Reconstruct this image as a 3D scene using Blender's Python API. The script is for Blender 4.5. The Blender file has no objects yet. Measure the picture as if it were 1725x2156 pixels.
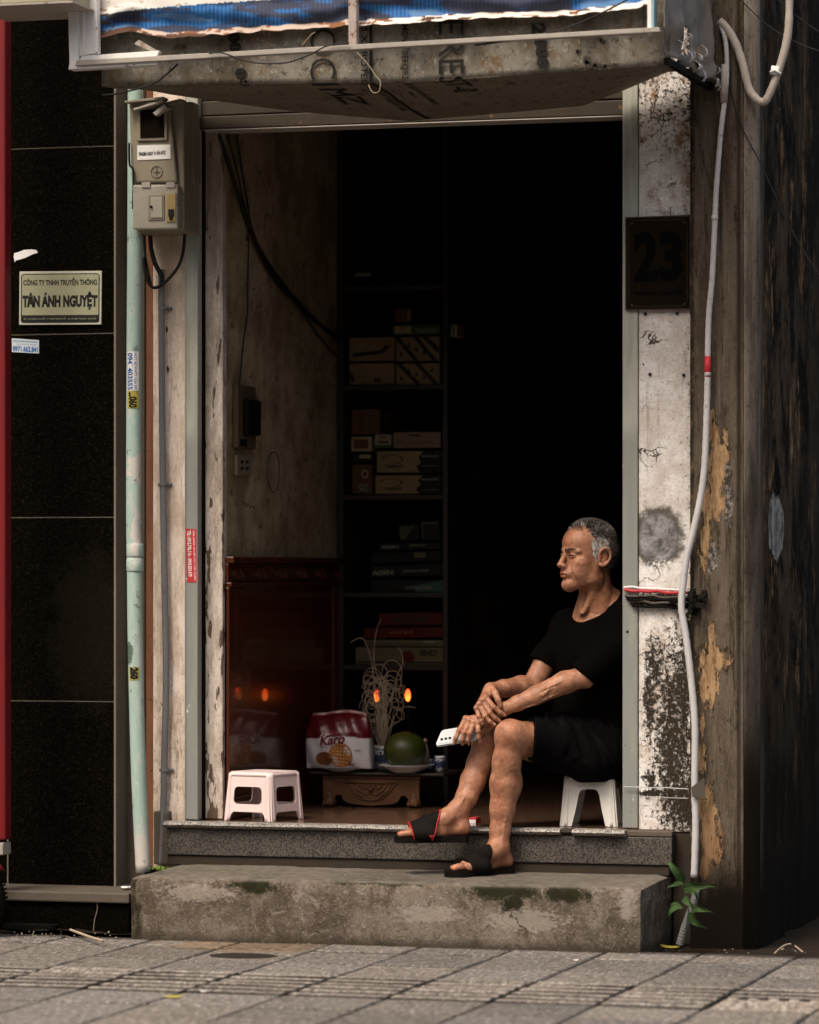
import bpy, math, random
import numpy as np
from mathutils import Vector, Matrix

# ---------------------------------------------------------------- camera
scn = bpy.context.scene
YAW = math.radians(16.0); FPX = 8000.0; CAMH = 1.24; DIST = 13.0
FW = (-math.sin(YAW), math.cos(YAW)); RT = (math.cos(YAW), math.sin(YAW))
CAM = (-DIST*FW[0], -DIST*FW[1], CAMH)
cam = bpy.data.cameras.new("camera"); camo = bpy.data.objects.new("camera", cam)
scn.collection.objects.link(camo); scn.camera = camo
camo.location = CAM; camo.rotation_euler = (math.pi/2, 0, YAW)
cam.sensor_fit = 'HORIZONTAL'; cam.sensor_width = 36.0
cam.lens = 36.0*FPX/1725.0; cam.shift_y = 122.0/1725.0
cam.clip_start = 0.1; cam.clip_end = 1000.0
cam.dof.use_dof = True; cam.dof.focus_distance = 12.9; cam.dof.aperture_fstop = 2.8
# ---------------------------------------------------------------- light
SUN_EL = math.radians(56); SUN_AZ = math.radians(200)   # azimuth clockwise from +Y: from the street side, a little left
world = bpy.data.worlds.new("World"); scn.world = world; world.use_nodes = True
nt = world.node_tree; bg = nt.nodes['Background']
sky = nt.nodes.new('ShaderNodeTexSky'); sky.sky_type = 'NISHITA'; sky.sun_disc = False
sky.sun_elevation = SUN_EL; sky.sun_rotation = SUN_AZ
sky.air_density = 1.0; sky.dust_density = 6.0; sky.ozone_density = 0.6
tint = nt.nodes.new('ShaderNodeMix'); tint.data_type = 'RGBA'; tint.blend_type = 'MULTIPLY'; tint.inputs[0].default_value = 1.0
nt.links.new(sky.outputs[0], tint.inputs[6]); tint.inputs[7].default_value = (1.0, .935, .85, 1)   # thin overcast: a greyer, warmer sky
nt.links.new(tint.outputs[2], bg.inputs[0]); bg.inputs[1].default_value = 0.125
sl = bpy.data.lights.new("sun", 'SUN'); sl.energy = 1.5; sl.angle = math.radians(20); sl.color = (1.0, 0.93, 0.84)
so = bpy.data.objects.new("sun", sl); scn.collection.objects.link(so)
sd = Vector((math.sin(SUN_AZ)*math.cos(SUN_EL), math.cos(SUN_AZ)*math.cos(SUN_EL), math.sin(SUN_EL)))
so.rotation_euler = sd.to_track_quat('Z', 'Y').to_euler(); so.location = (0, -6, 8)
scn.view_settings.view_transform = 'Standard'; scn.view_settings.look = 'None'
scn.view_settings.exposure = 0.58; scn.view_settings.gamma = 1.0
scn.cycles.use_denoising = True
scn.cycles.max_bounces = 6

# ---------------------------------------------------------------- measuring helpers
def _ray(u, v):
    a = (u-862.5)/FPX
    return (FW[0]+RT[0]*a, FW[1]+RT[1]*a, -(v-1200.0)/FPX)
def PY(u, v, Y):
    d = _ray(u, v); t = (Y-CAM[1])/d[1]
    return Vector((CAM[0]+d[0]*t, Y, CAMH+d[2]*t))
def PX(u, v, X):
    d = _ray(u, v); t = (X-CAM[0])/d[0]
    return Vector((X, CAM[1]+d[1]*t, CAMH+d[2]*t))
def PZ(u, v, Z):
    d = _ray(u, v); t = (Z-CAMH)/d[2]
    return Vector((CAM[0]+d[0]*t, CAM[1]+d[1]*t, Z))
def xof(u, Y): return PY(u, 1200, Y).x
def zof(u, v, Y): return PY(u, v, Y).z

# ---------------------------------------------------------------- numpy noise
_rs = np.random.RandomState(7); _tab = _rs.rand(64, 64, 64).astype(np.float32)
def vnoise(p, s=1.0, seed=0):
    q = np.asarray(p, dtype=np.float64)*s + 13.7*seed + 100.0
    i = np.floor(q).astype(np.int64); f = q-i; f = f*f*(3-2*f); i &= 63; j = (i+1) & 63
    def T(a, b, c): return _tab[a, b, c]
    x0, y0, z0 = i[..., 0], i[..., 1], i[..., 2]; x1, y1, z1 = j[..., 0], j[..., 1], j[..., 2]
    fx, fy, fz = f[..., 0], f[..., 1], f[..., 2]
    a = T(x0, y0, z0)*(1-fx)+T(x1, y0, z0)*fx; b = T(x0, y1, z0)*(1-fx)+T(x1, y1, z0)*fx
    c = T(x0, y0, z1)*(1-fx)+T(x1, y0, z1)*fx; d = T(x0, y1, z1)*(1-fx)+T(x1, y1, z1)*fx
    return (a*(1-fy)+b*fy)*(1-fz)+(c*(1-fy)+d*fy)*fz
def fbm(p, s=1.0, o=4, seed=0):
    r = 0; a = .5; t = 0
    for k in range(o): r = r+a*vnoise(p, s*2**k, seed+k); t += a; a *= .5
    return r/t

# ---------------------------------------------------------------- objects
COL = scn.collection
def thing(name, label, cat, loc, group=None):
    o = bpy.data.objects.new(name, None); COL.objects.link(o); o.location = loc
    o.empty_display_size = .05
    o['label'] = label; o['category'] = cat
    if group: o['group'] = group
    return o
def tag(o, label, cat, group=None):
    o['label'] = label; o['category'] = cat
    if group: o['group'] = group
    return o
def rootloc(p):
    l = Vector((0, 0, 0))
    while p is not None: l += Vector(p.location); p = p.parent
    return l

class MB:
    """collects world-space shapes and links them as one mesh"""
    def __init__(s): s.V = []; s.F = []
    def add(s, V, F):
        n = len(s.V); s.V += [tuple(v) for v in V]; s.F += [tuple(i+n for i in f) for f in F]; return s
    def box(s, x0, x1, y0, y1, z0, z1):
        V = [(x, y, z) for z in (z0, z1) for y in (y0, y1) for x in (x0, x1)]
        return s.add(V, [(0, 2, 3, 1), (4, 5, 7, 6), (0, 1, 5, 4), (2, 6, 7, 3), (0, 4, 6, 2), (1, 3, 7, 5)])
    def hexa(s, P):   # 8 corners, bottom ring then top ring
        return s.add(P, [(3, 2, 1, 0), (4, 5, 6, 7), (0, 1, 5, 4), (1, 2, 6, 5), (2, 3, 7, 6), (3, 0, 4, 7)])
    def obox(s, c, ax, ay, az):   # centre and three half-axis vectors
        c, ax, ay, az = map(Vector, (c, ax, ay, az))
        P = [c-ax-ay-az, c+ax-ay-az, c+ax+ay-az, c-ax+ay-az, c-ax-ay+az, c+ax-ay+az, c+ax+ay+az, c-ax+ay+az]
        return s.hexa(P)
    def tube(s, pts, r, n=10, cap=True):
        pts = [Vector(p) for p in pts]; m = len(pts)
        if not hasattr(r, '__len__'): r = [r]*m
        t0 = (pts[1]-pts[0]).normalized()
        nrm = t0.orthogonal().normalized(); V = []; F = []
        for i, p in enumerate(pts):
            t = (pts[min(i+1, m-1)]-pts[max(i-1, 0)]).normalized()
            nrm = (nrm-t*nrm.dot(t))
            nrm = nrm.normalized() if nrm.length > 1e-6 else t.orthogonal().normalized()
            b = t.cross(nrm)
            for k in range(n):
                a = 2*math.pi*k/n; V.append(p+(nrm*math.cos(a)+b*math.sin(a))*r[i])
        for i in range(m-1):
            for k in range(n):
                k2 = (k+1) % n; F.append((i*n+k, i*n+k2, (i+1)*n+k2, (i+1)*n+k))
        if cap: F.append(tuple(reversed(range(n)))); F.append(tuple(range((m-1)*n, m*n)))
        return s.add(V, F)
    def lathe(s, prof, c, n=24, sx=1, sy=1):
        V = []; F = []; m = len(prof)
        for r, z in prof:
            for k in range(n):
                a = 2*math.pi*k/n; V.append((c[0]+r*math.cos(a)*sx, c[1]+r*math.sin(a)*sy, c[2]+z))
        for i in range(m-1):
            for k in range(n):
                k2 = (k+1) % n; F.append((i*n+k, i*n+k2, (i+1)*n+k2, (i+1)*n+k))
        F.append(tuple(reversed(range(n)))); F.append(tuple(range((m-1)*n, m*n)))
        return s.add(V, F)
    def grid(s, P, nu, nv):
        return s.add(P, [(j*nu+i, j*nu+i+1, (j+1)*nu+i+1, (j+1)*nu+i) for j in range(nv-1) for i in range(nu-1)])
    def build(s, name, mat, parent=None, smooth=False, bevel=0, solid=0, colors=None, auto=None):
        return mk(name, s.V, s.F, mat, parent, smooth, bevel, solid, colors, auto)

def mk(name, V, F, mat, parent=None, smooth=False, bevel=0, solid=0, colors=None, auto=None):
    V = np.array([tuple(v) for v in V], dtype=np.float64) if not isinstance(V, np.ndarray) else V
    me = bpy.data.meshes.new(name)
    if parent is None:
        lo = V.min(0); hi = V.max(0); org = np.array([(lo[0]+hi[0])/2, (lo[1]+hi[1])/2, lo[2]])
    else: org = np.array(rootloc(parent))
    W = V-org
    if isinstance(F, np.ndarray):
        n = len(F); me.vertices.add(len(W)); me.vertices.foreach_set('co', W.astype(np.float32).ravel())
        me.loops.add(n*4); me.loops.foreach_set('vertex_index', F.astype(np.int32).ravel())
        me.polygons.add(n); me.polygons.foreach_set('loop_start', np.arange(0, n*4, 4, dtype=np.int32))
        me.update(calc_edges=True); me.validate()
    else:
        me.from_pydata([tuple(w) for w in W], [], F); me.update()
    if colors is not None:
        a = me.color_attributes.new('Col', 'FLOAT_COLOR', 'POINT')
        c = np.ones((len(V), 4), dtype=np.float32); c[:, :3] = colors; a.data.foreach_set('color', c.ravel())
    if smooth: me.polygons.foreach_set('use_smooth', [True]*len(me.polygons))
    o = bpy.data.objects.new(name, me); COL.objects.link(o)
    if parent is None: o.location = org
    else: o.parent = parent
    if mat: me.materials.append(mat)
    if solid:
        m = o.modifiers.new('solid', 'SOLIDIFY'); m.thickness = solid; m.offset = 0
    if bevel:
        m = o.modifiers.new('bevel', 'BEVEL'); m.width = bevel; m.segments = 2; m.limit_method = 'ANGLE'; m.angle_limit = math.radians(40)
    if auto:
        me.polygons.foreach_set('use_smooth', [True]*len(me.polygons))
        me.set_sharp_from_angle(angle=math.radians(auto))
    return o
def struct(o): o['kind'] = 'structure'; return o

# text as a flat mesh in 2-D, then mapped into the world
def text2d(s, bold=0.0):
    cu = bpy.data.curves.new('t', 'FONT'); cu.body = s; cu.offset = bold; cu.resolution_u = 3
    cu.align_x = 'LEFT'; o = bpy.data.objects.new('t', cu); COL.objects.link(o)
    dg = bpy.context.evaluated_depsgraph_get(); dg.update()
    me = bpy.data.meshes.new_from_object(o.evaluated_get(dg))
    V = np.array([v.co[:] for v in me.vertices]).reshape(-1, 3); F = [tuple(p.vertices) for p in me.polygons]
    bpy.data.objects.remove(o); bpy.data.curves.remove(cu); bpy.data.meshes.remove(me)
    return V, F
def text_fit(s, w, h, bold=0.0):   # box w x h with origin at lower left
    V, F = text2d(s, bold); lo = V.min(0); hi = V.max(0)
    X = (V[:, 0]-lo[0])/(hi[0]-lo[0])*w; Y = (V[:, 1]-lo[1])/(hi[1]-lo[1])*h
    return X, Y, F
def put_text(mb, s, o, xd, yd, w, h, bold=0.0):
    X, Y, F = text_fit(s, w, h, bold); o = np.array(o); xd = np.array(xd); yd = np.array(yd)
    mb.add(o+np.outer(X, xd)+np.outer(Y, yd), F); return mb

# filled 2-D outlines with holes, extruded
def plate(outlines, th):
    cu = bpy.data.curves.new('p', 'CURVE'); cu.dimensions = '2D'; cu.fill_mode = 'BOTH'; cu.extrude = th/2
    for ol in outlines:
        sp = cu.splines.new('POLY'); sp.points.add(len(ol)-1); sp.use_cyclic_u = True
        for i, p in enumerate(ol): sp.points[i].co = (p[0], p[1], 0, 1)
    o = bpy.data.objects.new('p', cu); COL.objects.link(o)
    dg = bpy.context.evaluated_depsgraph_get(); dg.update()
    me = bpy.data.meshes.new_from_object(o.evaluated_get(dg))
    V = np.array([v.co[:] for v in me.vertices]).reshape(-1, 3); F = [tuple(p.vertices) for p in me.polygons]
    bpy.data.objects.remove(o); bpy.data.curves.remove(cu); bpy.data.meshes.remove(me)
    return V, F
def rrect(x0, y0, x1, y1, r, n=5, corners=(1, 1, 1, 1)):
    P = []
    for (cx, cy, a0, c) in ((x1-r, y0+r, -90, corners[0]), (x1-r, y1-r, 0, corners[1]), (x0+r, y1-r, 90, corners[2]), (x0+r, y0+r, 180, corners[3])):
        if c:
            for k in range(n+1):
                a = math.radians(a0+90*k/n); P.append((cx+r*math.cos(a), cy+r*math.sin(a)))
        else:
            sx = 1 if cx > (x0+x1)/2 else -1; sy = 1 if cy > (y0+y1)/2 else -1
            P.append((cx+r*sx, cy+r*sy))
    return P
def smoothpts(P, n=6):   # catmull-rom
    P = [Vector(p) for p in P]; out = []
    for i in range(len(P)-1):
        a = P[max(i-1, 0)]; b = P[i]; c = P[i+1]; d = P[min(i+2, len(P)-1)]
        for k in range(n):
            t = k/n
            out.append(.5*((2*b)+(c-a)*t+(2*a-5*b+4*c-d)*t*t+(3*b-a-3*c+d)*t**3))
    out.append(P[-1]); return out

# ---------------------------------------------------------------- materials
class Mat:
    def __init__(s, name):
        s.m = bpy.data.materials.new(name); s.m.use_nodes = True; s.t = s.m.node_tree; s.t.nodes.clear()
        s.geo = s.n('ShaderNodeNewGeometry'); s.pos = s.geo.outputs['Position']; s._sep = None
    def n(s, k): return s.t.nodes.new(k)
    def l(s, a, b):
        if isinstance(a, (int, float)): b.default_value = a
        elif isinstance(a, (tuple, list)):
            b.default_value = tuple(a)+((1,) if len(a) == 3 and len(b.default_value) == 4 else ())
        else: s.t.links.new(a, b)
    def map(s, sc=(1, 1, 1), rot=(0, 0, 0), loc=(0, 0, 0)):
        m = s.n('ShaderNodeMapping'); s.l(s.pos, m.inputs[0]); m.inputs['Scale'].default_value = sc
        m.inputs['Rotation'].default_value = rot; m.inputs['Location'].default_value = loc; return m.outputs[0]
    def noise(s, scale, det=4, rough=.6, st=None, dist=0, loc=(0, 0, 0)):
        x = s.n('ShaderNodeTexNoise'); x.inputs['Scale'].default_value = scale; x.inputs['Detail'].default_value = det
        x.inputs['Roughness'].default_value = rough; x.inputs['Distortion'].default_value = dist
        s.l(s.map(st or (1, 1, 1), loc=loc), x.inputs['Vector']); return x.outputs[0]
    def vor(s, scale, st=None, feat='F1', out=0, rand=1.0):
        x = s.n('ShaderNodeTexVoronoi'); x.feature = feat; x.inputs['Scale'].default_value = scale
        x.inputs['Randomness'].default_value = rand
        s.l(s.map(st or (1, 1, 1)), x.inputs['Vector']); return x.outputs[out]
    def ramp(s, f, stops, interp='LINEAR'):
        r = s.n('ShaderNodeValToRGB'); s.l(f, r.inputs[0]); c = r.color_ramp; c.interpolation = interp
        while len(c.elements) < len(stops): c.elements.new(.5)
        for e, (p, v) in zip(c.elements, stops):
            e.position = p; e.color = (v, v, v, 1) if isinstance(v, (int, float)) else tuple(v)+(1,)
        return r.outputs[0]
    def mix(s, f, a, b, mode='MIX'):
        x = s.n('ShaderNodeMix'); x.data_type = 'RGBA'; x.blend_type = mode
        s.l(f, x.inputs[0]); s.l(a, x.inputs[6]); s.l(b, x.inputs[7]); return x.outputs[2]
    def math(s, op, a, b=0.0, clamp=False):
        x = s.n('ShaderNodeMath'); x.operation = op; x.use_clamp = clamp; s.l(a, x.inputs[0]); s.l(b, x.inputs[1]); return x.outputs[0]
    def axis(s, k):
        if s._sep is None: s._sep = s.n('ShaderNodeSeparateXYZ'); s.l(s.pos, s._sep.inputs[0])
        return s._sep.outputs[k]
    def rng(s, v, a, b, c=0.0, d=1.0, sm=True):
        x = s.n('ShaderNodeMapRange'); s.l(v, x.inputs[0]); x.clamp = True
        if sm: x.interpolation_type = 'SMOOTHSTEP'
        for i, q in zip((1, 2, 3, 4), (a, b, c, d)): x.inputs[i].default_value = q
        return x.outputs[0]
    def ell(s, cx, cz, rx, rz, amt=.5, ns=12, edge=.25, st=None, ax=0):   # ragged elliptical mark on a wall: 1 inside
        dx = s.math('MULTIPLY', s.math('SUBTRACT', s.axis(ax), cx), 1/rx); dz = s.math('MULTIPLY', s.math('SUBTRACT', s.axis(2), cz), 1/rz)
        r = s.math('SQRT', s.math('ADD', s.math('MULTIPLY', dx, dx), s.math('MULTIPLY', dz, dz)))
        nz = s.math('MULTIPLY', s.math('SUBTRACT', s.noise(ns, 8, .74, st, .4), .5), amt*4.2)
        return s.rng(s.math('ADD', r, nz), 1+edge/2, 1-edge/2)
    def near(s, marks, Y, ax=0):   # smallest normalised distance to a set of elliptical marks (u, v, rx, rz)
        r = None
        for (u, v, rx, rz) in marks:
            p = PY(u, v, Y); dx = s.math('MULTIPLY', s.math('SUBTRACT', s.axis(ax), p.x), 1/rx); dz = s.math('MULTIPLY', s.math('SUBTRACT', s.axis(2), p.z), 1/rz)
            q = s.math('SQRT', s.math('ADD', s.math('MULTIPLY', dx, dx), s.math('MULTIPLY', dz, dz))); r = q if r is None else s.math('MINIMUM', r, q)
        return r
    def rag(s, r, ns, amt, st=None, det=9):
        return s.math('ADD', r, s.math('MULTIPLY', s.math('SUBTRACT', s.noise(ns, det, .78, st, .3), .5), amt*4))
    def crack(s, scale, w, st=(1, 1, 1), lo=.52, loc=(0, 0, 0)):   # wandering hairline cracks, only here and there
        v = s.n('ShaderNodeVectorMath'); v.operation = 'ADD'; nz = s.n('ShaderNodeTexNoise'); nz.inputs['Scale'].default_value = 9; nz.inputs['Detail'].default_value = 5
        s.l(s.map(loc=loc), nz.inputs['Vector']); m2 = s.n('ShaderNodeVectorMath'); m2.operation = 'SCALE'; s.l(nz.outputs[1], m2.inputs[0]); m2.inputs[3].default_value = .22
        s.l(s.map(st, loc=loc), v.inputs[0]); s.l(m2.outputs[0], v.inputs[1])
        x = s.n('ShaderNodeTexVoronoi'); x.feature = 'DISTANCE_TO_EDGE'; x.inputs['Scale'].default_value = scale; s.l(v.outputs[0], x.inputs['Vector'])
        return s.math('MULTIPLY', s.rng(x.outputs[0], w, w*.2), s.rng(s.noise(3.1, 3, .6, loc=loc), lo, lo+.06))
    def attr(s, name='Col'):
        x = s.n('ShaderNodeAttribute'); x.attribute_name = name; return x.outputs[0]
    def hsv(s, c, v): 
        x = s.n('ShaderNodeHueSaturation'); s.l(c, x.inputs['Color']); s.l(v, x.inputs['Value']); return x.outputs[0]
    def out(s, col, rough=.8, spec=.3, metal=0.0, bump=None, emit=None, sss=0, coat=0, dist=.002, trans=0, alpha=None):
        p = s.n('ShaderNodeBsdfPrincipled'); o = s.n('ShaderNodeOutputMaterial'); s.l(p.outputs[0], o.inputs[0])
        s.l(col, p.inputs['Base Color']); s.l(rough, p.inputs['Roughness']); s.l(metal, p.inputs['Metallic'])
        p.inputs['Specular IOR Level'].default_value = spec
        if coat: p.inputs['Coat Weight'].default_value = coat; p.inputs['Coat Roughness'].default_value = .045
        if sss:
            p.inputs['Subsurface Weight'].default_value = sss; p.inputs['Subsurface Radius'].default_value = (.012, .005, .003)
            p.inputs['Subsurface Scale'].default_value = 1.0
        if trans: p.inputs['Transmission Weight'].default_value = trans
        if bump is not None:
            b = s.n('ShaderNodeBump'); h, st = bump; s.l(h, b.inputs['Height']); b.inputs['Strength'].default_value = st
            b.inputs['Distance'].default_value = dist; s.l(b.outputs[0], p.inputs['Normal'])
        if emit: s.l(emit[0], p.inputs['Emission Color']); p.inputs['Emission Strength'].default_value = emit[1]
        return s.m
def flat(name, c, rough=.7, spec=.3, metal=0.0, var=.15, ns=40, bump=.2, **k):
    m = Mat(name); f = m.noise(ns, 4, .6)
    c2 = m.mix(f, tuple(q*(1-var) for q in c), tuple(min(1, q*(1+var)) for q in c))
    f2 = m.noise(3.5, 3, .6); c3 = m.mix(m.rng(f2, .35, .75, 0, .5), c2, tuple(q*.72 for q in c))
    return m.out(c3, rough, spec, metal, bump=(f, bump), **k)
# ================================================================ materials
def mat_right_plaster():
    m = Mat('worn_white_plaster')
    base = m.mix(m.rng(m.noise(10, 7, .72), .36, .64), (.70, .64, .585), (.93, .915, .89))
    base = m.mix(m.rng(m.noise(95, 5, .8), .50, .66, 0, .75), base, (.47, .425, .38))
    base = m.mix(m.rng(m.noise(60, 6, .8, loc=(3, 1, 4)), .55, .64, 0, .6), base, (.62, .50, .40))
    base = m.mix(m.rng(m.noise(14, 7, .8, (2.2, 1, .16), loc=(1, 0, 5)), .53, .63, 0, .55), base, (.34, .29, .24))
    # where weathering is dense, black mildew specks join up
    soft = m.rag(m.near(((1415, 1560, .055, .34), (1432, 1450, .040, .14), (1380, 1400, .035, .09), (1440, 1690, .045, .09), (1368, 1480, .02, .12), (1400, 1672, .10, .016), (1400, 1262, .12, .030), (1445, 1380, .02, .16), (1370, 1640, .02, .03)), 0), 26, .8, (1.3, 1, .7))
    dens = m.math('MULTIPLY', m.rng(soft, 1.6, .35), .15)
    up = m.rng(m.axis(2), 2.50, 2.85, 0, .075); edge = m.rng(m.axis(0), .93, .99, 0, .045); low = m.rng(m.axis(2), 1.3, .5, 0, .035)
    v = m.math('ADD', m.math('ADD', m.noise(62, 7, .85), dens), m.math('ADD', up, m.math('ADD', edge, low)))
    c = base
    # ochre and rust-brown weathering
    oc = m.rng(m.noise(11, 8, .78, (1, 1, .8), loc=(3, 0, 1)), .50, .62)
    oc = m.math('MULTIPLY', oc, m.math('ADD', m.math('ADD', .20, m.rng(m.axis(2), 2.15, 2.6, 0, .8)), m.rng(m.axis(2), 1.25, .9, 0, .40)))
    c = m.mix(oc, c, m.mix(m.noise(40, 4, .7), (.22, .125, .055), (.50, .33, .18)))
    br = m.rng(m.noise(19, 8, .8, loc=(7, 0, 2)), .60, .64); c = m.mix(m.math('MULTIPLY', br, .7), c, (.20, .14, .10))
    k = m.rng(v, .600, .635); c = m.mix(k, c, m.mix(m.noise(90, 3, .6), (.012, .009, .006), (.065, .052, .038)))
    # small cement repair: dark frayed halo, mottled grey fill
    r = m.near(((1386, 1132, .070, .083),), 0)
    c = m.mix(m.math('MULTIPLY', m.rng(m.rag(r, 22, .42), 1.50, 1.02), .92), c, (.075, .068, .055))
    cem = m.mix(m.rng(m.noise(17, 8, .75), .34, .64), (.085, .080, .072), (.40, .40, .41)); c = m.mix(m.rng(m.rag(r, 16, .16), 1.05, .85), c, cem)
    lite = m.rng(m.rag(m.near(((1400, 1198, .085, .030),), 0), 26, .4), 1.1, .8); c = m.mix(m.math('MULTIPLY', lite, m.rng(m.noise(80, 5, .8), .46, .56)), c, (.88, .87, .85))
    c = m.mix(m.crack(3.6, .012, (1, 1, 1.3)), c, (.06, .045, .03))
    return m.out(c, .92, .12, bump=(m.math('ADD', m.noise(75, 6, .8), m.math('MULTIPLY', k, -.8)), .8), dist=.004)
def mat_left_plaster():
    m = Mat('peeling_cream_plaster')
    base = m.mix(m.rng(m.noise(8, 8, .75, (1.5, 1, .5)), .36, .64), (.58, .46, .36), (.90, .79, .69)); base = m.mix(m.rng(m.noise(90, 6, .85), .54, .64, 0, .7), base, (.36, .28, .21))
    low = m.rng(m.axis(2), 1.5, .4, 0, .10)
    a = m.rng(m.math('ADD', m.noise(20, 6, .72, (1.8, 1, .55)), low), .60, .70)
    c = m.mix(m.math('MULTIPLY', a, .7), base, (.30, .22, .15))
    s = m.rng(m.math('ADD', m.noise(45, 5, .75, (1.5, 1, .5), loc=(2, 0, 0)), m.math('MULTIPLY', low, .6)), .66, .70)
    c = m.mix(s, c, (.10, .07, .05)); c = m.mix(m.rng(m.noise(16, 6, .75, (3, 1, .3), loc=(8, 0, 0)), .54, .64, 0, .6), c, (.36, .26, .17))
    y = m.ell(xof(362, 0), zof(362, 540, 0), .05, .10, .25, 15, .9); c = m.mix(m.math('MULTIPLY', y, .55), c, (.50, .33, .17))
    c = m.mix(m.crack(3.0, .008, (1, 1, 1.2)), c, (.12, .08, .05))
    return m.out(c, .9, .15, bump=(m.math('SUBTRACT', m.noise(60, 5, .7), m.math('MULTIPLY', s, .8)), .5), dist=.003)
def mat_jamb():
    m = Mat('flaking_jamb_plaster')
    base = m.mix(m.rng(m.noise(12, 8, .76, (2, 1, .5)), .36, .64), (.38, .31, .25), (.72, .64, .56)); base = m.mix(m.rng(m.noise(90, 6, .85), .54, .64, 0, .7), base, (.22, .17, .13))
    low = m.rng(m.axis(2), 1.6, .9, 0, .05)
    fl = m.rng(m.math('ADD', m.noise(24, 4, .6, (1.7, 1, .34)), low), .615, .64)
    c = m.mix(fl, base, (.12, .085, .06))
    c = m.mix(m.rng(m.axis(2), 2.0, 2.5, 0, .5), c, (.20, .14, .09))
    return m.out(c, .9, .15, bump=(m.math('SUBTRACT', m.noise(50, 4, .6), m.math('MULTIPLY', fl, 1.4)), .6), dist=.004)
def mat_rail():
    m = Mat('grey_green_rail_paint')
    up = m.rng(m.axis(2), 1.65, 1.75)
    c = m.mix(up, (.245, .255, .245), (.44, .45, .39))
    c = m.mix(m.rng(m.noise(7, 5, .6, (4, 1, .5)), .4, .75), c, (.30, .31, .25))
    w = m.rng(m.noise(38, 5, .7, (1, 1, .45)), .665, .70); c = m.mix(w, c, (.78, .78, .76))
    d = m.rng(m.noise(42, 5, .72, (1.4, 1, .6), loc=(4, 0, 0)), .68, .71); c = m.mix(d, c, (.09, .07, .05))
    return m.out(c, .55, .4, bump=(w, .25), dist=.002)
def mat_concrete():
    m = Mat('weathered_concrete')
    c = m.mix(m.rng(m.noise(5, 8, .74), .36, .64), (.085, .066, .047), (.235, .198, .158))
    c = m.mix(m.rng(m.noise(15, 9, .80, dist=1.4), .52, .62, 0, .7), c, (.33, .29, .24))
    c = m.mix(m.rng(m.noise(9, 9, .80, (1, 1, .6), loc=(2, 2, 0)), .53, .63, 0, .8), c, (.085, .062, .042))
    c = m.mix(m.rng(m.noise(70, 7, .85), .53, .63, 0, .85), c, (.060, .046, .033))
    c = m.mix(m.rng(m.noise(85, 7, .85, (1, 1, 2.0), loc=(4, 4, 4)), .55, .63, 0, .75), c, (.47, .42, .36))
    Y = -.48
    moss = m.rag(m.near(((540, 1866, .10, .030), (1060, 1876, .13, .036), (1195, 1882, .10, .032), (1078, 1900, .045, .05), (800, 1858, .25, .012)), Y), 24, .8)
    kk = m.math('MULTIPLY', m.rng(moss, 1.35, .55), m.rng(m.math('ADD', m.noise(60, 7, .85), m.rng(moss, 1.2, .3, 0, .2)), .47, .56))
    c = m.mix(kk, c, m.mix(m.noise(20, 5, .7), (.010, .009, .005), (.034, .036, .015)))
    side = m.rag(m.near(((280, 1920, .035, .16), (1378, 1930, .045, .17)), Y), 12, .3, (1, 1, .6)); c = m.mix(m.math('MULTIPLY', m.rng(side, 1.2, .7), .93), c, m.mix(m.rng(m.noise(30, 7, .8, (1, 1, .4)), .48, .6), (.016, .012, .007), (.13, .115, .07)))
    pale = m.rag(m.near(((905, 1925, .12, .03), (1110, 1938, .14, .035), (1325, 1900, .03, .06), (420, 1880, .12, .03)), Y), 38, 1.1, (1, 1, 2.2)); c = m.mix(m.math('MULTIPLY', m.rng(pale, 1.0, .8), .5), c, (.46, .41, .35))
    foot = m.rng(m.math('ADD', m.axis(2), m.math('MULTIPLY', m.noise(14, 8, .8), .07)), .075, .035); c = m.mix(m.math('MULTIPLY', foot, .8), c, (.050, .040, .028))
    c = m.mix(m.crack(2.4, .007), c, (.04, .03, .02))
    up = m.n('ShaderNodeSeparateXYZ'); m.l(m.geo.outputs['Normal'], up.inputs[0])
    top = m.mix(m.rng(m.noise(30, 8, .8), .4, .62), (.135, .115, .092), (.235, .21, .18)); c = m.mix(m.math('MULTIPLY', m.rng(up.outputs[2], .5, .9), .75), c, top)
    return m.out(c, .93, .15, bump=(m.math('ADD', m.noise(70, 8, .85), m.noise(18, 5, .7)), 1.0), dist=.006)
def mat_granite(name, dark, light, sc, pol=.5):
    m = Mat(name); v = m.vor(sc, out=1); n = m.noise(sc*1.1, 3, .7)
    bw = m.n('ShaderNodeRGBToBW'); m.l(v, bw.inputs[0])
    k = m.math('ADD', m.math('MULTIPLY', bw.outputs[0], .55), m.math('MULTIPLY', n, .45))
    c = m.ramp(k, [(.34, dark), (.50, tuple(.5*(a+b) for a, b in zip(dark, light))), (.66, light)])
    c = m.mix(m.rng(m.noise(3, 4, .6), .45, .75, 0, .5), c, dark)
    return m.out(c, pol, .4, bump=(k, .25), dist=.001)
def mat_blackgranite():
    m = Mat('black_granite_cladding')
    n = m.noise(120, 6, .88); g = m.noise(4, 3, .6)
    c = m.ramp(n, [(.47, (.0014, .0011, .0007)), (.60, (.0065, .005, .003)), (.70, (.045, .036, .018))])
    a = m.ell(xof(190, -.09), zof(190, 1330, -.09), .14, .24, .5, 8, .9); c = m.mix(m.math('MULTIPLY', a, .16), c, (.035, .031, .018))
    sp = m.rng(m.noise(33, 3, .6, loc=(5, 0, 3)), .795, .81); c = m.mix(sp, c, (.5, .46, .38))
    return m.out(c, .6, .015, bump=(n, .06), dist=.001)
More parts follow.
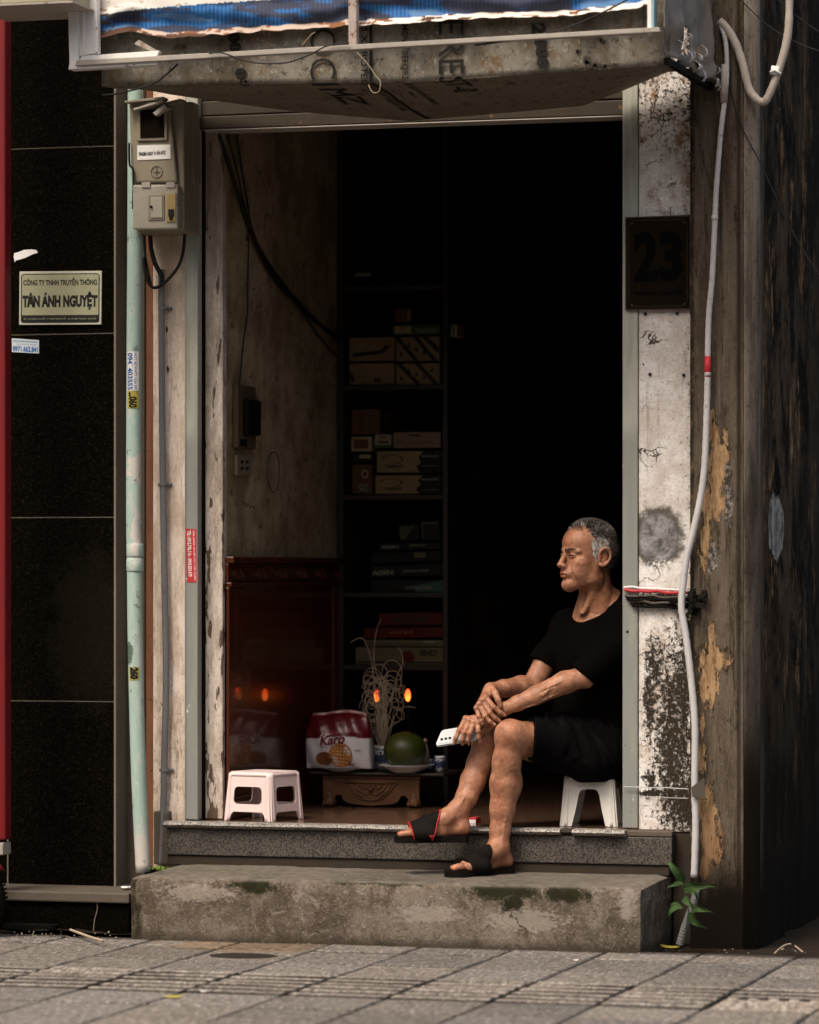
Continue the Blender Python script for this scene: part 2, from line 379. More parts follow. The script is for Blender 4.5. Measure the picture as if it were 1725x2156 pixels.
def mat_pavement():
    m = Mat('pavement_tile_concrete')
    c = m.mix(m.noise(2.4, 4, .6), (.118, .104, .090), (.205, .184, .162))
    g1 = m.noise(70, 6, .88, (1, .30, 1)); c = m.mix(m.rng(g1, .50, .60, 0, .9), c, (.42, .39, .355))
    c = m.mix(m.rng(m.noise(65, 6, .88, (1, .28, 1), loc=(1, 0, 0)), .525, .60, 0, .9), c, (.036, .031, .026))
    c = m.mix(m.rng(m.noise(9, 8, .8), .54, .64, 0, .8), c, (.060, .050, .040))
    def blot(u, v, rx, ry, ns, amt):
        p = PZ(u, v, 0); dx = m.math('MULTIPLY', m.math('SUBTRACT', m.axis(0), p.x), 1/rx); dy = m.math('MULTIPLY', m.math('SUBTRACT', m.axis(1), p.y), 1/ry)
        return m.rag(m.math('SQRT', m.math('ADD', m.math('MULTIPLY', dx, dx), m.math('MULTIPLY', dy, dy))), ns, amt)
    c = m.mix(m.math('MULTIPLY', m.rng(blot(520, 1992, .24, .19, 8, .5), 1.1, .85), .8), c, m.mix(m.rng(m.noise(25, 7, .8), .4, .6), (.10, .062, .034), (.27, .20, .14)))
    c = m.mix(m.rng(blot(512, 2012, .115, .085, 8, .12), 1.03, .97), c, (.022, .018, .014))
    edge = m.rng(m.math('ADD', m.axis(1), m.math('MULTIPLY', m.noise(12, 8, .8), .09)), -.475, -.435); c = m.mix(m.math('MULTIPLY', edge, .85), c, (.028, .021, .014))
    c = m.mix(1.0, c, m.attr(), 'MULTIPLY')
    c = m.mix(m.crack(1.6, .004, lo=.55), c, (.05, .04, .03))
    return m.out(c, .85, .25, bump=(m.noise(160, 4, .8), .7), dist=.003)
def mat_alley():
    m = Mat('stained_alley_render'); Y = -.08
    side = m.rng(m.axis(1), -.03, .06)
    c = m.mix(m.rng(m.noise(9, 8, .76, (1.6, 1, .28)), .34, .66), (.060, .045, .031), (.150, .120, .090))
    c = m.mix(m.rng(m.noise(80, 6, .85), .56, .64, 0, .7), c, (.20, .165, .13)); c = m.mix(m.rng(m.noise(34, 8, .85, (1.6, 1, .35)), .545, .62, 0, .85), c, (.022, .016, .010))
    lx = m.rng(m.math('ADD', m.axis(0), m.math('MULTIPLY', m.noise(16, 8, .8, (1, 1, .5)), .03)), 1.030, 1.016); c = m.mix(m.math('MULTIPLY', lx, .85), c, m.mix(m.rng(m.noise(40, 7, .8, (1, 1, .4)), .5, .62), (.014, .010, .006), (.16, .10, .05)))
    c = m.mix(m.rng(m.noise(13, 7, .8, (2.4, 1, .10), loc=(1, 7, 2)), .53, .62, 0, .75), c, (.030, .022, .014)); c = m.mix(m.rng(m.noise(15, 7, .8, (2.2, 1, .10), loc=(6, 2, 2)), .56, .64, 0, .5), c, (.22, .18, .14))
    gx = m.rng(m.math('ABSOLUTE', m.math('SUBTRACT', m.axis(0), xof(1556, Y))), .012, .002); c = m.mix(m.math('MULTIPLY', gx, .75), c, (.018, .013, .008))
    # peeled render showing the orange coat, with a dark broken rim
    r = m.rag(m.near(((1500, 905, .020, .085), (1512, 975, .036, .085), (1492, 1055, .028, .095), (1484, 1140, .020, .085), (1500, 1340, .012, .045), (1502, 1395, .040, .050), (1488, 1450, .028, .045), (1478, 1525, .010, .03), (1474, 1600, .013, .060), (1476, 1700, .018, .060), (1500, 1765, .030, .075), (1486, 1830, .022, .04), (1505, 1010, .030, .16), (1496, 1420, .022, .10), (1494, 1740, .022, .12)), Y), 34, 1.25, (1.3, 1, .36))
    c = m.mix(m.math('MULTIPLY', m.rng(m.rag(r, 30, .3), 1.35, 1.15), m.rng(m.noise(14, 6, .7, loc=(5, 5, 5)), .45, .55)), c, (.020, .015, .010))
    oc = m.mix(m.rng(m.noise(22, 8, .8, (1.5, 1, .3)), .36, .62), (.20, .115, .055), (.50, .335, .185)); oc = m.mix(m.rng(m.noise(50, 7, .85, (1.3, 1, .35)), .555, .60), oc, (.035, .024, .015))
    oc = m.mix(m.rng(m.axis(2), .50, .30, 0, .5), oc, (.16, .07, .035)); c = m.mix(m.rng(r, 1.04, 1.0), c, oc)
    # grey paper remains
    g = m.rag(m.near(((1500, 1175, .016, .06), (1535, 1060, .016, .08), (1532, 1000, .010, .05)), Y), 40, .9, (1.3, 1, .4)); c = m.mix(m.math('MULTIPLY', m.rng(g, 1.0, .92), .9), c, m.mix(m.rng(m.noise(60, 6, .8), .45, .6), (.05, .045, .04), (.30, .27, .25)))
    # the side along the alley: black mould with tan flakes
    blk = m.rng(m.noise(4.5, 9, .80, (1, .9, .55), loc=(3, 3, 3)), .47, .56); n2 = m.noise(8.5, 9, .82, (1, .75, .30), loc=(9, 1, 0))
    sc = m.mix(m.rng(m.noise(7, 8, .8, (1, .9, .4)), .38, .62), (.020, .013, .007), (.095, .066, .040)); sc = m.mix(blk, sc, (.004, .003, .0018)); sc = m.mix(m.rng(n2, .555, .60), sc, (.26, .155, .075)); sc = m.mix(m.rng(n2, .645, .67), sc, (.40, .35, .29))
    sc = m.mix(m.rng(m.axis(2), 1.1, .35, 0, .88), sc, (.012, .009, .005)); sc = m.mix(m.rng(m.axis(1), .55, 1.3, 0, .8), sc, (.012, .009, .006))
    q = PX(1632, 1110, xc_side); gd = m.math('SQRT', m.math('ADD', m.math('POWER', m.math('MULTIPLY', m.math('SUBTRACT', m.axis(1), q.y), 1/.13), 2), m.math('POWER', m.math('MULTIPLY', m.math('SUBTRACT', m.axis(2), q.z), 1/.11), 2)))
    gm = m.rag(gd, 11, .3, (1, 1, .5)); sc = m.mix(m.rng(gm, 1.0, .93), sc, m.mix(m.rng(m.noise(30, 6, .8, (1, 1, .4)), .42, .58), (.09, .085, .075), (.40, .40, .38)))
    c = m.mix(side, c, sc)
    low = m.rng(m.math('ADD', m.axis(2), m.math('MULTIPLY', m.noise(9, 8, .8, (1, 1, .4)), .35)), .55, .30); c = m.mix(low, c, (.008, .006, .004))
    return m.out(c, .93, .08, bump=(m.math('ADD', m.noise(50, 7, .82), m.math('MULTIPLY', m.rng(r, 1.05, 1.0), -1.6)), .9), dist=.005)
xc_side = xof(1566, -.08)+.045
def mat_strip():
    m = Mat('pale_corner_render'); s = m.noise(11, 5, .7, (2, 2, .18))
    c = m.mix(m.rng(s, .35, .6), (.12, .10, .08), (.30, .26, .215)); c = m.mix(m.rng(m.noise(60, 7, .85, (1, 1, .6)), .53, .62, 0, .7), c, (.06, .048, .036))
    c = m.mix(m.rng(m.axis(2), .9, .5), c, (.035, .027, .018))
    return m.out(c, .9, .15, bump=(m.noise(60, 5, .7), .6), dist=.003)
def mat_wood(name, a, b, rough=.25, coat=.6, st=(9, 9, .5), sc=10, cr=.12):
    m = Mat(name); n = m.noise(sc, 5, .6, st, 1.0); c = m.mix(n, a, b)
    return m.out(c, rough, .4, coat=coat, bump=(n, .05), dist=.001)
def mat_room():
    m = Mat('room_wall_plaster'); c = m.mix(m.rng(m.noise(5, 7, .72), .36, .64), (.22, .155, .085), (.43, .335, .215))
    c = m.mix(m.rng(m.noise(10, 8, .8, (1, .7, .3)), .50, .66, 0, .4), c, (.13, .09, .05))
    c = m.mix(m.rng(m.noise(40, 7, .8, (1, .6, .6)), .59, .63), c, (.05, .033, .02))
    return m.out(c, .9, .1, bump=(m.noise(40, 5, .7), .3), dist=.003)
def mat_fascia():
    m = Mat('old_signboard_panel')
    c = m.mix(m.rng(m.noise(4, 6, .68, (1, 1, .6)), .36, .64), (.095, .080, .056), (.27, .25, .205))
    c = m.mix(m.rng(m.noise(11, 6, .72, (1.6, 1, 1)), .50, .66), c, (.15, .10, .055))
    c = m.mix(m.rng(m.noise(30, 9, .85), .535, .61, 0, .9), c, (.030, .021, .013)); c = m.mix(m.rng(m.noise(45, 7, .85, loc=(6, 6, 6)), .55, .62, 0, .7), c, (.42, .39, .33))
    c = m.mix(m.rng(m.noise(30, 3, .6, (3, 1, .2), loc=(5, 0, 0)), .60, .70, 0, .6), c, (.09, .07, .05))
    return m.out(c, .6, .3, bump=(m.noise(20, 4, .6), .2), dist=.004)
def mat_galv(name, a, b, rust=.0):
    m = Mat(name); c = m.mix(m.noise(18, 5, .65, (1, 1, 1)), a, b)
    c = m.mix(m.rng(m.noise(22, 6, .75), .62-rust, .70-rust), c, (.19, .085, .04))
    c = m.mix(m.rng(m.noise(60, 5, .75), .64, .70), c, (.06, .045, .035))
    return m.out(c, .6, .35, bump=(m.noise(60, 4, .7), .3), dist=.001)
def mat_pipe():
    m = Mat('pale_green_pipe_paint')
    c = m.mix(m.noise(6, 4, .6), (.30, .44, .385), (.42, .55, .49))
    w = m.rng(m.noise(9, 8, .8, (1.5, 1.5, .45)), .53, .57)
    w2 = m.ell(xof(297, -.15), zof(297, 985, -.15), .04, .045, 1.0, 40, .15); w3 = m.ell(xof(290, -.15), zof(290, 1130, -.15), .014, .10, 1.1, 40, .15)
    c = m.mix(m.math('MULTIPLY', w, .35), c, (.60, .60, .55)); c = m.mix(w2, c, (.58, .55, .50)); c = m.mix(w3, c, (.60, .57, .53))
    lw = m.rng(m.math('ADD', m.axis(2), m.math('MULTIPLY', m.noise(20, 4, .7), .15)), .44, .36); c = m.mix(lw, c, (.55, .53, .48))
    d = m.rng(m.noise(26, 8, .82, (1, 1, .6), loc=(2, 2, 2)), .60, .62); c = m.mix(d, c, (.14, .12, .09))
    g = m.ell(xof(276, -.15), zof(276, 1375, -.15), .016, .035, .5, 30, .2); c = m.mix(g, c, (.10, .15, .12))
    return m.out(c, .6, .35, bump=(m.math('SUBTRACT', m.noise(50, 4, .7), m.math('MULTIPLY', d, 1.5)), .3), dist=.002)
def mat_conduit(name, a, b, st=(1, 1, 1), spec=.35):
    m = Mat(name); c = m.mix(m.noise(14, 5, .6, st), a, b); c = m.mix(m.rng(m.noise(45, 5, .75), .60, .70), c, tuple(q*.4 for q in a))
    return m.out(c, .55, spec, bump=(m.noise(60, 4, .6), .1), dist=.001)
def mat_vcol(name, rough=.7, spec=.3, bs=60, ba=.2, **k):
    m = Mat(name); return m.out(m.attr(), rough, spec, bump=(m.noise(bs, 4, .6), ba), **k)

MT = dict(
 rplaster=mat_right_plaster(), lplaster=mat_left_plaster(), jamb=mat_jamb(), rail=mat_rail(), concrete=mat_concrete(),
 riser=mat_granite('speckled_grey_granite', (.013, .011, .009), (.115, .103, .088), 240, .55), tread=mat_granite('pale_granite_edge', (.06, .056, .05), (.46, .43, .39), 240, .45),
 blackg=mat_blackgranite(), pave=mat_pavement(), alley=mat_alley(), strip=mat_strip(), room=mat_room(), fascia=mat_fascia(), pipe=mat_pipe(),
 wains=mat_wood('dark_red_lacquered_wood', (.050, .011, .005), (.105, .028, .010)),
 altar=mat_wood('carved_brown_wood', (.045, .016, .004), (.11, .044, .013), .6, .0, (2, 2, 8), 8),
 shelfw=mat_wood('dark_shelf_wood', (.010, .006, .003), (.022, .013, .007), .6, .0),
 floor=mat_wood('brown_glazed_floor', (.085, .042, .026), (.17, .095, .062), .22, .5, (1, 6, 1), 4),
 void=flat('room_shade_black', (.006, .0045, .003), .95, .05), soffit=flat('soffit_board', (.05, .04, .028), .9, .1),  # void is near-black: the room's shade is put into its colour
 mortar=flat('old_mortar', (.045, .037, .028), .95, .1, ns=30, bump=.9), ledge=flat('worn_ledge_stone', (.105, .088, .068), .7, .3, ns=25, bump=.5, var=.35),
 grout=flat('grout', (.20, .175, .135), .9, .1), dirt=flat('damp_soil', (.022, .016, .010), .95, .1, ns=30, bump=1.0, var=.5),
 ground=flat('street_ground', (.05, .046, .042), .9), upper=flat('upper_wall_render', (.16, .13, .10), .9, .1),
 redp=flat('red_paint', (.17, .005, .007), .5, .4), galv=mat_galv('galvanised_bar', (.30, .27, .235), (.46, .42, .37), .0),
 rust=mat_galv('rusty_steel', (.30, .24, .2), (.5, .44, .4), .10), white=mat_galv('white_painted_steel', (.74, .73, .70), (.90, .89, .87), .0),
 meter=mat_galv('beige_meter_plastic', (.20, .172, .122), (.31, .275, .205), -.03), black=flat('black_rubber', (.006, .005, .0042), .7, .08),
 conduit=mat_conduit('grey_conduit', (.145, .145, .145), (.22, .22, .225)), wconduit=mat_conduit('white_conduit', (.46, .45, .44), (.62, .61, .61)),
 taped=mat_conduit('weathered_taped_hose', (.30, .25, .20), (.52, .47, .42)),
 brownside=mat_conduit('brick_brown_side', (.07, .028, .014), (.30, .145, .080), (1.6, 1, .35), .1), brownwall=mat_conduit('brown_recess', (.05, .04, .03), (.10, .082, .062), (1, 1, .4)),
 paper=flat('paper', (.80, .79, .77), .7), blue=flat('blue_ink', (.02, .12, .36), .6, bump=0), ink=flat('black_ink', (.010, .009, .008), .6, bump=0), inkdim=flat('faded_black_paint', (.012, .010, .008), .7, bump=0),
 yellow=flat('yellow_paper', (.42, .36, .06), .7), signgreen=flat('pale_green_plate', (.34, .345, .22), .5), signw=flat('plate_border', (.50, .49, .40), .5),
 redst=flat('red_sticker', (.52, .035, .045), .5), plaque=mat_conduit('dark_enamel_plaque', (.006, .0040, .002), (.015, .0095, .0042), (1, 1, 1), .04), plaqnum=flat('dark_blue_numerals', (.0036, .0032, .0040), .6, .02, bump=0),
 pink=flat('pale_pink_plastic', (.82, .67, .65), .42, .35, var=.10, ns=14, bump=.08, sss=.0), whitep=flat('white_plastic', (.72, .71, .66), .45, .35, ns=12, var=.14, bump=.05),
 rubber=flat('sandal_rubber', (.007, .0055, .0045), .8, .08, bump=.3), strap=flat('sandal_strap', (.006, .005, .004), .75, .1, ns=80, bump=.4), redtrim=flat('red_trim', (.40, .02, .02), .6),
 ceram=flat('white_ceramic', (.55, .55, .56), .2, .5, bump=0), cblue=flat('cobalt_glaze', (.02, .03, .09), .25, .5, bump=0), twig=flat('dry_twig', (.42, .33, .24), .8, .2, bump=.1),
 leaf=flat('leaf_green', (.045, .085, .028), .7, .15, ns=60, var=.35), leafy=flat('yellow_leaf', (.50, .42, .05), .6), cable=flat('black_cable', (.010, .009, .008), .5, .3, bump=0), 
 twine=flat('pale_twine', (.50, .40, .28), .9), socket=flat('dirty_socket_plastic', (.095, .066, .036), .5),
)
# ================================================================ ground and pavement
struct(MB().box(-26, 26, -24, -21, -.03, 8.5).build('sky_blocking_frontage', flat('blocking_frontage', (.22, .19, .16), .9)))   # unseen row across the street, behind the viewer, added to block low sky light
g = MB().box(-120, 120, -160, 60, -.4, -.031).build('ground', MT['ground']); struct(g)
rng = random.Random(3)
def pavement():
    V = []; F = []; Cc = []
    def block(x0, x1, y0, y1, z, col, tl=None, b=.004, hb=.006, dk=.38):
        zz = [z+(tl[0] if tl else 0), z+(tl[1] if tl else 0), z+(tl[2] if tl else 0), z+(tl[3] if tl else 0)]
        n = len(V); P = [(x0, y0), (x1, y0), (x1, y1), (x0, y1)]; Q = [(x0+b, y0+b), (x1-b, y0+b), (x1-b, y1-b), (x0+b, y1-b)]
        V.extend([(p[0], p[1], -.03) for p in P]); V.extend([(p[0], p[1], zz[i]-hb) for i, p in enumerate(P)]); V.extend([(q[0], q[1], zz[i]) for i, q in enumerate(Q)])
        for a in (0, 4):
            for k in range(4): F.append((n+a+k, n+a+(k+1) % 4, n+a+4+(k+1) % 4, n+a+4+k))
        F.append((n+8, n+9, n+10, n+11)); Cc.extend([tuple(q*dk for q in col)]*8+[col]*4)   # dirt stays in the joints and grooves
    xs = [.80+.3115*k for k in range(-16, 12)]
    rows = [(-.42, -.70, 0), (-.70, -1.07, 0), (-1.07, -1.385, 0), (-1.385, -1.665, 1), (-1.665, -1.955, 1), (-1.955, -2.265, 0), (-2.265, -2.575, 0), (-2.575, -2.885, 0), (-2.885, -3.2, 0), (-3.2, -3.5, 0), (-3.5, -3.8, 0), (-3.8, -4.1, 0), (-4.1, -4.4, 0)]
    for ri, (y1, y0, tac) in enumerate(rows):
        for xi in range(len(xs)-1):
            x0 = xs[xi]+.0035; x1 = xs[xi+1]-.0035; s = rng.uniform(.74, 1.15); w = rng.uniform(-.03, .03)
            col = (s+w*.5, s, s-w); tl = [rng.uniform(-.002, .002) for _ in range(4)]
            if not tac: block(x0, x1, y0+.006, y1-.010, 0, col, tl, .007, .007, .22)
            elif xi >= 18 and ri == 4 or (ri == 4 and False):
                block(x0, x1, y0+.004, y1-.002, -.003, (1.5, 1.4, 1.3), tl)
                for a in range(5):
                    for b in range(5):
                        cx = x0+.032+a*.060; cy = y0+.03+b*.057; n = len(V); R = .021
                        for k in range(8):
                            t = 2*math.pi*k/8; V.append((cx+R*math.cos(t), cy+R*math.sin(t), -.004))
                        for k in range(8):
                            t = 2*math.pi*k/8; V.append((cx+R*.62*math.cos(t), cy+R*.62*math.sin(t), .004))
                        for k in range(8): F.append((n+k, n+(k+1) % 8, n+8+(k+1) % 8, n+8+k))
                        F.append(tuple(n+8+k for k in range(8))); Cc.extend([(1.7, 1.65, 1.6)]*16)
            else:
                block(x0, x1, y0+.002, y1-.002, -.005, (col[0]*.16, col[1]*.14, col[2]*.12), tl)
                nr = 3; p = (y1-y0)/nr
                for k in range(nr):
                    cy = y0+p*(k+.5); e = rng.uniform(-.003, .003); q = rng.uniform(.95, 1.25)
                    block(x0+.003+e, x1-.004-rng.uniform(-.002, .004), cy-.029, cy+.024, .0030, (q*1.15, q*1.13, q*1.10), tl, .006, .0035, .16)
    o = mk('pavement', V, F, MT['pave'], None, colors=np.array(Cc)); struct(o)
    # grit between the tiles
    struct(MB().box(xs[0], xs[-1], -4.4, -.41, -.035, -.012).build('joint_grit', flat('joint_grit_mat', (.085, .070, .052), .95, .1, ns=60, bump=.8, var=.5)))
pavement()
def rough_patch(name, x0, x1, y0, y1, z, amp, mat, nx=60, ny=30, seed=1, edge=True):
    V = []
    for j in range(ny):
        for i in range(nx):
            a = i/(nx-1); b = j/(ny-1); x = x0+(x1-x0)*a; y = y0+(y1-y0)*b
            h = fbm(np.array([x, y, 0.]), 6, 4, seed); fall = min(1, 6*min(a, 1-a), 5*b+.0) if edge else 1
            V.append((x, y, z+amp*(h-.2)*fall-(.012 if edge and fall < .05 else 0)))
    m = MB().grid(V, nx, ny); return m.build(name, mat, smooth=True)
struct(rough_patch('alley_dirt', .93, 3.2, -.415, 5.0, -.022, .035, MT['dirt'], 70, 90, 3))
struct(rough_patch('verge_dirt', -2.2, -.86, -.42, -.30, -.012, .055, MT['dirt'], 80, 12, 5, False))
# ================================================================ left neighbour: black granite front
YG = -.09
gf = thing('granite_shopfront', 'black granite clad shop front with thin pale joints, left of the green pipe', 'shop front', (-1.35, -.2, 0))
x1 = xof(241, YG); zt = [zof(130, v, YG) for v in (310, 703, 1089, 1476, 1864)]
MB().box(-3.4, x1+.006, YG-.001, YG+.5, .10, 7).build('backing_wall', MT['grout'], gf)
edges = [6.9]+zt
for i in range(5):
    a, b = edges[i], edges[i+1]
    MB().box(xof(17, YG)+.002, x1-.002, YG-.004, YG+.01, b+.0022, a-.0022).build('stone_panel', MT['blackg'], gf, bevel=.0015)
    MB().box(-3.3, xof(17, YG)-.004, YG-.004, YG+.01, b+.0022, a-.0022).build('stone_panel', MT['blackg'], gf, bevel=.0015)
MB().box(-3.4, xof(272, -.35), -.35, YG+.1, .105, .141).build('ledge', MT['ledge'], gf, bevel=.006)
MB().box(-3.4, xof(200, -.33)-.0, -.335, YG+.1, -.03, .103).build('plinth', MT['blackg'], gf)
MB().box(xof(200, -.33)+.003, xof(272, -.33), -.333, YG+.1, -.03, .103).build('plinth', MT['blackg'], gf)
MB().box(x1+.006, xof(304, YG+.10), YG+.10, YG+.5, .10, 7).build('recess_wall', MT['brownwall'], gf)
rp = thing('shutter_post', 'bright red vertical post cut off by the left edge of the photo', 'post', (xof(2, -.4), -.4, .2))
MB().box(xof(-30, -.4), xof(15.5, -.4), -.42, -.36, zof(8, 1768, -.4), zof(8, 20, -.4)+.8).build('post', MT['redp'], rp, bevel=.006)
MB().box(xof(-30, -.4), xof(12, -.4), -.425, -.35, zof(8, 1800, -.4), zof(8, 1774, -.4)).build('end_bracket', MT['galv'], rp, bevel=.004)
MB().box(xof(-26, -.4), xof(-8, -.4), -.40, -.38, .02, zof(8, 1800, -.4)).build('foot', MT['black'], rp)
tag(MB().box(xof(-60, -1), xof(150, -1), -1.02, -.7, zof(50, 8, -1), zof(50, -60, -1)).build('sign_edge', flat('cream_sign_edge', (.40, .36, .25), .5), bevel=.004), 'pale cream lower edge of a neighbouring sign in the top left corner', 'sign')
tag(MB().box(xof(-60, -1), xof(160, -1), -1.03, -.69, zof(50, 13, -1), zof(50, 9, -1)).build('sign_trim', MT['galv'], bevel=.001), 'thin grey metal trim under the cream sign edge at the top left', 'trim')
# ================================================================ the shop house
hs = thing('shop_house', 'old narrow shop front with peeling cream and white pillars round a dark open doorway', 'building', (0, 0, 0))
XW = xof(470, .06)      # face of the inner left wall
XL0 = xof(322, 0); XL1 = xof(391, 0); XR0 = xof(1345, 0); XR1 = xof(1461, 0); ZF = .369
MB().box(XL0, XL1, 0, .30, .20, 7).build('left_pillar', MT['lplaster'], hs, bevel=.004)
MB().box(xof(303, .02), XL0-.001, .02, .30, .20, 7).build('pillar_side', MT['brownside'], hs, bevel=.003)
MB().box(XR0, XR1, 0, .06, .36, 7).build('right_pillar', MT['rplaster'], hs, bevel=.004)
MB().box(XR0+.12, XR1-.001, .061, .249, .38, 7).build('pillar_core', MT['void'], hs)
# base rubble under the right pillar
MB().box(xof(1416, 0), XR1-.004, .004, .30, -.02, .358).build('pillar_base', MT['mortar'], hs, bevel=.006)
zl0 = ZF+.002; zl1 = 2.90
def rail(a, b, name, nm=1):
    m = MB(); m.box(a, b, -.008, .035, zl0, zl1); return m.build(name, MT['rail'], hs, bevel=.003)
rail(XL1+.001, xof(419, 0), 'guide_rail'); rail(xof(1312, 0), XR0-.0015, 'guide_rail')
for a, b in ((XL1+.001, .003), (xof(416, 0), .0035)): MB().box(a, a+b, -.011, -.0075, zl0, zl1).build('rail_lip', MT['rail'], hs)
MB().box(xof(419, .02)+.001, xof(426, .02), .03, .30, zl0, 3).build('rail_gap', MT['void'], hs)
MB().box(xof(426, .06), XW, .055, .098, zl0, 2.9).build('door_jamb', MT['jamb'], hs, bevel=.004)
# lintel: roller housing strips
def strip(v0l, v0r, v1l, v1r, y0, y1, mat, nm, ua=412, ub=1313):
    A = PY(ua, v0l, y0); B = PY(ub, v0r, y0); Cq = PY(ua, v1l, y0); D = PY(ub, v1r, y0); d = Vector((0, y1-y0, 0))
    return MB().hexa([Cq, D, D+d, Cq+d, A, B, B+d, A+d]).build(nm, mat, hs, bevel=.003)
lint = mat_galv('brown_lintel_board', (.026, .019, .012), (.065, .050, .033), .02)
strip(246, 210, 272, 241, .0, .10, lint, 'lintel_board'); strip(214, 178, 244, 207, .02, .12, lint, 'lintel_board')
strip(273, 242.5, 276, 245.5, -.006, .10, MT['galv'], 'lintel_edge', 428, 1312); strip(100, 60, 212, 176, .03, .14, MT['upper'], 'lintel_beam')
MB().box(XL1, XR0, .16, .30, 2.95, 7).build('upper_wall', MT['upper'], hs)
MB().box(XL1, XR0, -.02, .158, 3.05, 7).build('upper_wall', MT['upper'], hs)
# room: left wall, floor, ceiling, back, right
MB().box(XW-.12, XW, .302, 6, ZF+.001, 3.2).build('inner_wall', MT['room'], hs)
MB().box(XW-.001-.02, XW-.0005, .10, .3015, ZF+.001, 2.94).build('inner_wall', MT['room'], hs)
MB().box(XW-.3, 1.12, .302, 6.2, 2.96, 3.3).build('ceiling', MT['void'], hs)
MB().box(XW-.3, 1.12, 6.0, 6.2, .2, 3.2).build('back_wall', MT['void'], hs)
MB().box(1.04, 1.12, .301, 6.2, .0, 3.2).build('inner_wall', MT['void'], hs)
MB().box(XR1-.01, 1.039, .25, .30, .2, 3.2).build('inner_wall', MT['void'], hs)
fl = MB().box(XW-.05, xof(1416, -.05)-.004, -.018, .27, .25, ZF).box(XW-.05, 1.03, .2702, 5.99, .25, ZF).build('floor', MT['floor']); struct(fl)
# wainscot on the inner left wall
wn = thing('wall_panelling', 'dark red lacquered wood panelling along the inner left wall below the plaster', 'panelling', (XW, .7, ZF))
zw = PX(472, 1172, XW).z
def wb(y0, y1, z0, z1, t, nm='panel', mat='wains', bev=.003): return MB().box(XW+.0005, XW+t, y0, y1, z0, z1).build(nm, MT[mat], wn, bevel=bev)
ya, yb = .075, 2.6
wb(ya, yb, ZF+.002, zw-.09, .010)
wb(ya, yb, zw-.022, zw, .034, 'cap_rail'); wb(ya, yb, zw-.105, zw-.090, .026, 'rail'); wb(ya, yb, zw-.088, zw-.024, .014, 'frieze')
wb(ya, yb, ZF+.002, ZF+.075, .026, 'base_rail')
for y in (.075, 1.32, 2.45): wb(y, y+.16 if y < .1 else y+.09, ZF+.077, zw-.107, .017, 'stile')
for y in (.10, .36, .60, .84, 1.08, 1.32):
    m = MB()
    for k in range(9):
        t = k/8; m.obox((XW+.017, y+.03+.11*t, zw-.056+.010*math.sin(t*12)), (.004, 0, 0), (0, .006, .004), (0, -.004, .009))
    m.build('carved_scroll', MT['wains'], wn, bevel=.001)
# ================================================================ steps
cs = MB()
def cstep():
    xs0 = xof(274, -.48); xs1 = xof(1347, -.48); n = 150; V = []; prof = [(-.48, -.03), (-.482, .03), (-.484, .09), (-.485, .15), (-.484, .192), (-.478, .205), (-.466, .212), (-.42, .213), (-.30, .215), (-.15, .218), (.02, .220)]
    m = len(prof); n1 = n
    for i in range(n1):
        a = i/(n1-1); x = xs0+(xs1-xs0)*a; L = .0
        for j, (y, z) in enumerate(prof):
            q = np.array([x*1.0, y, z]); d = (fbm(q, 7, 4, 2)-.5); dd = (fbm(q, 30, 3, 9)-.5)
            xx = x+(.006*(d) if 0 < i < n1-1 else .012*d)
            # rounded, crumbling ends
            e = min(i, n1-1-i); r = max(0, 1-e/3.0)
            V.append((xx, y-.010*d-.004*dd+.012*r*(1 if y < -.46 else 0), z+(.010*d+.003*dd-.010*r)*(1 if z > .18 else 0)))
    F = [(i*m+j, (i+1)*m+j, (i+1)*m+j+1, i*m+j+1) for i in range(n1-1) for j in range(m-1)]
    # closed ends
    for i, flip in ((0, False), (n1-1, True)):
        base = len(V); rows = 8
        col = [V[i*m+j] for j in range(m)]; c0 = len(V)
        V.append((col[0][0]+(.05 if flip else -.0)*0, .02, -.03))
        ids = [i*m+j for j in range(m)]+[c0]
        F.append(tuple(ids if not flip else reversed(ids)))
    return mk('concrete_step', V, F, MT['concrete'], None, smooth=False, auto=45)
tag(cstep(), 'wide weathered concrete step with mossy stains at the foot of the doorway', 'step')
gs = thing('granite_doorstep', 'speckled grey granite doorstep with a pale rounded edge under the doorway', 'step', (.0, -.05, .22))
gx0 = xof(352, -.05); gx1 = xof(1416, -.05)
MB().box(gx0, gx1, -.055, .05, .252, .345).build('riser', MT['riser'], gs, bevel=.003)
MB().box(gx0-.0, gx1-.01, -.048, .05, .215, .2515).build('mortar_bed', MT['mortar'], gs, bevel=.005)
m = MB(); nz = xof(990, -.07)
pts = [(-.056, .346), (-.074, .350), (-.080, .358), (-.074, .3665), (-.056, .3685)]
def nosing(a, b, mat, dy=0, nm='nosing'):
    V = []; n = 90
    for i in range(n):
        x = a+(b-a)*i/(n-1)
        for (y, z) in [(-.02, .3455)]+pts+[(-.02, .3685)]:
            q = fbm(np.array([x, y, z]), 25, 3, 4)-.5; V.append((x, y+dy+(.006*q if y < -.03 else 0), z+.003*q))
    k = 7; F = [(i*k+j, (i+1)*k+j, (i+1)*k+j+1, i*k+j+1) for i in range(n-1) for j in range(k-1)]+[tuple(range(k)), tuple(reversed(range((n-1)*k, n*k)))]
    mk(nm, V, F, mat, gs, auto=50)
nosing(xof(345, -.07), xof(1180, -.07), MT['tread']); nosing(xof(1206, -.07), xof(1317, -.07), MT['tread'], -.006); nosing(xof(1181, -.07), xof(1205, -.07), MT['mortar'], .014, 'broken_edge')
MB().box(xof(1319, -.05), gx1, -.052, -.001, .3465, .366).build('nosing', MT['ledge'], gs, bevel=.004)
MB().box(xof(330, .0), gx0-.001, -.035, .1, .215, .40).build('side_stone', MT['ledge'], gs, bevel=.005)
